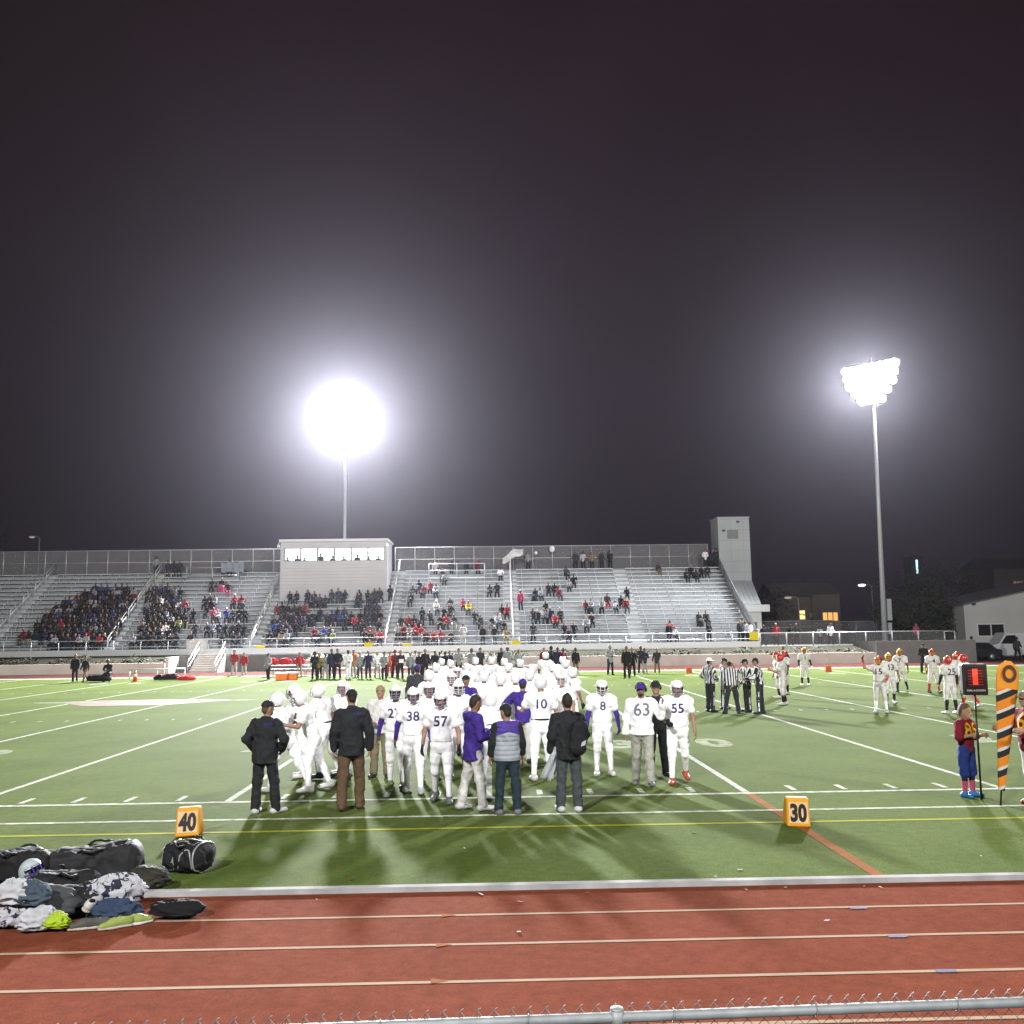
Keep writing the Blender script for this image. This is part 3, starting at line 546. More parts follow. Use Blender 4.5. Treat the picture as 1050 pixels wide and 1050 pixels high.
# ------------------------------------------------------------------ ground, turf, track
def noise_mat(name, c1, c2, scale, rough=.9, fine=(0, 0), spec=.2, bump=.3):
    m = mat(name, c1, rough, spec=spec, var=0); n, l, b = nodes(m); tc = n['Texture Coordinate']
    a = n.new('ShaderNodeTexNoise'); a.inputs['Scale'].default_value = scale; a.inputs['Detail'].default_value = 5; a.inputs['Roughness'].default_value = .65; l.new(tc.outputs['Object'], a.inputs[0])
    f = n.new('ShaderNodeTexNoise'); f.inputs['Scale'].default_value = fine[0]; f.inputs['Detail'].default_value = 2; l.new(tc.outputs['Object'], f.inputs[0])
    mx = n.new('ShaderNodeMix'); mx.data_type = 'RGBA'; mx.inputs['A'].default_value = lin(c1); mx.inputs['B'].default_value = lin(c2)
    r = n.new('ShaderNodeMapRange'); r.inputs[1].default_value = .35; r.inputs[2].default_value = .65; l.new(a.outputs[0], r.inputs[0]); l.new(r.outputs[0], mx.inputs['Factor'])
    r2 = n.new('ShaderNodeMapRange'); r2.inputs[1].default_value = .3; r2.inputs[2].default_value = .7; r2.inputs[3].default_value = 1-fine[1]; r2.inputs[4].default_value = 1+fine[1]; l.new(f.outputs[0], r2.inputs[0])
    g = n.new('ShaderNodeTexNoise'); g.inputs['Scale'].default_value = 7; g.inputs['Detail'].default_value = 6; g.inputs['Roughness'].default_value = .7; l.new(tc.outputs['Object'], g.inputs[0])
    r3 = n.new('ShaderNodeMapRange'); r3.inputs[1].default_value = .3; r3.inputs[2].default_value = .7; r3.inputs[3].default_value = .80; r3.inputs[4].default_value = 1.2; l.new(g.outputs[0], r3.inputs[0]); mu = n.new('ShaderNodeMath'); mu.operation = 'MULTIPLY'; l.new(r2.outputs[0], mu.inputs[0]); l.new(r3.outputs[0], mu.inputs[1])
    s = n.new('ShaderNodeVectorMath'); s.operation = 'SCALE'; l.new(mx.outputs['Result'], s.inputs[0]); l.new(mu.outputs[0], s.inputs['Scale']); l.new(s.outputs[0], b.inputs['Base Color'])
    bp = n.new('ShaderNodeBump'); bp.inputs['Strength'].default_value = bump; bp.inputs['Distance'].default_value = .01; l.new(f.outputs[0], bp.inputs['Height']); l.new(bp.outputs[0], b.inputs['Normal'])
    return m
TURF = noise_mat('artificial_turf', (.050, .0715, .0165), (.067, .0905, .0225), .35, .9, (55, .38), .014, .5)
TRACKM = noise_mat('rubber_track', (.108, .030, .0165), (.128, .037, .021), .6, .9, (90, .17), .006, .5)
DIRT = noise_mat('dark_asphalt', (.045, .045, .047), (.065, .063, .06), .2, .95, (20, .3), .2, .3)
PAINT = mat('white_line_paint', (.29, .31, .255), .9, spec=.02, var=.38, vscale=7, bump=.2, bscale=60)
YPAINT = mat('yellow_line_paint', (.20, .205, .02), .9, spec=.02, var=.15, vscale=3); OPAINT = mat('orange_line_paint', (.165, .064, .02), .9, spec=.02, var=.15, vscale=3)
TPAINT = mat('track_line_paint', (.235, .175, .125), .9, spec=.02, var=.08, vscale=4)
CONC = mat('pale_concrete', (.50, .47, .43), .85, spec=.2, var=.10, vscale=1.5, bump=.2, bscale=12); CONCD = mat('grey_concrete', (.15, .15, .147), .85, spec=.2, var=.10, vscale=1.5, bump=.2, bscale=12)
def sheet(name, rects, z, m):
    b = MB()
    for x0, y0, x1, y1 in rects: b.quad((x0, y0, z), (x1, y0, z), (x1, y1, z), (x0, y1, z))
    return structure(b.build(name, m))
sheet('ground', [(-900, -500, 900, 1400)], -.06, DIRT)
CURB0, CURB1, FY, FX = 10.89, 11.0, 66.4, 74.
sheet('turf_field', [(-70, CURB1, FX, FY)], 0, TURF)
FTRACK = noise_mat('far_rubber_track', (.050, .017, .013), (.062, .022, .017), .6, .9, (30, .3), .02, .5)
sheet('running_track', [(-70, 4.6, FX, CURB0)], -.004, TRACKM); sheet('far_running_track', [(-70, FY+.1, FX, 73.5)], -.004, FTRACK)
b = MB(); b.box((-70, CURB0, -.05), (FX, CURB1, .055)); structure(b.build('track_kerb', mat('white_kerb', (.23, .23, .235), .9, spec=.03, var=.22, vscale=3)))
b = MB(); b.box((-70, FY, -.05), (FX, FY+.1, .05)); structure(b.build('far_track_kerb', MATS['white_kerb']))
ZL = .004; D0 = 16.74; X30 = 4.513; YD = .9144
sheet('lane_lines', [(-70, y-.028, FX, y+.028) for y in (10.0, 9.1, 8.17, 7.22, 6.25)], 0.0, TPAINT)
b = MB()
for (px, py) in ((458, 938.6), (453, 969), (448, 1006)):
    x, y = G(px, py); b.quad((x-.05, y-.06, .003), (x+.10, y, .003), (x-.05, y+.06, .003))
structure(b.build('track_lane_marks', OPAINT))
b = MB()
for (px, py) in ((880, 931), (920, 960), (970, 995.5)):
    x, y = G(px, py); b.quad((x-.09, y-.035, .003), (x+.09, y-.035, .003), (x+.09, y+.035, .003), (x-.09, y+.035, .003))
structure(b.build('track_lane_blue_marks', mat('blue_mark_paint', (.045, .045, .09), .8)))
rects = [(-70, D0-.07, FX, D0+.07), (-70, 15.18-.055, FX, 15.18+.055), (-70, D0+48.77, FX, D0+48.77+.9)]
for k in range(-12, 14):
    x = X30-4.572*k; 
    rects.append((x-.06, D0+.08, x+.06, D0+48.7))
for k in range(-60, 70):
    if k % 5 == 0: continue
    x = X30-YD*k
    rects += [(x-.05, D0+.22, x+.05, D0+.72), (x-.03, D0+16.1, x+.03, D0+16.45), (x-.03, D0+32.3, x+.03, D0+32.65)]
sheet('white_field_lines', rects, ZL, PAINT)
sheet('yellow_boundary_line', [(-70, 14.25-.05, FX, 14.25+.05)], ZL, YPAINT)
sheet('orange_cross_line', [(X30-.075, CURB1+.0, X30+.075, 14.19), (X30-.075, 14.31, X30+.075, 15.12), (X30-.075, 15.24, X30+.075, D0-.08)], ZL, OPAINT)
b = MB()
def turf_digit(ch, cx, y0, h, flip=False):
    vs, fs = glyph(ch, .05); s = -1 if flip else 1
    b.add([(cx+s*v[0]*h*.72, y0+h/2+s*v[1]*h, ZL+.001) for v in vs], fs)
for k, n in ((-2, '20'), (0, '30'), (2, '40'), (4, '50'), (6, '40'), (8, '30'), (-4, '10')):
    x = X30-4.572*k
    for s in (-1, 1):
        turf_digit(n[0 if s < 0 else 1], x+s*1.15, D0+6.4, 1.83); turf_digit(n[1 if s < 0 else 0], x+s*1.15, D0+48.77-8.23, 1.83, True)
structure(b.build('field_yard_numbers', mat('worn_white_paint', (.145, .165, .105), .9, spec=.02, var=.35, vscale=3)))
# midfield emblem: red bird shape with white streaks
b = MB(); ex, ey = -15.4, 41.6
vs = [(ex+3.3*math.cos(a)*(1+.25*math.sin(3*a)), ey+2.1*math.sin(a)*(1+.2*math.cos(2*a)), ZL+.001) for a in np.linspace(0, 2*math.pi, 25)[:-1]]; b.quad(*vs)
structure(b.build('midfield_emblem', mat('red_emblem_paint', (.088, .036, .024), .8, spec=.2, var=.25, vscale=1.2)))
b = MB()
for s in (-1, 1): b.quad((ex+s*1.6, ey+.5, ZL+.004), (ex+s*5.0, ey+.9, ZL+.004), (ex+s*4.7, ey+.3, ZL+.004), (ex+s*2.2, ey-.1, ZL+.004))
structure(b.build('midfield_emblem_streaks', MATS['worn_white_paint']))

# ------------------------------------------------------------------ chain-link fence in front of us
e = empty('chain_link_fence', (0, 0, -.05)); tag(e, 'galvanised chain link fence with round top rail in front of the red track', 'fence')
FZ = 1.318
def fencepos(x): return 4.13+.034*x
b = MB(); b.tube([(x, fencepos(x), FZ) for x in (-4.5, 0, 4.5)], .0215, 14); b.build('top_rail', STEEL, e)
for px in (-2.0, .52, 3.06, -4.4):
    b = MB(); y = fencepos(px)+.0; b.tube([(px, y, 0), (px, y, FZ-.026)], .024, 12); b.tube([(px, y, FZ-.04), (px, y, FZ+.03)], .030, 12); b.ell((px, y, FZ+.033), (.030, .030, .012)); b.build('post', STEEL, e)
mesh = MB(); pitch = .0725
for i in range(-62, 62):
    x0 = i*pitch
    for s in (1, -1):
        pts = []
        for j in range(0, 37):
            pts.append((x0+s*(j % 2)*pitch/2, fencepos(x0)+.03+.004*(1 if (j+(s > 0)) % 2 else -1), FZ+.035-.0725/2*j))
        mesh.tube(pts, .0019, 4, False)
    mesh.tube([(x0-.006, fencepos(x0)+.03, FZ+.022), (x0+.004, fencepos(x0)+.03, FZ+.04), (x0+.014, fencepos(x0)+.028, FZ+.047)], .0022, 5)
mesh.build('wire_mesh', mat('wire_steel', (.22, .22, .22), .5, .6, var=.1), e)
for x in np.arange(-4.2, 4.3, .62):
    b = MB(); y = fencepos(x); b.tube([(x+.012*math.sin(a)*.3, y+.026*math.cos(a), FZ+.026*math.sin(a)) for a in np.linspace(0, 2*math.pi, 13)], .0022, 5, False); b.build('tie_wire', MATS['wire_steel'], e)

# ------------------------------------------------------------------ bleachers
Y0, RUN, Z0, RISE, NR = 79.2, .712, 1.75, .42, 17
XL, XR = -54., 22.6
AISLES = [-42.6, -32.2, -20.2, -8.9, 1.95, 12.7]; AW = .62
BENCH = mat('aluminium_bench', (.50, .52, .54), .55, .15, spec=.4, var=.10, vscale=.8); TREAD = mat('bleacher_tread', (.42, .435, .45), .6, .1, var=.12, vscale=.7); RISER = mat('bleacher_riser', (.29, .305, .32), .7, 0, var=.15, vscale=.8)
# plank joints: thin dark gaps every few metres
n, l, bs = nodes(BENCH); sx = n.new('ShaderNodeSeparateXYZ'); l.new(n['Texture Coordinate'].outputs['Object'], sx.inputs[0])
fr = n.new('ShaderNodeMath'); fr.operation = 'MODULO'; ad = n.new('ShaderNodeMath'); ad.inputs[1].default_value = 200.; l.new(sx.outputs[0], ad.inputs[0]); l.new(ad.outputs[0], fr.inputs[0]); fr.inputs[1].default_value = 3.55
lt = n.new('ShaderNodeMath'); lt.operation = 'GREATER_THAN'; lt.inputs[1].default_value = .07; l.new(fr.outputs[0], lt.inputs[0])
mx = n.new('ShaderNodeVectorMath'); mx.operation = 'SCALE'; src = bs.inputs['Base Color'].links[0].from_socket; l.new(src, mx.inputs[0])
mr = n.new('ShaderNodeMapRange'); mr.inputs[3].default_value = .22; mr.inputs[4].default_value = 1.; l.new(lt.outputs[0], mr.inputs[0]); l.new(mr.outputs[0], mx.inputs['Scale']); l.new(mx.outputs[0], bs.inputs['Base Color'])
def row(r): return Y0+RUN*r, Z0+RISE*r
st = empty('grandstand', (0, 78, 0)); tag(st, 'long aluminium bleacher grandstand with seventeen bench rows across the far side', 'grandstand')
def sb(b, name, m): o = b.build(name, m, st); o.location = (0, -78, 0); return o
b = MB()
prof = [(78., Z0)]
for r in range(NR):
    y, z = row(r); prof += [(y+RUN, z), (y+RUN, z+RISE)]
prof += [(Y0+RUN*NR+1.6, Z0+RISE*NR)]
for i, ((y0, z0), (y1, z1)) in enumerate(zip(prof, prof[1:])):
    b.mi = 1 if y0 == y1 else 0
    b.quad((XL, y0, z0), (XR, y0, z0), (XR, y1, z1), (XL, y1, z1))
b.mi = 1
for x in (XL, XR):
    b.quad(*[(x, y, z) for y, z in prof], (x, prof[-1][0], .9), (x, 78., .9))
b.quad((XL, prof[-1][0], .0), (XR, prof[-1][0], .0), (XR, prof[-1][0], prof[-1][1]), (XL, prof[-1][0], prof[-1][1]))
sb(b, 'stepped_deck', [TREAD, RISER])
b = MB(); b.box((XL, 77.86, 1.28), (XR, 77.995, 1.77)); sb(b, 'fascia', ALU)
b = MB()
for r in range(NR):
    y, z = row(r); b.box((XL+.02, y+RUN-.006, z+.005), (XR-.02, y+RUN-.003, z+.065))  # dark strips paint the shade of an open gap under each riser
sb(b, 'riser_gap_shade', mat('gap_shade', (.05, .05, .055), .9, var=0))
secs = []
ed = [XL]+[a for a in AISLES]+[XR]
for i in range(len(ed)-1): secs.append((ed[i]+(AW if i else 0), ed[i+1]-(AW if i < len(AISLES) else 0.)))
PBX0, PBX1 = -19.5, -9.6
def blocked(r, x):      # rows taken by the press box and the two wheelchair platforms
    return (r >= 10 and PBX0-.3 < x < PBX1+.3) or (r >= 15 and (-29.3 < x < -24.2 or -6.0 < x < -.4))
def bench(b, u, v, y, z):
    b.box((u, y+.30, z+.395), (v, y+.58, z+.44)); b.box((u, y+.285, z+.36), (v, y+.298, z+.44))
    for sxx in np.arange(u+.5, v, 1.8): b.box((sxx, y+.38, z), (sxx+.06, y+.44, z+.395))
far_bench = MB()
for r in range(NR):
    y, z = row(r)
    for i, (x0, x1) in enumerate(secs):
        cuts = [x0]+[c for c in (PBX0-.3, PBX1+.3) if r >= 10 and x0 < c < x1]+[c for c in (-29.3, -24.2, -6.0, -.4) if r >= 15 and x0 < c < x1]+[x1]
        for u, v in zip(cuts, cuts[1:]):
            if blocked(r, (u+v)/2) or v-u < .5: continue
            if i == 0: bench(far_bench, u, v, y, z); continue
            b = MB(); bench(b, u, v, y, z); sb(b, 'bench_row', BENCH)
sb(far_bench, 'end_section_benches', BENCH)['kind'] = 'stuff'
for a in AISLES:
    b = MB()
    for r in range(NR):
        y, z = row(r)
        if blocked(r, a): continue
        b.box((a-AW, y+.002, z+.0), (a+AW, y+.36, z+.21))
    sb(b, 'aisle_steps', TREAD)
    b = MB()
    for r0 in range(0, NR-1, 3):
        pts = []
        for rr in (r0+.15, r0+2.5): pts.append((a, Y0+RUN*rr, Z0+RISE*rr+.95))
        b.tube([(pts[0][0], pts[0][1], pts[0][2]-.95)]+pts+[(pts[1][0], pts[1][1], pts[1][2]-.95)], .036 if a > -40 else .028, 8)
        b.tube([(p[0], p[1], p[2]-.42) for p in pts], .035, 6)
    if a != 12.7: sb(b, 'aisle_handrail', ALU if a < -40 else mat('white_handrail', (.55, .55, .55), .5, .1, var=.05))
b = MB()
for x in np.arange(-53.6, XR+.01, 2.24):
    b.tube([(x, 78.05, 1.2), (x, 78.05, 2.52)], .026, 6)
for z in (2.52, 2.0): b.tube([(XL, 78.05, z), (XR, 78.05, z)], .026, 6)
sb(b, 'front_railing', ALU)
b = MB()
for x in (XR+.06,):
    for i in range(0, NR+1, 3): b.tube([(x, Y0+RUN*i, Z0+RISE*i), (x, Y0+RUN*i, Z0+RISE*i+1.15)], .03, 6)
    for hh in (1.15, .6): b.tube([(x, 78.05, Z0+hh-.3), (x, Y0, Z0+hh)]+[(x, Y0+RUN*NR, Z0+RISE*NR+hh)], .03, 6)
    b.quad((x+.02, 78.2, Z0-.4), (x+.02, 78.2, Z0+.75), (x+.02, Y0+RUN*NR, Z0+RISE*NR+1.05), (x+.02, Y0+RUN*NR, Z0+RISE*NR-.5))
sb(b, 'end_guardrail', [mat('side_panel_grey', (.30, .31, .32), .6)])
# white privacy cloths and end walls on the front railing
for (xa, xb) in ((-18.8-7.9, -18.8-2.6),):
    pass

MESHW = mat('chain_link_screen', (.24, .24, .25), .9, spec=0, var=0); n, l, bs = nodes(MESHW); out = n['Material Output']; tr = n.new('ShaderNodeBsdfTransparent'); mxs = n.new('ShaderNodeMixShader'); mxs.inputs[0].default_value = .52; l.new(tr.outputs[0], mxs.inputs[1]); l.new(bs.outputs[0], mxs.inputs[2]); l.new(mxs.outputs[0], out.inputs['Surface'])
MESHT = mat('chain_link_thin', (.30, .30, .31), .8, spec=0, var=0); n, l, bs = nodes(MESHT); out = n['Material Output']; tr = n.new('ShaderNodeBsdfTransparent'); mxs = n.new('ShaderNodeMixShader'); mxs.inputs[0].default_value = .22; l.new(tr.outputs[0], mxs.inputs[1]); l.new(bs.outputs[0], mxs.inputs[2]); l.new(mxs.outputs[0], out.inputs['Surface'])
def fence(name, x0, x1, y, z0, z1, step, label, mid=None, mesh=True, r=.035, m=ALU, mm=None, group=None):
    e = empty(name, ((x0+x1)/2, y, z0)); tag(e, label, 'fence' if 'fence' in name else 'railing', group); cx = (x0+x1)/2
    b = MB()
    for z in [z1]+(mid or []): b.tube([(x0-cx, 0, z-z0), (x1-cx, 0, z-z0)], r, 6)
    b.build('rail', m, e)
    nn = max(1, round((x1-x0)/step))
    for i in range(nn+1):
        b = MB(); x = x0+(x1-x0)*i/nn-cx; b.tube([(x, 0, 0), (x, 0, z1-z0)], r*1.1, 6); b.build('post', m, e)
    if mesh:
        b = MB(); b.quad((x0-cx, .04, 0), (x1-cx, .04, 0), (x1-cx, .04, z1-z0), (x0-cx, .04, z1-z0)); b.build('wire_mesh', mm or MESHW, e)
    return e
TOPZ = Z0+RISE*NR; YB = Y0+RUN*NR+.85
fence('back_fence', XL, -19.4, YB, TOPZ, TOPZ+2.4, 1.98, 'tall screened fence along the top of the bleachers, left of the press box', [TOPZ+1.2])
fence('back_fence', -9.4, 21.9, YB, TOPZ, TOPZ+2.4, 1.93, 'tall screened fence along the top of the bleachers, right of the press box', [TOPZ+1.2])
fence('platform_railing', -29.2, -24.3, row(15)[0], row(15)[1]+.1, row(15)[1]+1.3, 2.4, 'railing round the small platform left of the press box at the bleacher top', [row(15)[1]+.55], False)
fence('platform_railing', -5.9, -.5, row(15)[0]-.1, row(15)[1]+.1, row(15)[1]+1.4, 2.6, 'railing round the platform right of the press box at the bleacher top', [row(15)[1]+.75], False)
for (x0, x1) in ((-29.2, -24.3), (-5.9, -.5)):
    y, z = row(15); b = MB(); b.box((x0, y+.02, z-.8), (x1, y+1.4, z+.1)); sb(b, 'platform', ALU)
CLOTHG = mat('grey_tarpaulin', (.20, .22, .25), .7, var=.2, vscale=2, bump=.5, bscale=6)
b = MB(); x0, y, z = AY(227, 582, row(15)[0]-.14); x1 = AY(250, 582, y)[0]; 
vs = []; fs = []
for i in range(13):
    for j in range(5): vs.append((x0+(x1-x0)*i/12, y-.05-.05*math.sin(i*1.9+j*.6), z-.45+.95*j/4-.05*math.sin(i)))
fs = [(i*5+j, (i+1)*5+j, (i+1)*5+j+1, i*5+j+1) for i in range(12) for j in range(4)]; b.smooth = True; b.add(vs, fs)
tag(b.build('tarpaulin', CLOTHG), 'grey tarpaulin hung over the platform railing left of the press box', 'tarpaulin')
# white cloth hung on the front railing near the stair
b = MB(); x0, y, z = AY(191, 668, 77.8); x1 = AY(213, 668, 77.8)[0]; vs = []
for i in range(11):
    for j in range(4): vs.append((x0+(x1-x0)*i/10, y-.06-.05*math.sin(i*1.3), 1.72+.78*j/3-.03*math.sin(i*.9)))
b.smooth = True; b.add(vs, [(i*4+j, (i+1)*4+j, (i+1)*4+j+1, i*4+j+1) for i in range(10) for j in range(3)])
tag(b.build('banner_cloth', fab('white_banner', (.62, .60, .60))), 'blank pale banner tied to the front railing above the stair', 'banner')
# yellow section placards on the front railing
YEL = mat('yellow_placard', (.72, .58, .012), .5, var=.06)
for px, py, lb in ((267, 666, 'yellow placard on the front railing just left of the seats below the press box'), (378, 663, 'yellow placard on the railing below the right end of the press box'), (417, 664, 'pale yellow placard partly shaded by people at the middle section railing'), (529, 661, 'yellow placard on the railing at the foot of the pole with the white cloth'), (773, 652, 'dull yellow placard on the railing beside the tower foot')):
    x, y, z = AY(px, py, 77.9); e = empty('section_placard', (x, 77.93, z-.35)); tag(e, lb, 'sign', 'yellow placards on the grandstand railing')
    b = MB(); b.box((-.36, -.03, 0), (.36, .0, .68)); b.build('panel', YEL, e); b = MB(); b.box((-.30, .0, .1), (.30, .02, .14)); b.box((-.30, .0, .5), (.30, .02, .54)); b.build('bracket', STEEL, e)
# cloth on the aisle pole + balloons
e = empty('cloth_on_pole', (2.0, 89.6, row(14)[1])); tag(e, 'crumpled white cloth flying from the top of the white aisle pole', 'flag')
b = MB(); b.tube([(0, 0, 0), (0, 0, 2.9)], .032, 8); b.build('pole', MATS['white_handrail'], e)
b = MB(); vs = []
for i in range(15):
    for j in range(5):
        t = i/14; vs.append((-.75+2.0*t, .12*math.sin(t*7+j), 1.75+.95*t+(.55+.25*math.sin(t*3.2))*j/4-.1*math.sin(t*9)))
b.smooth = True; b.add(vs, [(i*5+j, (i+1)*5+j, (i+1)*5+j+1, i*5+j+1) for i in range(14) for j in range(4)]); b.build('cloth', fab('white_cloth', (.5, .5, .5)), e)
for px, py, rr, lb in ((566, 563, .28, 'larger white balloon floating before the top fence'), (549.5, 567, .15, 'small white balloon floating left of the larger one')):
    x, y, z = AY(px, py, YB-.6); b = MB(); b.ell((0, 0, 0), (rr, rr, rr*1.2), 14, 10); b.tube([(0, 0, -rr*1.15), (0, 0, -rr*1.15-.03)], [.02, .035], 6); b.tube([(0, 0, -rr*1.2), (.05, 0, TOPZ-z+.02)], .003, 3)
    o = b.build('balloon', mat('white_balloon', (.82, .82, .84), .35, var=.02), None, (x, y, z)); tag(o, lb, 'balloon')

# ------------------------------------------------------------------ press box
SIDING = mat('pale_siding', (.52, .52, .54), .7, var=.05, vscale=.6); n, l, bs = nodes(SIDING); sx = n.new('ShaderNodeSeparateXYZ'); l.new(n['Texture Coordinate'].outputs['Object'], sx.inputs[0])
m1 = n.new('ShaderNodeMath'); m1.operation = 'MULTIPLY'; m1.inputs[1].default_value = 3.3; l.new(sx.outputs[2], m1.inputs[0]); m2 = n.new('ShaderNodeMath'); m2.operation = 'FRACT'; l.new(m1.outputs[0], m2.inputs[0]); bp = n.new('ShaderNodeBump'); bp.inputs['Strength'].default_value = 1.; bp.inputs['Distance'].default_value = .05; l.new(m2.outputs[0], bp.inputs['Height']); l.new(bp.outputs[0], bs.inputs['Normal'])
PY, PZ0, PZ1, PD = 86.5, row(10)[1]-.05, 11.42, 4.4
WZ0, WZ1 = 9.60, 10.82; W = PBX1-PBX0
pb = empty('press_box', (PBX0, PY, PZ0)); tag(pb, 'pale press box with a strip of six lit windows above the bleachers', 'building')
b = MB(); h = PZ1-PZ0; w0, w1 = WZ0-PZ0, WZ1-PZ0
b.box((0, 0, 0), (W, .15, w0)); b.box((0, 0, w1), (W, .15, h)); b.box((0, 0, w0), (.32, .15, w1)); b.box((W-.22, 0, w0), (W, .15, w1))
b.box((0, .152, 0), (.12, PD, h)); b.box((W-.12, .152, 0), (W, PD, h)); b.box((.122, PD-.12, 0), (W-.122, PD, h)); b.build('wall', SIDING, pb)
b = MB(); b.box((.123, .153, w0-.7), (W-.123, PD-.123, w0-.6)); b.build('floor', TREAD, pb)
b = MB(); b.box((-.12, -.22, h+.003), (W+.12, PD+.15, h+.22)); b.build('roof', mat('pale_trim', (.66, .66, .67), .6, var=.04), pb)
GLOWWALL = mat('glowing_interior', (.95, .95, .97), .9, var=0, emit=1.6)
b = MB(); b.box((.3, .4, h-.14), (W-.3, PD-.4, h-.08)); b.build('ceiling_light', GLOWWALL, pb)
b = MB(); b.box((.13, 1.6, w0-.55), (W-.13, 1.66, h-.16)); b.build('glowing_partition', GLOWWALL, pb)  # partition glows by itself, in place of room light falling on it
GLASS = mat('window_glass', (.9, .92, .95), .05, var=0); n, l, bs = nodes(GLASS); out = n['Material Output']; tr = n.new('ShaderNodeBsdfTransparent'); tr.inputs[0].default_value = (.93, .95, .96, 1); gl = n.new('ShaderNodeBsdfGlossy'); gl.inputs['Roughness'].default_value = .05; mxs = n.new('ShaderNodeMixShader'); mxs.inputs[0].default_value = .06; l.new(tr.outputs[0], mxs.inputs[1]); l.new(gl.outputs[0], mxs.inputs[2]); l.new(mxs.outputs[0], out.inputs['Surface'])
ww = (W-.54)/6
for i in range(6):
    x0 = .32+ww*i; x1 = x0+ww; f = MB()
    f.box((x0+.002, .03, w0+.002), (x0+.065, .1, w1-.002)); f.box((x1-.065, .03, w0+.002), (x1-.002, .1, w1-.002)); f.box((x0+.066, .03, w0+.002), (x1-.066, .1, w0+.05)); f.box((x0+.066, .03, w1-.05), (x1-.066, .1, w1-.002))
    f.box((x0+.066, .035, (w0+w1)/2-.02+.08), (x1-.066, .09, (w0+w1)/2+.02+.08))
    wn = f.build('window', mat('dark_frame', (.10, .10, .11), .5), pb); g = MB(); g.quad((x0+.07, .065, w0+.05), (x1-.07, .065, w0+.05), (x1-.07, .065, w1-.05), (x0+.07, .065, w1-.05)); g.build('pane', GLASS, wn)
for x in (-.1, W+.1):
    b = MB(); b.box((x-.10, -.5, h-.55), (x+.10, -.22, h-.30)); b.tube([(x, -.36, h-.30), (x, -.2, h-.05), (x, .1, h-.05)], .03, 6); b.build('wall_lamp', ALU, pb)

# ------------------------------------------------------------------ lift tower at the right end
PANEL = mat('grey_panel', (.34, .355, .37), .75, var=.06, vscale=.5); n, l, bs = nodes(PANEL); bt = n.new('ShaderNodeTexBrick'); bt.offset = 0; bt.inputs['Scale'].default_value = 1; bt.inputs['Brick Width'].default_value = 1.25; bt.inputs['Row Height'].default_value = 1.05; bt.inputs['Mortar Size'].default_value = .018
cx = n.new('ShaderNodeCombineXYZ'); sx = n.new('ShaderNodeSeparateXYZ'); l.new(n['Texture Coordinate'].outputs['Object'], sx.inputs[0]); a2 = n.new('ShaderNodeMath'); l.new(sx.outputs[0], a2.inputs[0]); l.new(sx.outputs[1], a2.inputs[1]); l.new(a2.outputs[0], cx.inputs[0]); l.new(sx.outputs[2], cx.inputs[1]); l.new(cx.outputs[0], bt.inputs[0])
mx = n.new('ShaderNodeMix'); mx.data_type = 'RGBA'; src = bs.inputs['Base Color'].links[0].from_socket; l.new(bt.outputs['Fac'], mx.inputs['Factor']); l.new(src, mx.inputs['A']); mx.inputs['B'].default_value = (.25, .26, .27, 1); l.new(mx.outputs['Result'], bs.inputs['Base Color'])
tw = empty('lift_tower', (22.72, 91, 0)); tag(tw, 'pale panelled tower with a louvred vent at the right end of the bleachers', 'tower')
TH = 13.8
b = MB(); b.box((0, 0, 0), (3.15, 3.0, TH)); b.box((-.04, -.04, TH), (3.19, 3.04, TH+.10)); b.build('shaft', PANEL, tw)
b = MB(); cx0, _, cz0 = AY(745.5, 543.5, 91); cx1, _, cz1 = AY(757, 552.5, 91); cx0 -= 22.72; cx1 -= 22.72
b.box((cx0, -.05, cz1), (cx1, -.003, cz0))
for i in range(7): z = cz1+(cz0-cz1)*(i+.5)/7; b.obox(((cx0+cx1)/2, -.07, z), ((cx1-cx0)/2, 0, 0), (0, .03, .05), (0, .004, -.008))
b.build('vent', mat('vent_grey', (.22, .225, .23), .6), tw)
for px, py in ((742, 544), (756.5, 535)):
    x, y, z = AY(px, py, 90.9); b = MB(); b.box((x-22.72-.12, -.25, z-.08), (x-22.72+.12, -.003, z+.08)); b.build('floodlight_bracket', mat('dark_fitting', (.05, .05, .05), .6), tw)
b = MB()      # sloping roof and the lower building in front
x0, x1, ya, yb = .78, 2.9, -.002, -3.6; za, zb = 7.55, 5.2
b.add([(x0, ya, za), (x1+.25, ya, za), (x1, yb, zb), (x0, yb, zb), (x0, ya, za-.12), (x1+.25, ya, za-.12), (x1, yb, zb-.12), (x0, yb, zb-.12)], [(0, 3, 2, 1), (4, 5, 6, 7), (0, 1, 5, 4), (1, 2, 6, 5), (2, 3, 7, 6), (3, 0, 4, 7)])
for i in range(1, 5): x = x0+(x1-x0)*i/5; b.obox((x, (ya+yb)/2, (za+zb)/2+.02), (.02, 0, 0), (0, (ya-yb)/2, (za-zb)/2), (0, -.01, .015))
b.build('sloping_roof', mat('metal_roof', (.36, .38, .39), .55, .2, var=.08), tw)
b = MB(); b.box((x0, yb+.02, 0), (x1, -.01, 4.4)); b.box((x0-.1, yb-.25, 4.402), (x1+.75, -.02, 5.06)); b.build('lobby', mat('lobby_wall', (.44, .44, .43), .75, var=.06), tw)
xd, _, zd = AY(768, 638, 87.4); xe, _, ze = AY(777, 650, 87.4); b = MB(); b.box((xd-22.72, yb-.02, 1.35), (xe-22.72, yb+.018, zd)); b.build('door', mat('grey_door', (.10, .105, .105), .6), tw)
b = MB(); b.tube([(.15, yb-.1, 1.6), (.15, yb-.1, 4.38)], .03, 6); b.build('drainpipe', ALU, tw)

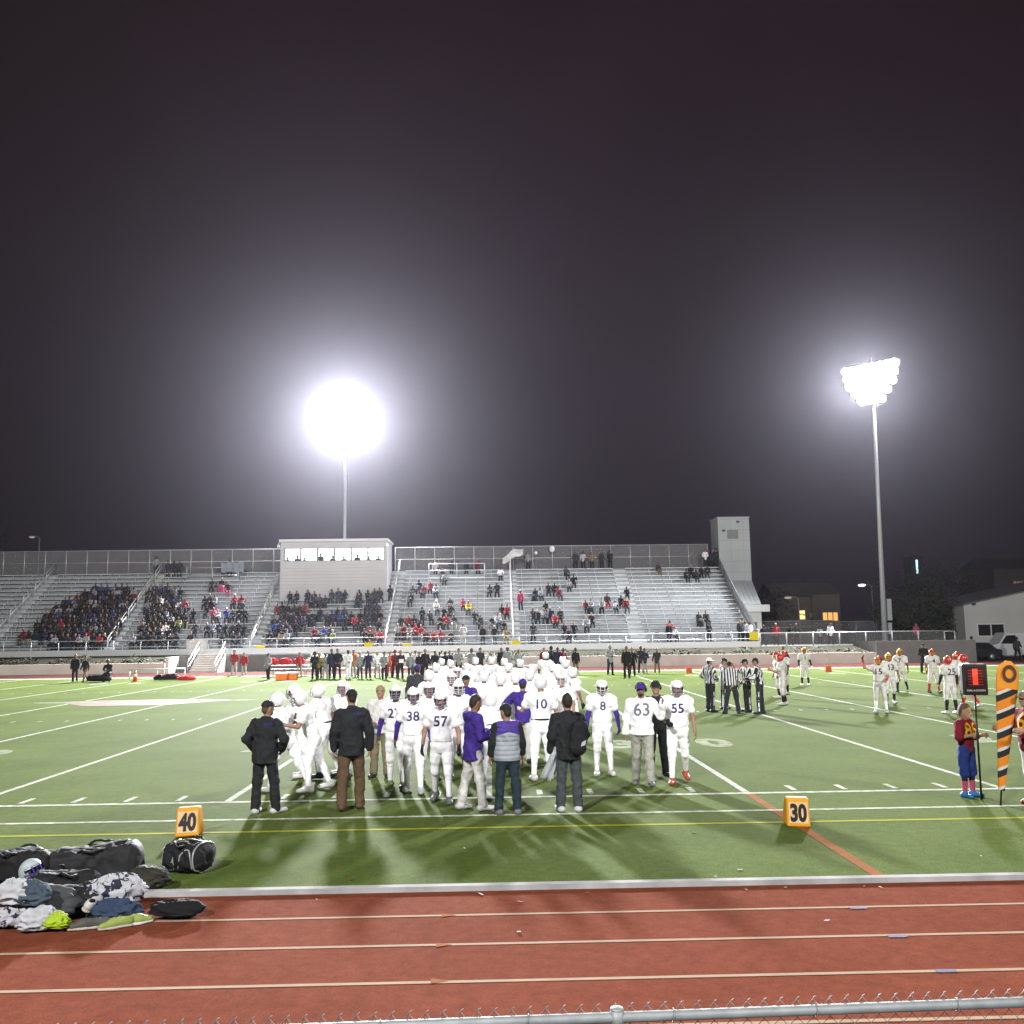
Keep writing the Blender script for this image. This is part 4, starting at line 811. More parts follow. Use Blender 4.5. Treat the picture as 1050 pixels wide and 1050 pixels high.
# ------------------------------------------------------------------ low walls, planter, stair, terrace on the far side
def wall(name, x0, x1, y0, y1, z0, z1, m, label):
    b = MB(); b.box((x0, y0, z0), (x1, y1, z1)); o = b.build(name, m); return tag(o, label, 'wall')
wall('low_wall', -70, -25.4, 73.5, 73.8, -.06, .78, mat('cream_wall', (.60, .56, .50), .85, var=.08, vscale=.6), 'long low cream wall below the bleachers at the far left')
wall('low_wall', -14.6, 30.6, 73.5, 73.8, -.06, .86, CONC, 'long low tan wall below the bleachers right of the stair')
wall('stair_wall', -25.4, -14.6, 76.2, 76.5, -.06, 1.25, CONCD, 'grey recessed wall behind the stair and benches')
wall('stair_return_wall', -25.4, -25.15, 73.82, 76.18, -.06, 1.2, MATS['cream_wall'], 'short cream return wall at the left side of the stair')
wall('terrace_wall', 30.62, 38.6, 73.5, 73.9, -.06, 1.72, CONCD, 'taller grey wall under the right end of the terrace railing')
SOIL = noise_mat('planter_soil', (.022, .020, .013), (.036, .033, .022), 2., .95, (12, .4), .1, .8)
b = MB()
for (x0, x1, za) in ((-70, -25.42, .70), (-14.58, 30.6, .78)):
    n = int((x1-x0)/.8)
    for i in range(n):
        xa, xb = x0+(x1-x0)*i/n, x0+(x1-x0)*(i+1)/n; b.quad((xa, 73.82, za), (xb, 73.82, za), (xb, 77.84, za+.5), (xa, 77.84, za+.5))
structure(b.build('planter_bed', SOIL))
LEAF = mat('shrub_leaf', (.030, .036, .017), .7, var=.35, vscale=4)
b = MB()
for i in range(5200):
    x = random.uniform(-47, 30) if random.random() < .9 else random.uniform(-70, 30)
    if -25.6 < x < -14.4: continue
    dens = .5+.5*math.sin(x*1.3)+.35*math.sin(x*3.1+1)
    if random.random() > dens+.25: continue
    y = random.uniform(73.9, 75.6); z = .78+(y-73.8)*.125+random.random()**2*.42*max(.3, dens)
    a = random.uniform(0, 6.3); t = random.uniform(-.6, .9); s = random.uniform(.08, .18); u = np.array([math.cos(a), math.sin(a), t])*s; v = np.array([-math.sin(a), math.cos(a), random.uniform(-.5, .5)])*s*.45; c = np.array([x, y, z])
    b.quad(c-u, c+v, c+u, c-v)
o = b.build('planter_ground_cover', LEAF); o['kind'] = 'stuff'
# stair down to the track with handrails
sx0, sx1 = -23.6, -21.4
e = empty('stair', (sx0, 73.9, 0)); tag(e, 'concrete stair with pale tubular handrails set into the grey recess', 'stair')
b = MB()
for i in range(8): b.box((0, i*.28, -.06), (sx1-sx0, (i+1)*.28-.002, .17*(i+1)))
b.build('steps', CONC, e)
for x in (.05, sx1-sx0-.05):
    b = MB(); b.tube([(x, -.5, .0), (x, -.55, .85), (x, -.2, 1.0), (x, 2.2, 2.35), (x, 2.3, 1.4)], .035, 8); b.tube([(x, -.52, .45), (x, -.15, .55), (x, 2.2, 1.85)], .03, 6); b.tube([(x, 1.0, .5), (x, 1.0, 1.68)], .03, 6); b.build('handrail', ALU, e)
# terrace to the right of the stand, with its railings and fences
b = MB(); b.quad((22.65, 73.92, .80), (30.6, 73.82, .80), (30.6, 78.2, 1.34), (22.65, 78.2, 1.34)); b.quad((30.62, 73.92, 1.70), (38.6, 73.92, 1.70), (38.6, 78.2, 1.34), (30.62, 78.2, 1.34)); structure(b.build('terrace_slope', SOIL)); wall('terrace_wall', 30.605, 30.618, 73.92, 78.2, -.06, 1.72, CONCD, 'short end face of the grey terrace wall')
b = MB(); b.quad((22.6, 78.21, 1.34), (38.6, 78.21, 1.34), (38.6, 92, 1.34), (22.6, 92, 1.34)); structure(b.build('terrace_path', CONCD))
fence('terrace_railing', 22.75, 38.5, 78.3, 1.3, 2.44, 2.26, 'pale steel railing with mesh along the terrace right of the bleachers', None, True, .045, ALU, MESHT)
fence('terrace_railing', 38.5, 39.4, 78.35, 1.3, 2.40, .9, 'short end piece of the terrace railing by the dark tree', None, False, .045, ALU)
fence('terrace_fence', 26.4, 33.5, 90.5, 1.34, 3.5, 3.4, 'chain link fence with grey posts behind the terrace', [2.9, 2.2], True, .06, mat('dull_steel', (.22, .22, .23), .6, .3), MESHT)
fence('terrace_fence', 33.7, 44.0, 90.4, 1.34, 3.4, 1.95, 'finer dark chain link fence behind the tall light pole', None, True, .03, MATS['dull_steel'], MESHT)
for m_, w_ in ((TURF, .06),):
    b_ = m_.node_tree.nodes['Principled BSDF']; b_.inputs['Sheen Weight'].default_value = w_; b_.inputs['Sheen Roughness'].default_value = .16; b_.inputs['Sheen Tint'].default_value = (1, 1, .88, 1)

# scraps of paper and leaves on the track and turf
b = MB(); rr = random.Random(5)
for i in range(46):
    x, y = rr.uniform(-7, 9), rr.choice((rr.uniform(6, 10.8), rr.uniform(11.1, 16), rr.uniform(10.6, 10.84)))
    if -6.2 < x < -2.8 and 9 < y < 13: continue
    a = rr.uniform(0, 6.3); s_ = rr.uniform(.012, .035); u = np.array([math.cos(a), math.sin(a), rr.uniform(-.1, .2)])*s_; v = np.array([-math.sin(a), math.cos(a), rr.uniform(0, .3)])*s_*.5; c = np.array([x, y, .012])
    b.mi = i % 2; b.quad(c-u-v, c+u-v, c+u+v*1.2, c-u*.8+v)
o = b.build('litter', [mat('paper_scrap', (.25, .24, .22), .9), mat('dry_leaf', (.09, .05, .025), .9)]); o['kind'] = 'stuff'
# ------------------------------------------------------------------ floodlight towers
LENS = mat('lit_floodlight_lens', (1, 1, 1), .3, var=0, emit=12); POLE = mat('pole_steel', (.42, .43, .45), .5, .4, var=.08); HOUS = mat('lamp_housing', (.30, .30, .32), .5, .5, var=.05)
def tower(x, y, base, rows, widths, z0, dz, aim, label, box=False):
    e = empty('floodlight_tower', (x, y, base)); tag(e, label, 'floodlight tower', 'floodlight towers round the field')
    b = MB(); b.tube([(0, 0, 0), (0, 0, z0-base+rows*dz)], [.24, .11], 14); b.tube([(0, 0, 0), (0, 0, .12)], .45, 14); b.build('pole', POLE, e)
    if box:
        b = MB(); b.box((.22, -.28, 3.4-base), (.62, .02, 5.3-base)); b.box((.22, -.32, 2.2-base), (.55, .0, 3.2-base)); b.build('control_box', HOUS, e)
    d = nrm(np.array(aim)-np.array([x, y, z0])); side = nrm(np.cross(d, [0, 0, 1])); upv = np.cross(side, d)
    for r in range(rows):
        z = z0-base+r*dz; w = widths[r]
        b = MB(); b.tube([-side*w/2+np.array([0, 0, z]), side*w/2+np.array([0, 0, z])], .07, 8); b.build('crossarm', POLE, e)
        n = max(2, round(w/.68))
        for i in range(n):
            c = side*(w*(i+.5)/n-w/2)+np.array([0, 0, z])+d*.25
            b = MB(); 
            prof = ((.0, .14), (.10, .30), (.26, .41), (.30, .43))
            vs = []; fs = []; m = 14
            for (dd, rr) in prof:
                for q in range(m): a = 2*math.pi*q/m; vs.append(c+d*dd+rr*(math.cos(a)*side+math.sin(a)*upv))
            for q2 in range(len(prof)-1):
                for q in range(m): fs.append((q2*m+q, q2*m+(q+1) % m, (q2+1)*m+(q+1) % m, (q2+1)*m+q))
            fs.append(tuple(range(m-1, -1, -1))); b.smooth = True; b.add(vs, fs)
            b.obox(c-d*.1, side*.04, upv*.04, d*.14); f = b.build('floodlight', HOUS, e)
            b = MB(); b.quad(*[c+d*.285+.415*(math.cos(2*math.pi*q/m)*side+math.sin(2*math.pi*q/m)*upv) for q in range(m)]); b.build('lens', LENS, f)
    return e, d
TOW = [(-15.2, 97., 0., 'floodlight tower rising behind the press box, lamps glaring'), (34.95, 82., 1.34, 'floodlight tower standing on the terrace right of the bleachers, lamps glaring'),
       (-18., -26., 0., 'floodlight tower behind us to the left'), (42., -28., 0., 'floodlight tower behind us to the right')]
LAMPS = []
for i, (x, y, bz, lb) in enumerate(TOW):
    far = y > 0; zc = 25.4 if far else 30.
    e, d = tower(x, y, bz, 5, (3.2, 4.2, 5.0, 5.0, 4.4) if i != 1 else (2.4, 3.6, 4.6, 5.0, 5.2), zc-1.7, .76, (-10 if i != 1 else 10, 44 if i != 1 else 58, 0) if far else (4, 50, 3), lb, i == 1)
    if i == 1: e.rotation_euler = (0, R(.9), 0)
    LAMPS.append((np.array([x, y, zc])+d*1.0+np.array([.36 if i == 1 else 0, 0, 0]), d, far))

# ------------------------------------------------------------------ beyond the right end: hall, trees, street lamps, far buildings
HALLW = mat('hall_wall', (.36, .36, .355), .8, var=.07, vscale=.4)
x0, y, zt = AY(988, 621, 85); x1, _, z1 = AY(1075, 602, 85)
e = empty('hall_building', (x0, 85, 0)); tag(e, 'pale grey hall with rising roof line and one wide dark window at far right', 'building')
wx0, _, wz1 = AY(1001.5, 639.5, 85); wx1, _, wz0 = AY(1031, 652.5, 85); L = 14.; slope = (z1-zt)/(x1-x0)
b = MB(); 
def hz(x): return zt+slope*x
u0, u1 = wx0-x0, wx1-x0
for (xa, xb, za, zb) in ((0, u0, 0, None), (u1, L, 0, None), (u0, u1, 0, wz0), (u0, u1, wz1, None)):
    ta, tb = (hz(xa), hz(xb)) if zb is None else (zb, zb)
    b.add([(xa, 0, za), (xb, 0, za), (xb, 0, tb), (xa, 0, ta), (xa, .25, za), (xb, .25, za), (xb, .25, tb), (xa, .25, ta)], [(0, 1, 2, 3), (5, 4, 7, 6), (0, 3, 7, 4), (1, 5, 6, 2), (3, 2, 6, 7), (0, 4, 5, 1)])
b.quad((0, .252, 0), (0, .252, hz(0)), (0, 12, hz(0)), (0, 12, 0)); b.quad((0, 12, 0), (0, 12, hz(0)), (L, 12, hz(L)), (L, 12, 0)); b.quad((L, .252, 0), (L, 12, 0), (L, 12, hz(L)), (L, .252, hz(L)))
b.build('wall', HALLW, e)
b = MB(); b.add([(-.15, -.12, hz(0)+.003), (L, -.12, hz(L)+.003), (L, 12.1, hz(L)+.003), (-.15, 12.1, hz(0)+.003), (-.15, -.12, hz(0)+.12), (L, -.12, hz(L)+.12), (L, 12.1, hz(L)+.12), (-.15, 12.1, hz(0)+.12)], [(0, 3, 2, 1), (4, 5, 6, 7), (0, 1, 5, 4), (1, 2, 6, 5), (2, 3, 7, 6), (3, 0, 4, 7)]); b.build('roof', mat('dark_roof_edge', (.12, .12, .125), .7), e)
b = MB(); t = .09
b.box((u0, -.05, wz0), (u0+t, .1, wz1)); b.box((u1-t, -.05, wz0), (u1, .1, wz1)); b.box((u0+t+.002, -.05, wz0), (u1-t-.002, .1, wz0+t)); b.box((u0+t+.002, -.05, wz1-t), (u1-t-.002, .1, wz1)); b.box(((u0+u1)/2-.04, -.045, wz0+t+.002), ((u0+u1)/2+.04, .1, wz1-t-.002))
w = b.build('window', mat('pale_frame', (.5, .5, .5), .6), e); b = MB(); b.quad((u0+t, .05, wz0+t), (u1-t, .05, wz0+t), (u1-t, .05, wz1-t), (u0+t, .05, wz1-t)); b.build('pane', mat('dark_pane', (.012, .014, .016), .15, spec=.5, var=0), w)
for px, py in ((998, 619),):
    x, y, z = AY(px, py, 84.9); b = MB(); b.box((x-x0-.12, -.35, z-.1), (x-x0+.12, -.003, z+.1)); b.build('wall_lamp', MATS['dark_fitting'], e)

BARK = mat('bark', (.06, .045, .035), .9, var=.3, vscale=5, bump=.6, bscale=14)
CROWNS = [mat('dark_foliage', (.022, .027, .014), .8, var=.4, vscale=1.2), mat('olive_foliage', (.022, .020, .013), .8, var=.4, vscale=1.2)]
def tree(x, y, h, rx, seed, label, nleaf=2600, kind=0, z0=.0, bare=.0):
    rr = random.Random(seed); e = empty('tree', (x, y, z0)); tag(e, label, 'tree', 'dark trees beyond the right end of the bleachers')
    b = MB(); b.tube([(0, 0, 0), (.1, 0, h*.25), (-.05, .05, h*.5), (.05, 0, h*.8)], [.22, .17, .12, .04], 8)
    tips = []
    for i in range(11):
        a = i*2.4+rr.random(); z = h*(.25+.5*rr.random()); L = rx*(.5+.5*rr.random()); t = (math.cos(a)*L, math.sin(a)*L, z+L*.55); tips.append(t)
        b.tube([(0, 0, z), (t[0]*.5, t[1]*.5, z+L*.2), t], [.09, .06, .02], 6)
    b.build('trunk', BARK, e)
    b = MB(); clumps = [(np.array(t), rx*(.28+.25*rr.random())) for t in tips]+[(np.array([rr.uniform(-.4, .4)*rx, rr.uniform(-.4, .4)*rx, h*(.55+.4*rr.random())]), rx*(.3+.25*rr.random())) for _ in range(9)]
    for i in range(nleaf):
        c, r = clumps[i % len(clumps)]; v = nrm([rr.gauss(0, 1), rr.gauss(0, 1), rr.gauss(0, .8)]); p = c+v*r*(rr.random()**.4); 
        s = rr.uniform(.09, .2); a = nrm([rr.gauss(0, 1), rr.gauss(0, 1), rr.gauss(0, 1)]); u = nrm(np.cross(a, [.1, .3, 1])); w = np.cross(a, u); b.quad(p-u*s, p+w*s*.5, p+u*s, p-w*s*.5)
    b.build('crown', CROWNS[kind], e)
tree(41.4, 87, 5.2, 2.6, 1, 'dark leafy tree just left of the pale hall', 3600, 0)
tree(39.4, 89, 4.6, 2.2, 5, 'lower dark tree left of the one by the hall', 2600, 0)
tree(43.4, 95, 8.0, 3.4, 2, 'taller brownish tree rising behind the hall corner', 2600, 1)
tree(50.5, 104, 9.5, 4.0, 3, 'reddish dark tree behind the hall roof', 2600, 1)
tree(28.6, 104, 6.5, 2.6, 4, 'sparse tree before the lit yellow window', 1100, 1)
tree(31.8, 106, 7.0, 2.8, 6, 'sparse tree right of the orange windows', 1100, 1)
tree(-52.5, 98, 15.2, 5.0, 9, 'tall dark tree at the far left behind the bleacher fence', 3600, 0)

HW = mat('house_wall', (.075, .064, .055), .85, var=.1, vscale=.4); HR = mat('house_roof', (.06, .055, .055), .9, var=.2)
WARM = mat('warm_lit_window', (1., .48, .14), .5, var=.15, vscale=3, emit=.75); YELW = mat('yellow_lit_window', (1., .82, .30), .5, var=.1, vscale=3, emit=1.); DIMW = mat('dim_lit_window', (.55, .30, .2), .5, var=.2, vscale=3, emit=.12)
FRAME = mat('window_frame', (.12, .1, .08), .7)
def house(xa, xb, y, zt, depth, wins, label, gable=0.):
    e = empty('far_house', (xa, y, 0)); tag(e, label, 'house', 'houses far beyond the terrace'); W = xb-xa
    b = MB(); b.box((0, 0, 0), (W, depth, zt)); b.build('wall', HW, e)
    b = MB(); b.add([(-.3, -.3, zt+.003), (W+.3, -.3, zt+.003), (W+.3, depth+.3, zt+.003), (-.3, depth+.3, zt+.003), (-.3, depth/2, zt+gable+.1), (W+.3, depth/2, zt+gable+.1)], [(0, 1, 5, 4), (2, 3, 4, 5), (0, 4, 3), (1, 2, 5), (0, 3, 2, 1)]); b.build('roof', HR, e)
    for (wxa, wza, wxb, wzb, m, nn) in wins:
        f = MB(); f.box((wxa-xa-.1, -.06, wza-.1), (wxb-xa+.1, -.003, wzb+.1)); w = f.build('window', FRAME, e)
        g = MB(); q = (wxb-wxa)/nn
        for i in range(nn): g.quad((wxa-xa+q*i+.06, -.07, wza), (wxa-xa+q*(i+1)-.06, -.07, wza), (wxa-xa+q*(i+1)-.06, -.07, wzb), (wxa-xa+q*i+.06, -.07, wzb))
        g.build('pane', m, w)
def wr(px0, py0, px1, py1, Y, m, n=1):
    a = AY(px0, py1, Y); c = AY(px1, py0, Y); return (a[0], a[2], c[0], c[2], m, n)
Yh = 112
house(AY(797, 630, Yh)[0], AY(832, 630, Yh)[0], Yh, AY(815, 612, Yh)[2], 8, [wr(819.5, 626, 825.5, 635, Yh, YELW), wr(832-1.2, 629, 832-.2, 632, Yh, DIMW)], 'dim house with one bright yellow window', 1.8)
house(AY(833, 630, Yh+.5)[0], AY(862, 630, Yh+.5)[0], Yh+.5, AY(850, 609, Yh)[2], 8, [wr(843.5, 628, 859, 636.5, Yh+.5, WARM, 3)], 'dim house with a triple orange lit window', 1.5)
Yf = 150
house(AY(1020, 600, Yf)[0], AY(1075, 600, Yf)[0], Yf, AY(1040, 583, Yf)[2], 12, [wr(1039.5, 596, 1049, 605, Yf, DIMW, 3)], 'dark block with three dim reddish windows above the hall roof', 2.)
def lamp(px, py, Y, m, label, zb=0., s=1.):
    x, y, z = AY(px, py, Y); e = empty('street_lamp', (x, y, zb)); tag(e, label, 'street lamp', 'street lamps beyond the terrace')
    b = MB(); b.tube([(.9*s, 0, 0), (.9*s, 0, z-zb-.1), (.6*s, 0, z-zb+.12), (.2*s, 0, z-zb+.1)], [.09, .07, .05, .05], 8); b.build('pole', MATS['dull_steel'], e)
    b = MB(); b.ell((0, 0, z-zb+.08), (.42*s, .22*s, .12*s), 12, 6); h = b.build('lamp_head', HOUS, e)
    b = MB(); b.ell((0, -.03, z-zb+.02), (.36*s, .22*s, .13*s), 12, 8); b.build('lens', m, h)
WL = mat('white_lamp_lens', (.9, .97, 1.), .3, var=0, emit=5.); OL = mat('orange_lamp_lens', (1., .62, .32), .3, var=0, emit=2.5); DL = mat('dim_lamp_lens', (.8, .7, .55), .3, var=0, emit=.22)
lamp(883.5, 600, 125, WL, 'street lamp glowing white left of the tall light pole', s=1.5); lamp(927, 628, 110, OL, 'street lamp glowing orange right of the tall light pole', s=1.25)
lamp(808, 613, 104, DL, 'dim street lamp just right of the tower', s=1.3); lamp(836.5, 600.5, 118, DL, 'dim street lamp above the gap between the two houses', s=1.1); lamp(33, 551, 112, DL, 'small unlit lamp above the bleacher fence at the far left', s=1.)
x, y, z = AY(941, 588, 180); e = empty('far_mast', (x, y, 0)); tag(e, 'far tower with a slim vertical strip of blue-white light', 'tower')
b = MB(); b.box((-1.3, .2, 0), (1.3, 3, z+3.4)); b.build('shaft', mat('dark_tower', (.03, .03, .035), .8), e); b = MB(); b.box((-.15, .0, z), (.15, .198, z+2.7)); b.build('light_strip', mat('blue_white_strip', (.55, .85, 1.), .4, var=0, emit=1.4), e)

# ------------------------------------------------------------------ vehicles by the hall
def wheel(parent, x, y, r, s=-1):
    b = MB(); b.tube([(x, y, r), (x, y+.2, r)], r, 20); w = b.build('wheel', mat('tyre', (.02, .02, .02), .85), parent)
    b = MB(); b.tube([(x, y-.012, r), (x, y+.1, r)], r*.62, 16); b.build('rim', mat('wheel_rim', (.35, .35, .36), .4, .7), w)
def vehicle(name, x, y, prof, width, m, wheels, wins, label, cat, lights):
    """prof: side outline (x forward along -X), extruded across Y with a little tumblehome"""
    e = empty(name, (x, y, 0)); tag(e, label, cat)
    b = MB(); n = len(prof); vs = []
    zm = max(p[1] for p in prof)
    for ky, s in ((0, 0), (width, 1)):
        for (px, pz) in prof:
            ins = .16*max(0, (pz-.95)/(zm-.95)) if pz > .95 else 0
            vs.append((px, ky+(ins if s == 0 else -ins), pz))
    b.add(vs, [tuple(range(n)), tuple(range(2*n-1, n-1, -1))]+[(i, n+i, n+(i+1) % n, (i+1) % n) for i in range(n)]); o = b.build('body', m, e)
    mo = o.modifiers.new('b', 'BEVEL'); mo.width = .05; mo.segments = 2
    for w in wheels: wheel(e, w, -.02, .34); wheel(e, w, width-.18, .34)
    for (nm, pts) in wins:
        b = MB(); q = []
        for (px, pz) in pts: q.append((px, .16*max(0, (pz-.95)/(zm-.95))-.012, pz))
        b.quad(*q); b.build(nm, mat('car_glass', (.01, .011, .013), .08, spec=.6, var=0), e)
    for (lx, lz, lm, nm) in lights:
        b = MB(); b.ell((lx, .22, lz), (.10, .16, .08), 10, 6); b.build(nm, lm, e)
    b = MB(); b.box((1.2, -.03, .98), (1.38, -.005, 1.02)); b.build('door_handle', ALU, e)
    b = MB(); b.ell((-.55 if name == 'parked_van' else -.35, -.14, 1.12), (.09, .1, .1), 8, 6); b.build('wing_mirror', m, e)
xv = AY(1011, 665, 77)[0]
vehicle('parked_van', xv+.9, 77, [(-.9, .35), (4.6, .35), (4.65, 2.1), (4.5, 2.22), (.95, 2.22), (.3, 1.35), (-.75, 1.1), (-.95, .8)], 1.9, mat('white_van_paint', (.40, .41, .42), .3, spec=.5, var=.04), (.1, 3.5), [('side_window', [(.42, 1.32), (.98, 2.0), (1.75, 2.0), (1.75, 1.30)])], 'white panel van parked in front of the pale hall', 'van', [(-.9, .85, mat('headlamp_glass', (.6, .6, .6), .2), 'headlight')])
xc = AY(977, 675, 74.6)[0]
vehicle('parked_car', xc+.5, 74.6, [(-.45, .32), (3.55, .32), (3.62, .85), (3.2, .98), (2.6, 1.46), (1.2, 1.50), (.45, 1.02), (-.3, .88), (-.5, .6)], 1.75, mat('black_car_paint', (.012, .012, .014), .25, spec=.6, var=.03), (.35, 2.75), [('side_window', [(.72, 1.02), (1.26, 1.40), (1.86, 1.41), (1.86, 1.00)]), ('side_window', [(1.94, 1.00), (1.94, 1.41), (2.55, 1.38), (2.95, 1.0)])], 'black car parked beside the white van', 'car', [(-.42, .72, MATS['headlamp_glass'], 'headlight'), (3.58, .78, mat('tail_lamp', (.3, .01, .01), .3), 'tail_light')])

# ------------------------------------------------------------------ markers, chain crew gear
ORSIGN = mat('orange_yellow_sign', (.44, .195, .008), .6, var=.06); DIGIT = mat('sign_digit', (.012, .007, .006), .6, var=.05)
def yard_sign(px, py, txt, label, tilt, rz, w=.35, h=.40):
    x, y = G(px, py); e = empty('yard_marker', (x, y, .01), R(rz)); e.rotation_euler = (R(tilt[0]), R(tilt[1]), R(rz)); tag(e, label, 'yard marker', 'orange foam yard markers')
    b = MB(); y0, y1 = -.16, .16
    b.add([(-w/2, y0, 0), (w/2, y0, 0), (w/2, y1, 0), (-w/2, y1, 0), (-w/2+.01, -.07, h), (w/2-.01, -.07, h), (w/2-.01, .07, h), (-w/2+.01, .07, h)], [(0, 3, 2, 1), (4, 5, 6, 7), (0, 1, 5, 4), (1, 2, 6, 5), (2, 3, 7, 6), (3, 0, 4, 7)])
    o = b.build('body', ORSIGN, e); mo = o.modifiers.new('b', 'BEVEL'); mo.width = .03; mo.segments = 3
    f = lambda xx, zz: (xx, y0+(.09*zz/h)-.004, zz)
    b = MB(); b.quad(f(-w*.40, h*.14), f(w*.40, h*.14), f(w*.40, h*.86), f(-w*.40, h*.86)); b.build('face_panel', mat('marker_panel', (.42, .30, .17), .6, var=.1, vscale=5), e)  # whitish glare is put into the panel's paler colour
    vs, fs = glyph(txt, .045); b = MB(); b.add([(v[0]*h*.60*.80, y0+.09*(h*.5+v[1]*h*.64)/h-.008, h*.5+v[1]*h*.64) for v in vs], fs); b.build('number', DIGIT, e)
yard_sign(194.5, 857, '40', 'orange yard marker reading 40 beside the black duffel', (-3, -3, 0), 3)
yard_sign(816.5, 846, '30', 'orange yard marker reading 30 on the orange line', (4, 2, 0), -3)
# down marker: pole with black box, red figure
xb, yb = G(1006.5, 820); e = empty('down_marker', (xb, yb, 0)); e.rotation_euler = (0, R(.6), R(-6)); tag(e, 'down marker pole with black box showing a red 1, held by the boy', 'down marker')
b = MB(); b.tube([(0, 0, 0), (0, 0, 1.74)], .016, 10); b.build('pole', mat('black_pole', (.015, .015, .017), .4, .3), e)
b = MB(); b.box((-.205, -.07, 1.72), (.205, .07, 2.24)); bx = b.build('number_box', mat('black_box', (.011, .0115, .0125), .5), e); mo = bx.modifiers.new('b', 'BEVEL'); mo.width = .025; mo.segments = 2
b = MB(); b.quad((-.155, -.0745, 1.87), (.155, -.0745, 1.87), (.155, -.0745, 2.18), (-.155, -.0745, 2.18)); p = b.build('display', mat('display_black', (.02, .006, .006), .4, var=0), bx)
b = MB(); 
for i in range(6): b.quad((-.12, -.0765, 1.89+i*.047), (.12, -.0765, 1.89+i*.047), (.12, -.0765, 1.90+i*.047), (-.12, -.0765, 1.90+i*.047))
b.build('segment_bar', mat('dim_red_segment', (.28, .03, .03), .5, var=0), bx)
vs, fs = glyph('1', .07); b = MB(); b.add([(v[0]*.30-.005, -.079, 2.025+v[1]*.27) for v in vs], fs); b.build('digit', mat('red_orange_digit', (.55, .05, .025), .5, var=0, emit=.35), bx)
vs, fs = glyph('DIAL-A-DOWN', .03); b = MB(); b.add([(v[0]*.034, -.0745, 1.80+v[1]*.034) for v in vs], fs); b.build('lettering', mat('white_letter', (.35, .35, .35), .5, var=0), bx)
# line-to-gain stick: orange sleeve with black and white diagonal stripes, narrowing to the ground
SLV = mat('striped_sleeve', (.8, .3, .02), .6, var=0); n, l, bs = nodes(SLV); tc = n['Texture Coordinate']; sx = n.new('ShaderNodeSeparateXYZ'); l.new(tc.outputs['Object'], sx.inputs[0])
k1 = n.new('ShaderNodeMath'); k1.operation = 'MULTIPLY_ADD'; k1.inputs[1].default_value = -.50; l.new(sx.outputs[0], k1.inputs[0]); l.new(sx.outputs[2], k1.inputs[2])
k2 = n.new('ShaderNodeMath'); k2.operation = 'MULTIPLY'; k2.inputs[1].default_value = 1/.292; l.new(k1.outputs[0], k2.inputs[0]); k3 = n.new('ShaderNodeMath'); k3.operation = 'FRACT'; l.new(k2.outputs[0], k3.inputs[0])
cr = n.new('ShaderNodeValToRGB'); cr.color_ramp.interpolation = 'CONSTANT'; els = cr.color_ramp.elements; els[0].position = 0; els[0].color = (.40, .125, .008, 1); els[1].position = .50; els[1].color = (.009, .009, .01, 1); x_ = els.new(.84); x_.color = (.33, .33, .32, 1); l.new(k3.outputs[0], cr.inputs[0])
lt = n.new('ShaderNodeMath'); lt.operation = 'GREATER_THAN'; lt.inputs[1].default_value = 1.74; l.new(sx.outputs[2], lt.inputs[0]); mxc = n.new('ShaderNodeMix'); mxc.data_type = 'RGBA'; l.new(lt.outputs[0], mxc.inputs['Factor']); l.new(cr.outputs[0], mxc.inputs['A']); mxc.inputs['B'].default_value = (.42, .155, .012, 1); l.new(mxc.outputs['Result'], bs.inputs['Base Color'])
xb, yb = G(1026, 826); e = empty('line_to_gain_marker', (xb, yb, 0)); e.rotation_euler = (0, R(8.2), R(4)); tag(e, 'orange and black striped line-to-gain marker with ring on its round top', 'marker')
b = MB(); b.tube([(0, 0, 0), (0, 0, 2.05)], .014, 10); b.build('pole', MATS['black_pole'], e); e.scale = (1., 1., 1.075)
b = MB(); zz = np.linspace(.22, 2.16, 28); vs = []; M = 14
for z in zz:
    w = .055+(.195-.055)*min(1, (z-.22)/1.55); th = .035
    if z > 1.98: w *= math.sqrt(max(0.02, 1-((z-1.98)/.185)**2))
    for q in range(M): a = 2*math.pi*q/M; vs.append((w*math.cos(a), th*math.sin(a)*(1+.15*math.sin(z*9)), z))
b.smooth = True; b.add(vs, [(i*M+q, i*M+(q+1) % M, (i+1)*M+(q+1) % M, (i+1)*M+q) for i in range(27) for q in range(M)]+[tuple(range(27*M, 28*M))]); b.build('sleeve', SLV, e)
b = MB(); vs = []; 
for i in range(28):
    a = 2*math.pi*i/28
    for r_ in (.072, .125): vs.append((r_*math.cos(a), -.046, 1.97+r_*math.sin(a)*1.05))
b.add(vs, [(2*i, 2*((i+1) % 28), 2*((i+1) % 28)+1, 2*i+1) for i in range(28)]); b.build('ring', mat('ring_brown', (.045, .02, .016), .6), e)

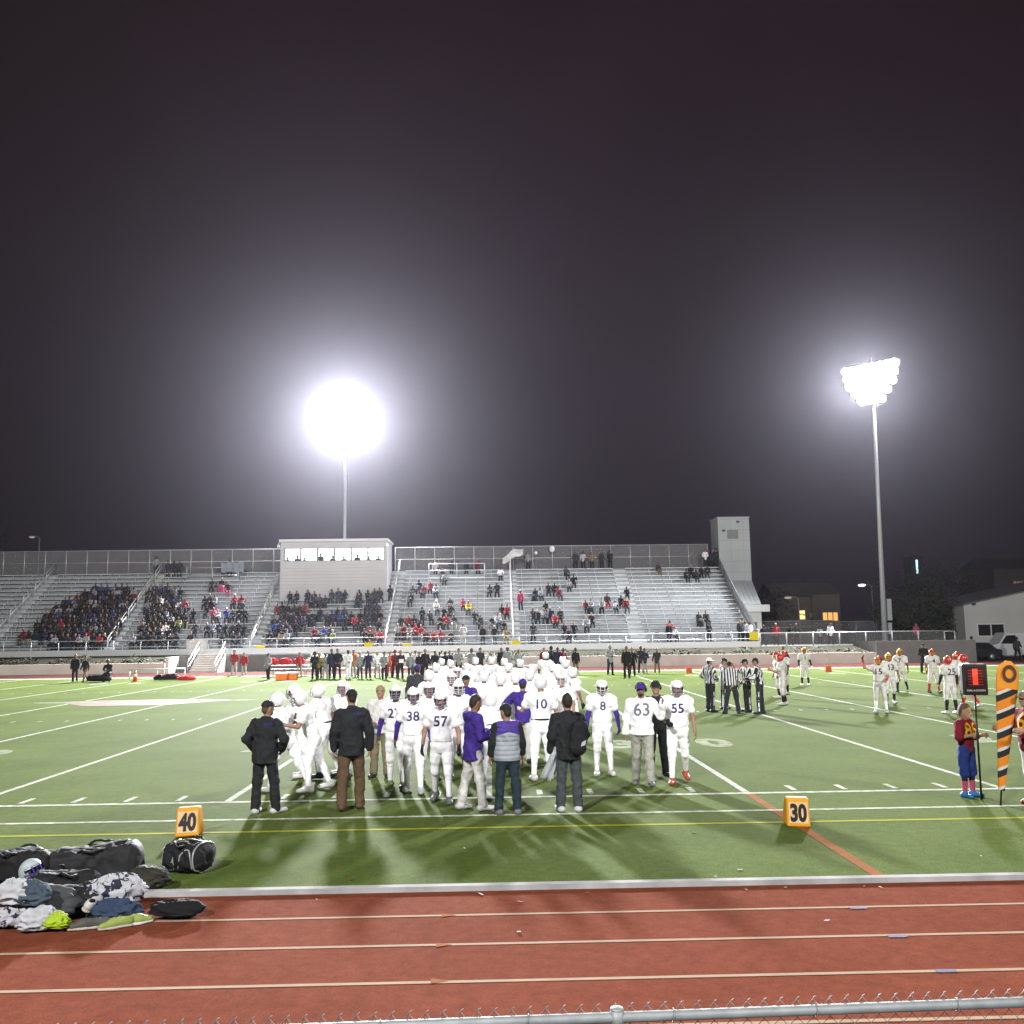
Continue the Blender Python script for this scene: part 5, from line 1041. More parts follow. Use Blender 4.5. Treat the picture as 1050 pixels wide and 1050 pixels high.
# ------------------------------------------------------------------ bags and clothes at the left
from mathutils import noise as MN
def crease(v, sc, sd):
    q = Vector((v[0]*sc+sd*3.7, v[1]*sc-sd*1.9, v[2]*sc+sd)); w = MN.noise_vector(q*.6)*.7; q = q+w
    return (.5-abs(MN.noise(q)))*1.3+.5*(.4-abs(MN.noise(q*2.3)))+.5*MN.noise(q*.45)
def blob(name, px, py, size, m, label, cat, seed, rz=0., amp=.16, freq=2.2, flat=.35, parent=None, z=0., sub=(64, 40), group=None, loc=None):
    """a slumped cloth shape: rumpled, creased, flat underneath"""
    x, y = G(px, py) if loc is None else loc; rr = random.Random(seed); ph = [rr.uniform(0, 6.3) for _ in range(12)]
    nu, nv = sub; vs = []; fs = []
    for j in range(nv+1):
        a = math.pi*j/nv
        for i in range(nu):
            t = 2*math.pi*i/nu; d = np.array([math.sin(a)*math.cos(t), math.sin(a)*math.sin(t), math.cos(a)])
            f = 1+amp*1.6*(crease(d, freq*.75, seed)-.35)
            q = d*f; 
            zz = q[2]*.5+.5
            vs.append((q[0]*size[0]/2, q[1]*size[1]/2, size[2]*max(0.004*j, zz-flat*.3*(1-abs(d[2])))*1.0))
    for j in range(nv):
        for i in range(nu): fs.append((j*nu+i, (j+1)*nu+i, (j+1)*nu+(i+1) % nu, j*nu+(i+1) % nu))
    b = MB(); b.smooth = True; b.add(vs, fs); o = b.build(name, m, parent, None if parent else (x, y, z)); o.rotation_euler = (0, 0, R(rz))
    if not parent: tag(o, label, cat, group)
    return o
NYL = mat('black_nylon', (.0065, .0065, .0075), .75, spec=.2, var=.2, vscale=4, bump=.5, bscale=9); NYLD = mat('dark_nylon', (.0115, .012, .013), .75, spec=.2, var=.2, vscale=4, bump=.5, bscale=9); OLIVE = mat('olive_dark_cloth', (.016, .0165, .012), .8, var=.25, vscale=5, bump=.5, bscale=12)
WCL = mat('white_cloth_item', (.29, .30, .325), .85, var=.12, vscale=6, bump=.5, bscale=14); BLUECL = mat('blue_grey_cloth', (.032, .048, .066), .85, var=.2, vscale=6, bump=.4, bscale=14); NEON = mat('neon_yellow_cloth', (.20, .29, .012), .7, var=.15, vscale=5, bump=.4, bscale=14); GREYCL = mat('grey_cloth', (.036, .040, .043), .85, var=.2, vscale=6, bump=.4, bscale=14)
STRP = mat('white_black_patterned_cloth', (.7, .7, .75), .85, var=0); n, l, bs = nodes(STRP); nz = n.new('ShaderNodeTexNoise'); nz.inputs['Scale'].default_value = 13; nz.inputs['Detail'].default_value = 2; nz.inputs['Distortion'].default_value = .8; l.new(n['Texture Coordinate'].outputs['Object'], nz.inputs[0]); cr = n.new('ShaderNodeValToRGB'); cr.color_ramp.interpolation = 'CONSTANT'; cr.color_ramp.elements[0].color = (.015, .015, .03, 1); cr.color_ramp.elements[1].position = .44; cr.color_ramp.elements[1].color = (.27, .275, .30, 1); l.new(nz.outputs[0], cr.inputs[0]); l.new(cr.outputs[0], bs.inputs['Base Color'])
def bag(px, py, L, Dp, Hh, rz, label, m, seed, piping=None, sag=.25, handles=True, opening=False, patch=False, pipe=.012):
    """a slumped duffel: rounded, sagging box along its own X with handles, zip and end panels"""
    x, y = G(px, py); e = empty('duffel_bag', (x, y, 0), R(rz)); tag(e, label, 'duffel bag'); rr = random.Random(seed); ph = [rr.uniform(0, 6.3) for _ in range(8)]
    nu, nv = 72, 48; vs = []
    def P(u, t):      # u along -1..1, t round
        ex = 1-max(0, abs(u)-.86)/.14*.22
        c, s = math.cos(t), math.sin(t); c = math.copysign(abs(c)**.65, c); s = math.copysign(abs(s)**.65, s)
        f = 1+.20*(crease((u*L*1.2, c, s), 2.3, seed)-.35)
        zc = Hh/2*(1-sag*(.5+.5*math.sin(2.2*u+ph[3]))*max(0, s))
        return np.array([u*L/2*(1+.03*math.sin(t*2+ph[4])), c*Dp/2*ex*f, max(.004, Hh/2+s*zc*ex*f)])
    for i in range(nu+1):
        for j in range(nv): vs.append(P(-1+2*i/nu, 2*math.pi*j/nv))
    fs = [(i*nv+j, i*nv+(j+1) % nv, (i+1)*nv+(j+1) % nv, (i+1)*nv+j) for i in range(nu) for j in range(nv)]
    b = MB(); b.smooth = True
    for s, i0 in ((-1, 0), (1, nu)):
        c = np.mean([vs[i0*nv+j] for j in range(nv)], 0)+np.array([s*.03, 0, 0]); base = len(vs); 
        for k in (.7, .35): vs += [c+(np.array(vs[i0*nv+j])-c)*k+np.array([s*(.025-.0*k), 0, 0]) for j in range(nv)]
        vs.append(c-np.array([s*.015, 0, 0])); r1 = [i0*nv+j for j in range(nv)]; r2 = [base+j for j in range(nv)]; r3 = [base+nv+j for j in range(nv)]
        for ra, rb in ((r1, r2), (r2, r3)):
            for j in range(nv): q = (ra[j], ra[(j+1) % nv], rb[(j+1) % nv], rb[j]); fs.append(q if s > 0 else q[::-1])
        for j in range(nv): q = (r3[j], r3[(j+1) % nv], base+2*nv); fs.append(q if s > 0 else q[::-1])
    b.add(vs, fs); b.build('body', m, e)
    b = MB(); b.tube([P(-.8+.16*i, math.pi*.5)+np.array([0, 0, .004]) for i in range(11)], .009, 6); b.build('zip', mat('zip_grey', (.10, .10, .11), .4, .3), e)
    if handles:
        for s in (.30, .70):
            pts = [P(-.3, math.pi*s)]+[P(-.3+.6*t, math.pi*s)+np.array([0, (s-.5)*-.5*math.sin(math.pi*t), .02+.02*math.sin(7*t)]) for t in (.2, .4, .6, .8)]+[P(.3, math.pi*s)]
            b = MB(); b.tube(pts, .016, 6); b.build('handle', NYL, e)
    if piping:
        for u in (-.90, .90):
            b = MB(); b.tube([P(u, t)*np.array([1, 1.02, 1.02]) for t in np.linspace(0, 2*math.pi, 27)], pipe, 6, False); b.build('piping', piping, e)
        b = MB(); b.tube([P(-.86+.172*i, math.pi*(1.15+.35*math.sin(i*.62)))*1.015 for i in range(11)], pipe, 6); b.build('piping', piping, e)
    if patch:
        b = MB(); b.quad(*[P(u, math.pi*t)*np.array([1, 1.03, 1.03]) for u, t in ((-.62, 1.28), (-.25, 1.22), (-.2, .98), (-.4, 1.05), (-.5, .95))]); b.build('patch', WCL, e)
    return e
bag(16, 908, .95, .42, .42, -18, 'black duffel bag at the left edge of the pile, small white tags', NYL, 3, None, .3, True, False, True)
bag(97, 905, 1.0, .46, .46, 6, 'largest black duffel bag, bulging at its right end, behind the clothes', NYLD, 11, None, .34)
bag(67, 921, .62, .36, .32, 28, 'black half-open bag slumped in front of the largest duffel', NYL, 23, None, .3)
bag(193, 893, .52, .40, .36, -24, 'black barrel duffel with silver piping lying alone on the turf', NYL, 31, mat('silver_piping', (.22, .225, .235), .4, .2), .15, True, False, True, .011)
blob('jacket_heap', 149, 913, (.52, .36, .26), OLIVE, 'dark olive heap of cloth at the right of the largest duffel', 'clothes', 4, 0, .26, 2.6)
blob('cloth_bundle', 183, 940, (.56, .28, .17), fab('black_bundle', (.004, .004, .005)), 'black cloth bundle lying alone on the red track', 'clothes', 9, -5, .2, 2.0)
blob('open_bag', 30, 944, (.95, .44, .34), GREYCL, 'grey open bag spilling white clothes at the front left', 'bag', 12, 8, .2, 1.8)
def on_pile(name, px, py, z, size, m, label, cat, seed, rz=0, amp=.26, freq=2.6):
    x, y = G(px, py); return blob(name, 0, 0, size, m, label, cat, seed, rz, amp, freq, z=z, loc=(x, y))
on_pile('white_shirt', 13, 952, .22, (.40, .2, .25), WCL, 'white folded cloth in the open bag at the left edge', 'clothes', 41)
on_pile('patterned_shirt', 12, 951, .0, (.40, .2, .24), STRP, 'white and black patterned cloth at the bottom left corner of the pile', 'clothes', 42)
on_pile('blue_shirt', 30, 951, .20, (.36, .22, .24), BLUECL, 'blue-grey cloth in the middle of the open bag', 'clothes', 43)
on_pile('white_towel', 38, 955, .0, (.40, .2, .22), WCL, 'white cloth hanging out beside the neon yellow item', 'clothes', 44, 20)
on_pile('neon_vest', 56, 954, .02, (.32, .2, .15), NEON, 'neon yellow piece of clothing at the front of the pile', 'clothes', 45, -15)
on_pile('grey_jacket', 70, 935, .0, (.80, .36, .26), GREYCL, 'grey jacket lying between the black bag and the shoes', 'clothes', 46, -14)
on_pile('striped_jersey', 116, 935, .06, (.62, .34, .30), STRP, 'white jersey with black marks heaped over the shoes', 'clothes', 47, 5)
on_pile('blue_jeans', 117, 944, .0, (.52, .26, .22), mat('blue_cloth', (.018, .030, .060), .85, var=.2, vscale=6, bump=.4, bscale=14), 'blue cloth under the white jersey', 'clothes', 48)
on_pile('black_shirt', 93, 936, .02, (.42, .30, .28), NYL, 'black cloth between the grey jacket and the white jersey', 'clothes', 49)
# white practice helmet on the pile
x, y = G(32, 918); e = empty('football_helmet', (x, y, .24)); e.rotation_euler = (R(20), R(14), R(-125)); tag(e, 'white football helmet with a purple rim lying on the bags', 'helmet')
JJ = dict(hx=np.array([1., 0, 0]), hf=np.array([0, 1., 0]), hu=np.array([0, 0, 1.]), H=np.array([0, 0, .0])); hh = helmet_on(JJ, mat('bluish_white_shell', (.25, .29, .31), .3, var=.03), PURPLE, e)
def shoe(px, py, m, sole, rz, label, name='trainer', L=.30, z=0, roll=0):
    x, y = G(px, py); e = empty(name, (x, y, z), R(rz)); e.rotation_euler = (R(roll), 0, R(rz)); tag(e, label, 'shoe')
    V, Q, Z = surf([((-.10, 0, .055), (.05, 0, .05), .05, .045, (0, 1, 0), .9, 1.1, 0), ((.05, 0, .045), (.15, .01, .035), .045, .034, (0, 1, 0), 1.05, .9, 0), ((-.10, 0, .06), (-.09, 0, .10), .045, .045, (0, 1, 0), .85, 1, 0)], .008, .03, 0, 0, [((0, 0, .105), (.0, 0, 1)), ((0, 0, .018), (0, 0, -1))])
    o = bpy.data.objects.new('upper', npmesh('upper', V, Q, [m])); COL.objects.link(o); o.parent = e
    V, Q, Z = surf([((-.11, 0, .012), (.05, 0, .012), .05, .052, (0, 1, 0), 1, .5, 0), ((.05, 0, .012), (.155, .01, .016), .052, .038, (0, 1, 0), 1, .5, 0)], .008, .02, 0, 0, [((0, 0, .03), (0, 0, 1)), ((0, 0, .001), (0, 0, -1))])
    o = bpy.data.objects.new('sole', npmesh('sole', V, Q, [sole])); COL.objects.link(o); o.parent = e
    b = MB(); b.ell((-.085, 0, .104), (.045, .03, .012), 10, 6); b.build('opening', NYL, e)
    for i in range(3): b = MB(); b.tube([(.0+.03*i, -.025, .098-.012*i), (.0+.03*i, .025, .098-.012*i)], .005, 5); b.build('lace', WCL, e)
SOLE = mat('pale_sole', (.27, .245, .215), .7); YG = mat('yellow_green_upper', (.17, .21, .05), .6, var=.1)
shoe(90, 952, mat('grey_trainer_upper', (.05, .05, .046), .7, var=.15), SOLE, -160, 'grey trainer with pale sole left of the yellow cleats', L=.3, roll=0)
shoe(103, 951, MATS['grey_trainer_upper'], SOLE, 15, 'second grey trainer touching the yellow cleats'); shoe(121, 951, YG, SOLE, -150, 'yellow-green cleat, left one of the pair', 'cleat'); shoe(137, 948, YG, WSHOE, 25, 'yellow-green and white cleat, right one of the pair', 'cleat')
shoe(94, 943, WSHOE, SOLE, 80, 'white shoe standing on its toe among the black clothes', z=.12, roll=30)

# ------------------------------------------------------------------ things carried by the people in front
def at_hand(rec, q, lift=.09):
    J = rec['J']; return rec['e'].matrix_basis @ Vector(J[q+'w']+lift*J[q+'hd'])
bpy.context.view_layer.update()
p = at_hand(PHONE_AT, 'R', .1); b = MB(); b.box((-.038, -.006, -.01), (.038, .006, .14)); o = b.build('mobile_phone', mat('phone_black', (.01, .01, .012), .2), None, p+Vector((0, 0, .0))); o.rotation_euler = (R(-35), 0, R(-68)); tag(o, 'black phone in the hands of the man in the purple jacket', 'phone')
J = BAGMAN['J']; c = BAGMAN['e'].matrix_basis @ Vector((.10, -.20, J['P'][2]+.16)); e = empty('shoulder_bag', c, BAGMAN['e'].rotation_euler.z); tag(e, 'black bag slung low across the back of the dark-haired man', 'bag')
V, Q, Z = surf([((.02, 0, -.12), (.06, 0, .20), .13, .11, (1, 0, 0), 1.15, .62, 0)], .012, .03, 0, .006); o = bpy.data.objects.new('body', npmesh('body', V, Q, [NYL])); COL.objects.link(o); o.parent = e
b = MB(); b.tube([(.10, .0, .28), (.12, .06, .40), (.0, .085, .43)], .016, 6); b.build('strap', NYLD, e); b = MB(); b.quad((.06, -.088, -.10), (.13, -.088, -.08), (.15, -.088, .0), (.08, -.088, -.03)); b.build('patch', WCL, e)
p = at_hand(BAGMAN, 'L', .06); e = empty('white_towel', p, 0); tag(e, 'white towel hanging from the left hand of the dark-haired man', 'towel')
b = MB(); vs = []
for i in range(9):
    for j in range(9):
        s, t = i/8, j/8; vs.append((-.08+.16*s+(.09*(1-t)-.10*t)*1, -.06+.035*math.sin(s*9+t*2), .10-.50*t+.03*math.sin(s*5)))
b.smooth = True; b.add(vs, [(i*9+j, (i+1)*9+j, (i+1)*9+j+1, i*9+j+1) for i in range(8) for j in range(8)]); o = b.build('cloth', fab('pale_blue_towel', (.26, .28, .30)), e); mo = o.modifiers.new('s', 'SOLIDIFY'); mo.thickness = .02
# ------------------------------------------------------------------ small figures: one continuous mesh, zones for skin, top, legs, hair, shoes
SIT = dict(lf=(1.45, .1, 1.5, 10), rt=(1.45, .1, 1.5, 10))
PROTO = {}
def proto(kind, pose, vox):
    J = skeleton(1.76, **pose); D = prims_of(J)
    pr = [p[:7]+(0,) for p in pick(D, ('head', 'neck', 'Lhand', 'Rhand'))]
    k, X, up, P = J['k'], J['X'], J['up'], J['P']
    top = pick(D, ('torso',)); 
    for q in 'LR': top += [(J[q+'s'], J[q+'e'], .08, .066, X, 1, 1, 1), (J[q+'e'], J[q+'w'], .064, .05, X, 1, 1, 1)]
    top += [(P-(.02 if 'sit' in kind else .10)*up, P+.1*up, .15, .15, X, 1.2, .95, 1), (J['N']-.02*up, J['N']+.03*up, .075, .07, X, 1, 1, 1)]
    if 'hood' in kind: top += [(J['H']+.01*J['hu']-.02*J['hf'], J['H']+.05*J['hu']-.02*J['hf'], .125, .115, X, .9, 1, 1)]
    pr += [p[:7]+(1,) for p in top]
    for q in 'LR': pr += [(J[q+'h'], J[q+'k'], .105, .08, X, 1, 1, 2), (J[q+'k'], J[q+'a'], .078, .066, X, 1, 1, 2)]
    pr += [p[:7]+(2,) for p in D['pelvis']]
    if 'blanket' in kind: pr += [(J['Lk']+.04*up, J['Rk']+.04*up, .13, .13, X, 1, 1, 2), (J['Lk'], J['La'], .12, .14, X, 1.3, 1, 2), (J['Rk'], J['Ra'], .12, .14, X, 1.3, 1, 2), (P, (J['Lk']+J['Rk'])/2, .17, .15, X, 1.4, 1, 2)]
    if 'hood' not in kind: pr += [p[:7]+(3,) for p in D['hair']]
    if 'cap' in kind: pr += [(J['H']+.05*J['hu']+.08*J['hf'], J['H']+.045*J['hu']+.15*J['hf'], .05, .045, J['hx'], 1.5, .35, 3)]
    for q in 'LR': pr += [p[:7]+(4,) for p in D[q+'foot']]
    V, Q, Z = surf(pr, vox, .02, 0, .006, (), len(PROTO)); return V, Q, Z
def a_(u, f): return (u, f)
POSES = {
 'sit_knees': dict(SIT, lean=(.12, 0), la=((.2, .45, -1), (-.1, 1, -.25)), ra=((.2, .45, -1), (-.1, 1, -.25))),
 'sit_forward': dict(SIT, lean=(.45, 0), head=(.1, .1), la=((.2, .6, -1), (-.5, .8, -.2)), ra=((.2, .6, -1), (-.5, .8, -.2))),
 'sit_turned': dict(SIT, lean=(.1, .12), head=(.6, 0), la=((.3, .2, -1), (-.6, .8, .1)), ra=((.25, .4, -1), (0, 1, -.3))),
 'sit_hood': dict(SIT, lean=(.2, 0), head=(-.2, -.2), la=((.2, .35, -1), (-.9, .6, .1)), ra=((.2, .35, -1), (-.9, .6, .1))),
 'sit_cap': dict(SIT, lean=(.08, -.06), head=(-.4, 0), la=((.35, .1, -1), (-.3, .9, .3)), ra=((.2, .4, -1), (-.1, 1, -.2))),
 'sit_blanket': dict(SIT, lean=(.15, 0), la=((.2, .4, -1), (-.6, .8, -.1)), ra=((.2, .4, -1), (-.6, .8, -.1))),
 'sit_cheer': dict(SIT, lean=(.05, 0), head=(.1, .1), la=((.5, .4, -.5), (-.2, .5, .9)), ra=((.3, .4, -1), (-.4, .9, 0))),
 'stand_plain': dict(la=((.25, .02, -1), (.0, .25, -1)), ra=((.25, .02, -1), (.0, .25, -1)), head=(.2, 0)),
 'stand_pockets': dict(la=((.4, -.15, -1), (-.5, .5, -.7)), ra=((.4, -.15, -1), (-.5, .5, -.7)), lf=(.05, .1, .05, 10), rt=(.0, .1, .03, 18), head=(-.3, 0)),
 'stand_hood': dict(la=((.25, .2, -1), (-.7, .7, .0)), ra=((.25, .2, -1), (-.7, .7, .0))),
 'stand_crossed': dict(la=((.3, .25, -1), (-.95, .4, .1)), ra=((.3, .25, -1), (-.95, .4, .1)), head=(.1, -.1)),
 'stand_cap': dict(la=((.25, .05, -1), (-.1, .8, -.3)), ra=((.3, -.02, -1), (.1, .2, -1)), lf=(.15, .08, .1, 8), rt=(-.1, .08, .1, 10), head=(.3, -.1)),
 'walk_plain': dict(lf=(.35, .05, .15, 8), rt=(-.3, .05, .25, 8), la=((.25, -.3, -1), (.1, .1, -1)), ra=((.25, .3, -1), (0, .5, -1))),
}
CRED = fab('dull_red_fabric', (.22, .022, .028)); CORG = fab('dull_orange_fabric', (.30, .075, .02))
TOPS = dict(black=BLACK, dark_grey=DKGREY, navy=NAVY, grey=GREYF, red=CRED, pink=PINK, white=WHITE, yellow=fab('yellow_fabric', (.42, .31, .03)), blue=fab('blue_fabric', (.03, .055, .20)), tan=TAN, maroon=MAROON, purple=PURPLE, orange=CORG, pale=OFFW, green=fab('olive_fabric', (.16, .18, .08)))
LEGM = dict(black=BLACK, denim=DENIM, grey=SLATE, pale=PALEGREY, khaki=KHAKI, white=WHITE, red=CRED, pink=PINK, blanket=DKGREY)
MESHES = {}
def figure(loc, rz, pose, top, legs, label, group, vox=.034, hair=None, skin=None, shoes=None, name='person'):
    key = (pose, vox)
    if key not in MESHES:
        V, Q, Z = proto(pose, POSES[pose], vox); MESHES[key] = npmesh('figure', V, Q, [SKIN[0], BLACK, BLACK, HAIR, BSHOE], Z)
    o = bpy.data.objects.new(name, MESHES[key]); COL.objects.link(o); o.location = loc; o.rotation_euler = (0, 0, rz)
    s = random.uniform(.90, 1.08); o.scale = (s, s, s)
    ms = [skin or random.choice((SKIN[1], SKIN[2], SKIN[2], SKIN[0]) if vox > .03 else SKIN), TOPS[top], LEGM[legs], hair or random.choice((HAIR, HAIR, BROWNHAIR, BLACK, GREYF)), shoes or BSHOE]
    for i, m in enumerate(ms): o.material_slots[i].link = 'OBJECT'; o.material_slots[i].material = m
    tag(o, label, 'person', group); return o
SEATZ = .455
COLNAME = dict(dark_grey='dark grey', pale='off-white', green='olive')
ORD = 'zero first second third fourth fifth sixth seventh eighth ninth tenth eleventh twelfth thirteenth fourteenth fifteenth sixteenth seventeenth eighteenth nineteenth twentieth'.split()
SPECT = []      # (section name, row, x, pose, top, legs, packed)
def head_y(x, r, sit): y, z = row(r); return PX((x, y+.42, z+(SEATZ+.86 if sit else 1.74)))[1]
def place(px, py, sit=True):
    best = None
    for r in range(NR):
        y, z = row(r); x = AY(px, py, y+.42)[0]
        if r > 9 and PBX0-.4 < x < PBX1+.4: continue
        d = abs(head_y(x, r, sit)-py)
        if best is None or d < best[0]: best = (d, r, x)
    return best[1], best[2]
def dark(): return random.choices(('black', 'dark_grey', 'navy', 'grey', 'maroon', 'blue', 'red', 'white', 'tan', 'green'), (40, 22, 14, 9, 4, 2.5, 2, 2.5, 2, 2))[0]
def dlegs(): return random.choices(('black', 'denim', 'grey', 'khaki', 'pale'), (40, 30, 18, 6, 4))[0]
SITS = ['sit_knees', 'sit_forward', 'sit_turned', 'sit_hood', 'sit_cap', 'sit_blanket', 'sit_cheer']
def one(sec, px, py, top=None, legs=None, pose=None, packed=False):
    pose = pose or random.choices(SITS, (22, 18, 18, 16, 12, 8, 6))[0]; r, x = place(px, py, pose.startswith('sit'))
    legs = legs or dlegs(); top = top or dark()
    if any(s[1] == r and abs(s[2]-x) < .40 for s in SPECT): x += .42
    SPECT.append((sec, r, x, pose, top, legs, packed))
def fill(sec, prof, keep=.9, step=6.4, **kw):
    """prof: (y, x left, x right) outline in the photograph of the heads of a packed block"""
    for r in range(NR):
        for px in np.arange(prof[0][1]-90, prof[0][2]+200, step):
            y, z = row(r); 
            xx = AY(px, 640, y+.42)[0]; hy = head_y(xx, r, True)
            if hy < prof[0][0]-1.6 or hy > prof[-1][0]+1.6: continue
            xl = np.interp(hy, [p[0] for p in prof], [p[1] for p in prof]); xr = np.interp(hy, [p[0] for p in prof], [p[2] for p in prof])
            if xl <= px <= xr and random.random() < keep:
                x = xx+random.uniform(-.17, .17); SPECT.append((sec, r, x, random.choices(SITS, (22, 18, 18, 16, 12, 8, 6))[0], dark(), dlegs(), px > xl+4 and px < xr-4 and hy > prof[0][0]+2 and hy < prof[-1][0]-4))
A, B_, C_, D_, E_, F_, G_ = 'first packed block', 'second packed block', 'groups right of second block', 'below the press box', 'right of the press box', 'around the white cloth pole', 'far right section'
fill(A, [(596, 117, 122), (600, 92, 139), (608, 76, 137), (614, 62, 133), (622, 52, 130), (630, 42, 126), (638, 36, 122), (644, 34, 118), (650, 50, 112), (657, 56, 104)], .93)
for px, py, t in ((25, 646, 'maroon'), (31, 647, 'black')): one(A, px, py, t)
fill(B_, [(598, 153, 188), (608, 149, 190), (615, 148, 192), (622, 147, 199), (630, 147, 200), (638, 145, 176), (646, 140, 174), (652, 134, 166), (657, 134, 150)], .9)
for px, py, t in ((181, 650, 'black'), (196, 648, 'black'), (201, 640, 'dark_grey'), (186, 632, 'black'), (170, 654, 'black'), (177, 655, 'dark_grey')): one(B_, px, py, t)
for px, py, t, l in ((218, 596, 'dark_grey', 'black'), (228, 596, 'black', 'pink'), (234, 596, 'black', 'pink'), (211, 610, 'black', 0), (216, 610, 'dark_grey', 0), (221, 611, 'grey', 0), (241, 609, 'red', 'black'), (248, 610, 'maroon', 0), (213, 622, 'black', 0), (219, 623, 'pink', 0), (225, 624, 'pale', 0), (232, 626, 'blue', 'denim'), (240, 623, 'dark_grey', 0), (246, 622, 'black', 0), (251, 623, 'black', 0),
    (213, 638, 'navy', 0), (219, 637, 'grey', 0), (225, 637, 'navy', 0), (232, 637, 'black', 0), (239, 637, 'dark_grey', 0), (245, 637, 'black', 0), (251, 638, 'black', 0), (229, 651, 'black', 0), (239, 647, 'black', 0), (246, 647, 'dark_grey', 0)): one(C_, px, py, t, l or None)
for px in (298, 305, 316, 323, 341, 348, 354, 369, 377, 384, 390): one(D_, px, 599, random.choice(('dark_grey', 'black', 'navy')), None)
one(D_, 400.5, 592, 'black', 'black', 'stand_hood')
for px in (322, 328, 334): one(D_, px, 608, 'dark_grey', 'black', 'sit_blanket')
for px, py in ((368, 611), (379, 609), (386, 609), (376, 619), (383, 618), (388, 619)): one(D_, px, py, random.choice(('black', 'dark_grey', 'navy')))
for px in (284, 290, 296, 302, 308): one(D_, px, 618)
one(D_, 313, 618, 'red')
fill(D_, [(626, 277, 316), (632, 277, 318), (640, 277, 304), (649, 286, 298)], .85)
for px, py, t in ((321, 627, 'black'), (329, 625, 'black'), (335, 628, 'dark_grey'), (341, 628, 'navy'), (347, 621, 'black'), (353, 621, 'dark_grey'), (349, 629, 'blue'), (355, 630, 'black'), (361, 629, 'black'), (370, 628, 'black'), (364, 633, 'red'), (377, 629, 'dark_grey'), (384, 629, 'black'), (390, 629, 'black'), (372, 636, 'black'), (388, 637, 'black'), (380, 640, 'red'), (323, 641, 'maroon'), (333, 640, 'blue'), (339, 643, 'navy'), (328, 648, 'dark_grey'), (342, 648, 'green'), (374, 648, 'black'), (380, 650, 'black'), (389, 648, 'red'), (277, 651, 'black')): one(D_, px, py, t)
for px, py, t, l, p in ((423, 598, 'dark_grey', 0, 0), (430, 597, 'navy', 0, 0), (435, 598, 'maroon', 0, 0), (442, 597, 'red', 'black', 0), (448, 598, 'grey', 0, 0), (422, 607, 'dark_grey', 0, 'sit_hood'), (453, 585, 'dark_grey', 0, 0), (457, 586, 'grey', 0, 0), (461, 611, 'dark_grey', 'black', 'sit_forward'), (474, 611, 'red', 'black', 'sit_forward'), (481, 615, 'yellow', 'grey', 'sit_forward'), (433, 621, 'black', 0, 'stand_hood'), (441, 626, 'dark_grey', 0, 0), (447, 618, 'pale', 'grey', 0), (455, 623, 'black', 0, 0), (462, 623, 'dark_grey', 0, 0), (451, 632, 'black', 0, 0), (458, 633, 'red', 'grey', 0), (465, 629, 'dark_grey', 0, 0), (412, 632, 'dark_grey', 0, 0), (419, 633, 'red', 0, 0), (425, 632, 'black', 0, 0), (430, 637, 'black', 0, 0), (408, 642, 'grey', 0, 0), (414, 642, 'maroon', 0, 0), (420, 643, 'grey', 0, 0), (426, 643, 'red', 0, 0), (432, 643, 'red', 0, 0), (437, 646, 'dark_grey', 0, 0), (444, 646, 'red', 'grey', 0), (452, 648, 'red', 'grey', 0), (462, 649, 'black', 'black', 0), (475, 648, 'pale', 'pale', 'stand_pockets'), (495, 646, 'black', 'black', 'stand_plain'), (507, 646, 'black', 0, 'stand_cap'), (519, 647, 'tan', 'khaki', 0), (503, 600, 'dark_grey', 0, 0), (510, 600, 'black', 0, 0), (514, 619, 'black', 0, 0), (520, 622, 'red', 0, 0), (486, 628, 'black', 0, 0), (493, 629, 'dark_grey', 0, 0), (505, 629, 'black', 0, 0), (511, 629, 'grey', 0, 0), (517, 634, 'black', 0, 0), (513, 583, 'white', 'black', 0)): one(E_, px, py, t, l or None, p or None)
one(F_, 533.5, 606, 'pink', 'denim', 'stand_plain')
for px, py, t, l in ((549, 601, 'black', 0), (554, 601, 'grey', 0), (562, 600, 'navy', 'denim'), (568, 600, 'black', 0), (573, 601, 'maroon', 0), (580, 580, 'dark_grey', 0), (583, 592, 'grey', 0), (588, 591, 'black', 0), (560, 617, 'black', 0), (546, 623, 'dark_grey', 0), (552, 624, 'black', 0), (557, 626, 'grey', 0), (564, 623, 'navy', 0), (575, 625, 'dark_grey', 0), (569, 631, 'red', 'black'), (578, 641, 'black', 0), (583, 643, 'dark_grey', 0), (588, 641, 'black', 0), (600, 614, 'maroon', 0), (606, 614, 'grey', 0), (622, 610, 'black', 'red'), (617, 614, 'grey', 0), (630, 614, 'grey', 0), (636, 609, 'black', 0), (642, 616, 'maroon', 0), (643, 603, 'black', 0), (606, 630, 'black', 'black'), (602, 634, 'grey', 0)): one(F_, px, py, t, l or None)
one(F_, 546.5, 647, 'dark_grey', 'black', 'stand_hood')
for px, py, t, l, p in ((674, 576, 'dark_grey', 0, 0), (703, 583, 'black', 0, 0), (708, 582, 'black', 0, 0), (713, 583, 'black', 0, 0), (719, 582, 'black', 0, 0), (725, 580, 'black', 0, 0), (716, 627, 'black', 'black', 'sit_blanket'), (724, 628, 'black', 0, 0), (687, 636, 'red', 0, 0), (685, 644, 'black', 'black', 'stand_plain'), (692, 649, 'grey', 0, 0), (726, 643, 'black', 'black', 'stand_hood'), (758, 645, 'dark_grey', 'black', 'stand_plain'), (763, 646, 'grey', 'black', 'stand_cap'), (768, 646, 'white', 'grey', 'stand_plain')): one(G_, px, py, t, l or None, p or None)
rows = {}
for s in SPECT: rows.setdefault((s[0], s[1]), []).append(s)
n_packed = 0
crowdV = []; crowdQ = []; crowdM = []; off = 0; packs = []
def words_of(i, n, r):
    if n == 1: return 'alone'
    if i == 0: return 'leftmost'
    if i == n-1: return 'rightmost'
    return ORD[i+1]+' from left'
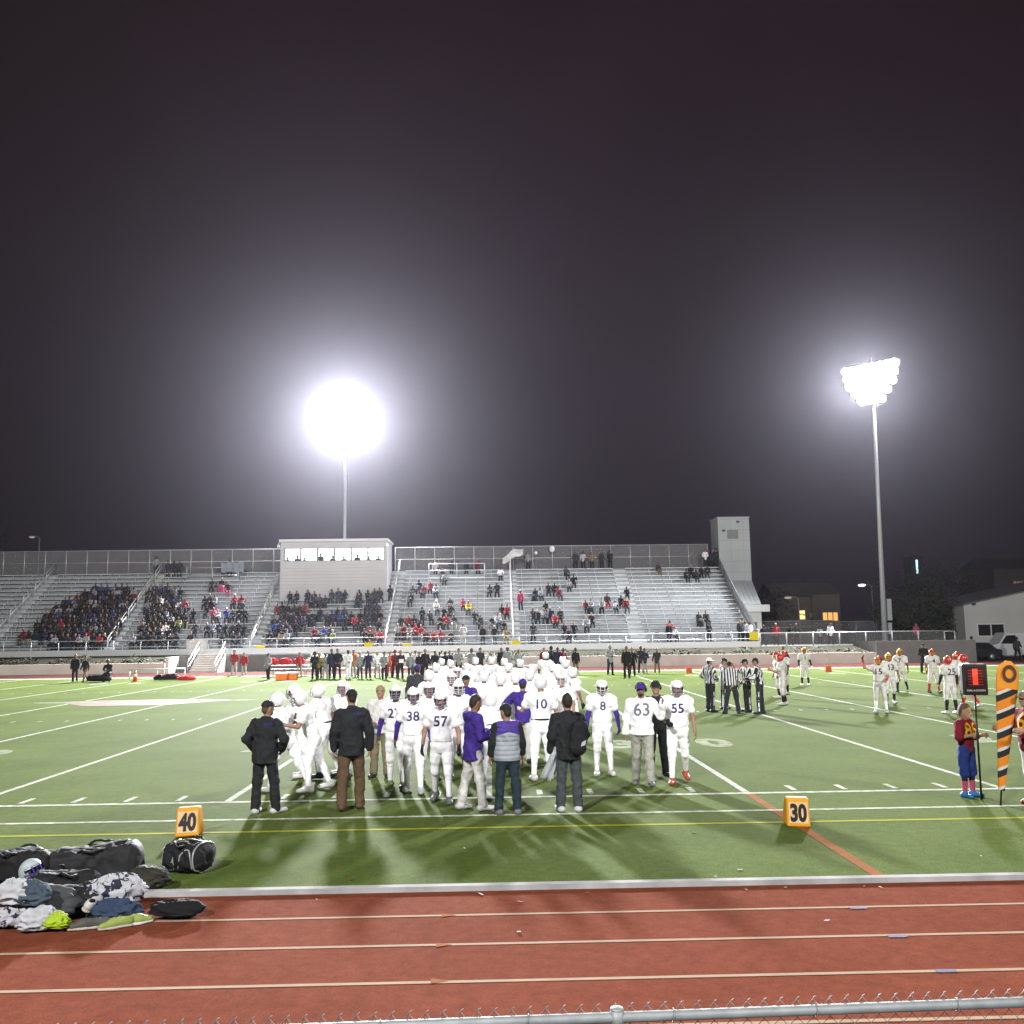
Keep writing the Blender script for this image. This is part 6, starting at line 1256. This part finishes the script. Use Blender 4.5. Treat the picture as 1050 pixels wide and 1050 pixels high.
for (sec, r), L in sorted(rows.items()):
    L.sort(key=lambda s: s[2])
    for i, s in enumerate(L):
        _, r, x, pose, top, legs, packed = s; y, z = row(r); sit = pose.startswith('sit')
        if packed and random.random() < 1: packs.append(s); continue
        loc = (x, y+.42, z+SEATZ+.02) if sit else (x, y+.15 if r else y+.1, z+.0)
        lb = f"{COLNAME.get(top, top)} coated spectator {'seated' if sit else 'standing'}, {words_of(i, len(L), r)}, {ORD[r+1]} row, {sec}"
        o = figure(loc, R(180+random.uniform(-22, 22)), pose, top, legs, lb, 'spectators: '+sec)
        if sit: o.location.z = z+SEATZ-.0
# seated prototypes have their feet on z=0 with the seat about .5 up: drop them so that the seat rests on the plank
for o in bpy.data.objects:
    if o.name.startswith('person') and o.type == 'MESH' and o.get('group', '').startswith('spectators') and 'seated' in o['label']: o.location.z -= .455
# the thick of the packed blocks, where heads and coats run together
mm_ = [SKIN[1], SKIN[2], BLACK, DKGREY, NAVY, GREYF, HAIR, DENIM, TOPS['red'], TOPS['blue'], TOPS['white']]; ix = {m.name: i for i, m in enumerate(mm_)}
for s in packs:
    _, r, x, pose, top, legs, packed = s; y, z = row(r); key = (pose, .034)
    me = MESHES.get(key)
    if me is None: V, Q, Z = proto(pose, POSES[pose], .034); me = MESHES[key] = npmesh('figure', V, Q, [SKIN[0], BLACK, BLACK, HAIR, BSHOE], Z)
    n = len(me.vertices); co = np.empty(n*3, np.float32); me.vertices.foreach_get('co', co); co = co.reshape(-1, 3); q = np.empty(len(me.polygons)*4, np.int32); me.loops.foreach_get('vertex_index', q); zi = np.empty(len(me.polygons), np.int32); me.polygons.foreach_get('material_index', zi)
    a = math.pi+random.uniform(-.4, .4); ca, sa = math.cos(a), math.sin(a); w = co.copy(); w[:, 0] = co[:, 0]*ca-co[:, 1]*sa+x; w[:, 1] = co[:, 0]*sa+co[:, 1]*ca+y+.42; w[:, 2] = co[:, 2]+z
    t = ix.get(TOPS[top].name, 2); mp = np.array([random.choice((0, 1, 1)), t, random.choice((2, 7, 2)), random.choice((6, 6, 2)), 2]); crowdV.append(w); crowdQ.append(q.reshape(-1, 4)+off); crowdM.append(mp[zi]); off += n
if crowdV:
    o = bpy.data.objects.new('crowd', npmesh('crowd', np.concatenate(crowdV), np.concatenate(crowdQ), mm_, np.concatenate(crowdM))); COL.objects.link(o); o['kind'] = 'stuff'

# ------------------------------------------------------------------ people on the top walkway, on the platforms, in the press box, on the terrace
def stand_at(px, py_feet, Y, z, top, legs, pose, label, group=None, face=180, vox=.034, **kw): return figure((AY(px, py_feet, Y)[0], Y, z), R(face), pose, top, legs, label, group, vox, **kw)
gt = 'people standing on the top walkway'
for i, (px, t, p, lb) in enumerate(((541.5, 'grey', 'stand_plain', 'grey jacket, alone beside the white cloth'), (590, 'dark_grey', 'stand_pockets', 'dark grey coat, leftmost of the five before the top fence'), (598, 'pale', 'stand_cap', 'off-white coat, second of the five before the top fence'), (607, 'tan', 'stand_plain', 'tan coat, in the middle of the five before the top fence'), (617, 'dark_grey', 'stand_crossed', 'dark grey coat, fourth of the five before the top fence'), (625.5, 'black', 'stand_hood', 'black hooded coat, rightmost of the five before the top fence'), (160, 'grey', 'walk_plain', 'grey coat at the head of the aisle beside the first packed block'), (446.5, 'pale', 'stand_cap', 'off-white top, leftmost on the platform right of the press box'), (463, 'dark_grey', 'stand_hood', 'dark grey coat, second on the platform right of the press box'), (478, 'black', 'stand_plain', 'black coat, third on the platform right of the press box'), (490, 'maroon', 'stand_cap', 'maroon coat, rightmost on the platform right of the press box'), (229, 'navy', 'stand_plain', 'navy coat, left one of two on the platform with the grey tarpaulin'), (236, 'dark_grey', 'stand_hood', 'dark grey hooded coat, right one of two behind the grey tarpaulin'))):
    yy, zz = (row(15)[0]+.9, row(15)[1]+.1) if (-29.3 < AY(px, 580, 90)[0] < -24 or -6 < AY(px, 580, 90)[0] < -.4) else (YB-.45, TOPZ)
    stand_at(px, 580, yy, zz, t, 'black', p, 'person in '+lb, gt)
for i, px in enumerate((172, 178, 184)): stand_at(px, 588, row(16)[0]+.35, row(16)[1]+.0, 'black', 'black', ('stand_plain', 'stand_hood', 'stand_pockets')[i], 'dark figure '+('leftmost', 'in the middle', 'rightmost')[i]+' of three on the top row left of the tarpaulin platform', gt)
for i, (px, t, p) in enumerate(((727.5, 'black', 'stand_plain'), (731.5, 'dark_grey', 'stand_cap'), (734.5, 'black', 'stand_hood'), (723.5, 'white', 'stand_pockets'))): stand_at(px, 580, YB-.5-.25*i, TOPZ, t, 'black', p, ('black coated person second from the left', 'dark grey coated person third from the left', 'black hooded person nearest the tower', 'white topped person leftmost')[i]+' among those crowded by the lift tower', gt)
for i, px in enumerate((295, 305, 312.5, 329, 341, 353, 366.5, 378, 388)):
    figure((AY(px, 575, PY+.75)[0], PY+.75, WZ0-.60-(.12 if i in (3,) else .26)), R(180), ('sit_knees', 'sit_cap', 'sit_forward')[i % 3], 'dark_grey', 'black', 'dark silhouette '+('leftmost in the first press box window', 'right one in the first press box window', 'in the second press box window', 'tallest, left in the third press box window', 'right, in the third press box window', 'in the fourth press box window', 'in the fifth press box window', 'on the post between the fifth and sixth press box windows', 'rightmost in the press box windows')[i], 'silhouettes in the press box', .034, skin=SKIN[2])
for i, (px, Y, t, p, lb) in enumerate(((783, 79.6, 'black', 'stand_cap', 'black coat, leftmost, near the tower foot'), (796, 81, 'red', 'stand_plain', 'red top, between the tower and the lit yellow window'), (811, 80, 'black', 'stand_hood', 'black hooded coat, in the middle of the terrace'), (817, 84, 'dark_grey', 'stand_plain', 'dark grey coat, right of the black hooded one'), (841, 83, 'grey', 'stand_crossed', 'grey coat, leaning by the railing'), (852, 80, 'white', 'stand_cap', 'white topped, under the orange windows'), (940, 80, 'pink', 'stand_plain', 'pink top, near its right end'))): stand_at(px, 655, Y, 1.34, t, 'black', p, 'person behind terrace railing in '+lb, 'people behind the terrace railing')
stand_at(996.5, 660, 80.5, .0, 'black', 'black', 'stand_hood', 'dark figure standing before the pale hall between tree and van', None)
stand_at(1045, 690, 74.8, .0, 'dark_grey', 'black', 'stand_cap', 'person in dark grey beside the white van at the right edge', None)
# ------------------------------------------------------------------ the far sideline
def side(px, top, legs, pose, label, feet=695.5, face=180, group='people along the far sideline', **kw):
    x, y = G(px, feet); return figure((x, y, 0), R(face), pose, top, legs, label, group, .024, **kw)
side(76.5, 'black', 'black', 'stand_plain', 'person in black, left one of two standing near the equipment at far left', 699.5); side(87, 'black', 'khaki', 'walk_plain', 'person in black jacket and brownish trousers walking beside the seated one', 699.5, 150)
o = side(112, 'black', 'black', 'sit_forward', 'person in black sitting on an equipment bag at the far left', 699)
SL = [(240, 'red', 'pale', 'stand_pockets', 'cheerleader in red, left one of two at the stair wall', 693), (250, 'red', 'pale', 'stand_plain', 'cheerleader in red with dark hair, right one of two', 693), (275, 'grey', 'black', 'stand_cap', 'person in grey left of the table with red bags', 697),
 (307, 'red', 'pale', 'stand_plain', 'person in red standing at the right end of the table', 694), (322.5, 'black', 'black', 'stand_hood', 'person in long black coat beside the one in yellow', 697), (327.5, 'yellow', 'black', 'stand_plain', 'person in yellow jacket between two dark ones', 696), (333.5, 'grey', 'pale', 'stand_crossed', 'person in grey top and pale trousers right of the yellow jacket', 696), (340, 'navy', 'black', 'stand_plain', 'person in navy, just right of the pale trousers', 696), (346, 'black', 'black', 'stand_pockets', 'person in black, right of the navy one', 696),
 (357, 'white', 'white', 'stand_cap', 'player in white uniform with red socks near the bench', 696), (362.5, 'orange', 'pale', 'stand_plain', 'person in orange beside the white uniformed one', 694), (369, 'grey', 'grey', 'stand_plain', 'player in long grey coat right of the one in orange', 696), (377.5, 'navy', 'denim', 'stand_cap', 'person in navy jacket and blue jeans', 696), (387, 'white', 'pale', 'stand_pockets', 'person in white with a red mark next to the blue jeans', 695), (394, 'grey', 'black', 'stand_crossed', 'tall person in grey with a dark front right of the white one', 697), (399.5, 'orange', 'red', 'stand_plain', 'person in orange half hidden by the one in black with paper', 694), (405, 'maroon', 'black', 'stand_hood', 'person in maroon left of the one holding a white paper', 695), (410.5, 'black', 'black', 'stand_crossed', 'person in black holding a white paper at the chest', 697), (421, 'grey', 'grey', 'stand_plain', 'person in grey with white cap right of the white paper', 696), (426, 'pale', 'grey', 'stand_cap', 'person in off-white cap and top behind the dark pair', 694), (430, 'black', 'black', 'stand_pockets', 'person in black, left of the dark pair by the purple cap', 696), (436, 'black', 'black', 'stand_plain', 'person in black, right of the dark pair by the purple cap', 696), (446, 'black', 'black', 'stand_cap', 'person in black above the first white helmet of the huddle', 695), (451, 'grey', 'grey', 'stand_plain', 'person in grey peeping between two black coats', 694), (456.5, 'black', 'black', 'stand_hood', 'person in black hood right of the grey one', 695), (461, 'dark_grey', 'black', 'stand_plain', 'person in dark grey next to the black hood', 694), (470.5, 'grey', 'black', 'stand_crossed', 'player in grey with arms crossed, standing by himself', 695), (484, 'grey', 'grey', 'stand_pockets', 'person all in grey with hands in pockets over the huddle', 695), (492.5, 'dark_grey', 'black', 'stand_cap', 'person in dark grey top and black trousers over the huddle', 694), (503, 'grey', 'black', 'stand_crossed', 'person in grey, wide-shouldered, right of the black trousers', 695), (514.5, 'black', 'black', 'stand_plain', 'person in black with short hair, left of the striped grey one', 694), (520.5, 'grey', 'black', 'stand_cap', 'person in grey with pale chest beside the black one', 694), (526.5, 'pale', 'pale', 'stand_plain', 'person in off-white squeezed between grey ones', 694), (532, 'grey', 'black', 'stand_pockets', 'person in grey with dark hair at the right end of the row', 694),
 (558, 'maroon', 'black', 'stand_plain', 'person in maroon behind the tallest helmets, left one', 692), (565.5, 'black', 'black', 'stand_hood', 'person in black hood behind the tallest helmets', 692), (572, 'navy', 'black', 'stand_plain', 'person in navy leaning behind the huddle', 692), (577.5, 'maroon', 'black', 'stand_cap', 'person in maroon cap at the right behind the huddle', 692), (590.5, 'black', 'khaki', 'stand_plain', 'small dark person by the tan wall right of the huddle', 692),
 (626, 'grey', 'denim', 'stand_hood', 'person in grey top and blue trousers standing alone by the tan wall', 692.5), (643, 'black', 'black', 'stand_plain', 'person in black, front one of the dark pair on the turf', 696), (648.5, 'black', 'black', 'walk_plain', 'person in black stepping out behind the dark pair', 694), (657.5, 'dark_grey', 'black', 'stand_pockets', 'person in dark grey left of the blue jeans by the tan wall', 691), (661.5, 'navy', 'pale', 'stand_crossed', 'person in navy jacket and pale blue jeans by the tan wall', 691), (674, 'dark_grey', 'khaki', 'stand_cap', 'person in dark grey jacket and brownish trousers, rightmost by the tan wall', 691)]
for px, t, l, p, lb, ft in SL: side(px, t, l, p, lb, ft, 180+random.uniform(-35, 35), shoes=random.choice((BSHOE, BSHOE, WSHOE)))
x, y = G(411, 697.4); b = MB(); b.box((-.14, -.01, -.1), (.14, .01, .12)); tag(b.build('paper_sheet', WHITE, None, (x+.06, y-.34, 1.16)), 'white paper held by the person in black on the far sideline', 'paper')
# things standing on the far sideline
def cone(px, py, label, h=.72):
    x, y = G(px, py); e = empty('traffic_cone', (x, y, 0)); tag(e, label, 'cone'); OR = mat('cone_orange', (.42, .075, .012), .5, var=.05)
    b = MB(); b.box((-.2, -.2, 0), (.2, .2, .04)); b.build('base', OR, e); b = MB(); b.tube([(0, 0, .04), (0, 0, h)], [.15, .04], 14); b.build('body', OR, e); b = MB(); b.tube([(0, 0, h*.45), (0, 0, h*.65)], [.112, .085], 14); b.build('collar', WHITE, e)
cone(138.5, 699, 'orange cone on the far sideline right of the seated person')
def box_marker(px, py, label, s=.4):
    x, y = G(px, py); b = MB(); b.add([(-s/2, -s/4, 0), (s/2, -s/4, 0), (s/2, s/4, 0), (-s/2, s/4, 0), (-s/2.3, -.04, s), (s/2.3, -.04, s), (s/2.3, .04, s), (-s/2.3, .04, s)], [(0, 3, 2, 1), (4, 5, 6, 7), (0, 1, 5, 4), (1, 2, 6, 5), (2, 3, 7, 6), (3, 0, 4, 7)]); o = b.build('yard_marker', MATS['cone_orange'], None, (x, y, 0)); tag(o, label, 'yard marker')
box_marker(706.5, 690.5, 'small orange yard marker before the tan wall left of the officials'); box_marker(849.5, 689, 'small orange yard marker before the tan wall right of the officials')
blob('equipment_bag', 101, 699.5, (1.5, .6, .5), NYL, 'black equipment bag under the seated person at the far left', 'bag', 61, 0, .15); blob('equipment_bag', 164, 698, (.8, .5, .4), NYL, 'small black bag at the left end of the pale bar', 'bag', 62); blob('equipment_bag', 175, 698, (1.1, .5, .45), NYLD, 'rounded black bag under the pale bar', 'bag', 63); blob('equipment_bag', 191, 698, (1.2, .5, .32), RED, 'flat red bag on the far sideline left of the cheerleaders', 'bag', 64)
x0, y0 = G(128, 697); x1, _ = G(180, 697); e = empty('low_barrier', (x0, y0+.8, 0)); tag(e, 'low pale tubular barrier along the far sideline', 'barrier')
b = MB(); b.tube([(0, 0, .62), (x1-x0, 0, .66)], .045, 8); b.build('rail', ALU, e)
for i in range(3): b = MB(); xx = (x1-x0)*i/2; b.tube([(xx, 0, 0), (xx, 0, .64)], .04, 8); b.build('post', ALU, e)
x0, y0 = G(292, 694); e = empty('sideline_table', (x0, y0+.6, 0)); tag(e, 'folding table on the far sideline loaded with red bags', 'table')
b = MB(); b.box((-1.5, -.38, .72), (1.5, .38, .76)); b.build('tabletop', mat('table_top', (.55, .54, .52), .6), e)
for sx_ in (-1.3, 1.3):
    for sy_ in (-.3, .3): b = MB(); b.tube([(sx_, sy_, 0), (sx_, sy_, .715)], .025, 6); b.build('leg', STEEL, e)
for i, dx in enumerate((-1.0, -.1, .85)): o = blob('red_bag', 0, 0, (.85, .5, .5), RED, ('red bag at the left end of the sideline table', 'red bag in the middle of the sideline table', 'red bag at the right end of the sideline table')[i], 'bag', 70+i, 0, .14, loc=(x0+dx, y0+.6), z=.765)
def cooler(px, py, label):
    x, y = G(px, py); e = empty('cooler', (x, y, 0)); tag(e, label, 'cooler', 'orange coolers before the table'); OC = mat('cooler_orange', (.80, .20, .03), .5, var=.05)
    b = MB(); b.box((-.36, -.22, 0), (.36, .22, .40)); b.build('body', OC, e); b = MB(); b.box((-.38, -.24, .402), (.38, .24, .47)); b.build('lid', mat('cooler_lid', (.75, .72, .68), .5), e); b = MB(); b.tube([(-.37, 0, .3), (-.45, 0, .36), (-.37, 0, .42)], .018, 6); b.build('handle', STEEL, e)
cooler(289, 697.5, 'left one of two orange coolers in front of the sideline table'); cooler(299, 697, 'right one of two orange coolers in front of the sideline table')
x0, y0 = G(345, 693); e = empty('players_bench', (x0, y0+1.2, 0)); tag(e, 'long aluminium team bench behind the people on the far sideline', 'bench')
b = MB(); b.box((-5, -.15, .44), (16, .15, .48)); b.build('seat', BENCH, e)
for i in range(8): b = MB(); xx = -4.6+i*2.9; b.box((xx, -.14, 0), (xx+.06, .14, .437)); b.build('leg', STEEL, e)
# folding chairs at the foot of the far right section
for px, lb in ((674, 'empty grey folding chair on the walkway left of the red jacket'), (717.5, 'empty grey folding chair left of the standing black coat'), (747, 'empty grey folding chair left of the people at the tower foot')):
    x = AY(px, 655, 78.7)[0]; e = empty('folding_chair', (x, 78.7, Z0)); tag(e, lb, 'chair', 'folding chairs on the front walkway'); CH_ = mat('chair_grey', (.16, .165, .17), .6)
    b = MB(); b.box((-.22, -.2, .43), (.22, .2, .46)); b.build('seat', CH_, e); b = MB(); b.box((-.22, .19, .55), (.22, .22, .92)); b.build('backrest', CH_, e)
    for sx_ in (-.2, .2): b = MB(); b.tube([(sx_, -.2, 0), (sx_, .21, .92)], .014, 6); b.build('leg', STEEL, e); b = MB(); b.tube([(sx_, .22, 0), (sx_, -.18, .44)], .014, 6); b.build('leg', STEEL, e)
# ------------------------------------------------------------------ night sky, haze, the lamps' light
wd = bpy.data.worlds.new('World'); S.world = wd; wd.use_nodes = True; nt = wd.node_tree; bg = nt.nodes['Background']
tc = nt.nodes.new('ShaderNodeTexCoord'); sp = nt.nodes.new('ShaderNodeSeparateXYZ'); nt.links.new(tc.outputs['Generated'], sp.inputs[0])
cr = nt.nodes.new('ShaderNodeValToRGB'); e = cr.color_ramp.elements; e[0].position = 0.; e[0].color = (.0085, .0076, .0100, 1); e[1].position = .7; e[1].color = (.0118, .0072, .0060, 1)
nt.links.new(sp.outputs[2], cr.inputs[0])
nz = nt.nodes.new('ShaderNodeTexNoise'); nz.inputs['Scale'].default_value = 1.6; nz.inputs['Detail'].default_value = 4; nt.links.new(tc.outputs['Generated'], nz.inputs[0])
pr = nt.nodes.new('ShaderNodeValToRGB'); e = pr.color_ramp.elements; e[0].position = .40; e[0].color = (0, 0, 0, 1); e[1].position = .75; e[1].color = (.011, .0045, .0125, 1); nt.links.new(nz.outputs[0], pr.inputs[0])
ad = nt.nodes.new('ShaderNodeMix'); ad.data_type = 'RGBA'; ad.blend_type = 'ADD'; ad.inputs['Factor'].default_value = 1; nt.links.new(cr.outputs[0], ad.inputs['A']); nt.links.new(pr.outputs[0], ad.inputs['B']); nt.links.new(ad.outputs['Result'], bg.inputs['Color']); bg.inputs['Strength'].default_value = 1.

HAZE_D, HAZE_G = .000055, .87
b = MB(); b.box((-260, -60, -1.2), (260, 200, 42)); hz_ = b.build('haze', bpy.data.materials.new('night_haze')); hz_['kind'] = 'stuff'
m = hz_.data.materials[0]; m.use_nodes = True; n = m.node_tree.nodes; n.remove(n['Principled BSDF']); pv = n.new('ShaderNodeVolumePrincipled'); pv.inputs['Color'].default_value = (.86, .85, 1., 1); pv.inputs['Density'].default_value = HAZE_D; pv.inputs['Anisotropy'].default_value = HAZE_G
m.node_tree.links.new(pv.outputs[0], n['Material Output'].inputs['Volume'])

POW = (1350000., 560000., 205000., 170000.)
for i, (p, d, far) in enumerate(LAMPS):
    li = bpy.data.lights.new('floodlight', 'SPOT'); li.energy = POW[i]; li.color = (.97, .975, 1.) if far else (1., .98, .94); li.shadow_soft_size = 2.0 if far else 1.4; li.spot_size = R(118 if far else 160); li.spot_blend = 1.
    o = bpy.data.objects.new('floodlight_lamp', li); COL.objects.link(o); o.location = p; o.rotation_euler = Vector(d).to_track_quat('-Z', 'Y').to_euler()
S.view_settings.view_transform = 'Standard'; S.view_settings.look = 'None'; S.view_settings.exposure = .10; S.view_settings.gamma = 1.
S.render.engine = 'CYCLES'; S.cycles.max_bounces = 4; S.cycles.diffuse_bounces = 2; S.cycles.glossy_bounces = 2; S.cycles.transparent_max_bounces = 10; S.cycles.volume_bounces = 0; S.cycles.sample_clamp_indirect = 2.; S.cycles.use_denoising = True; S.cycles.caustics_reflective = False; S.cycles.caustics_refractive = False
S.render.resolution_x = S.render.resolution_y = 1024
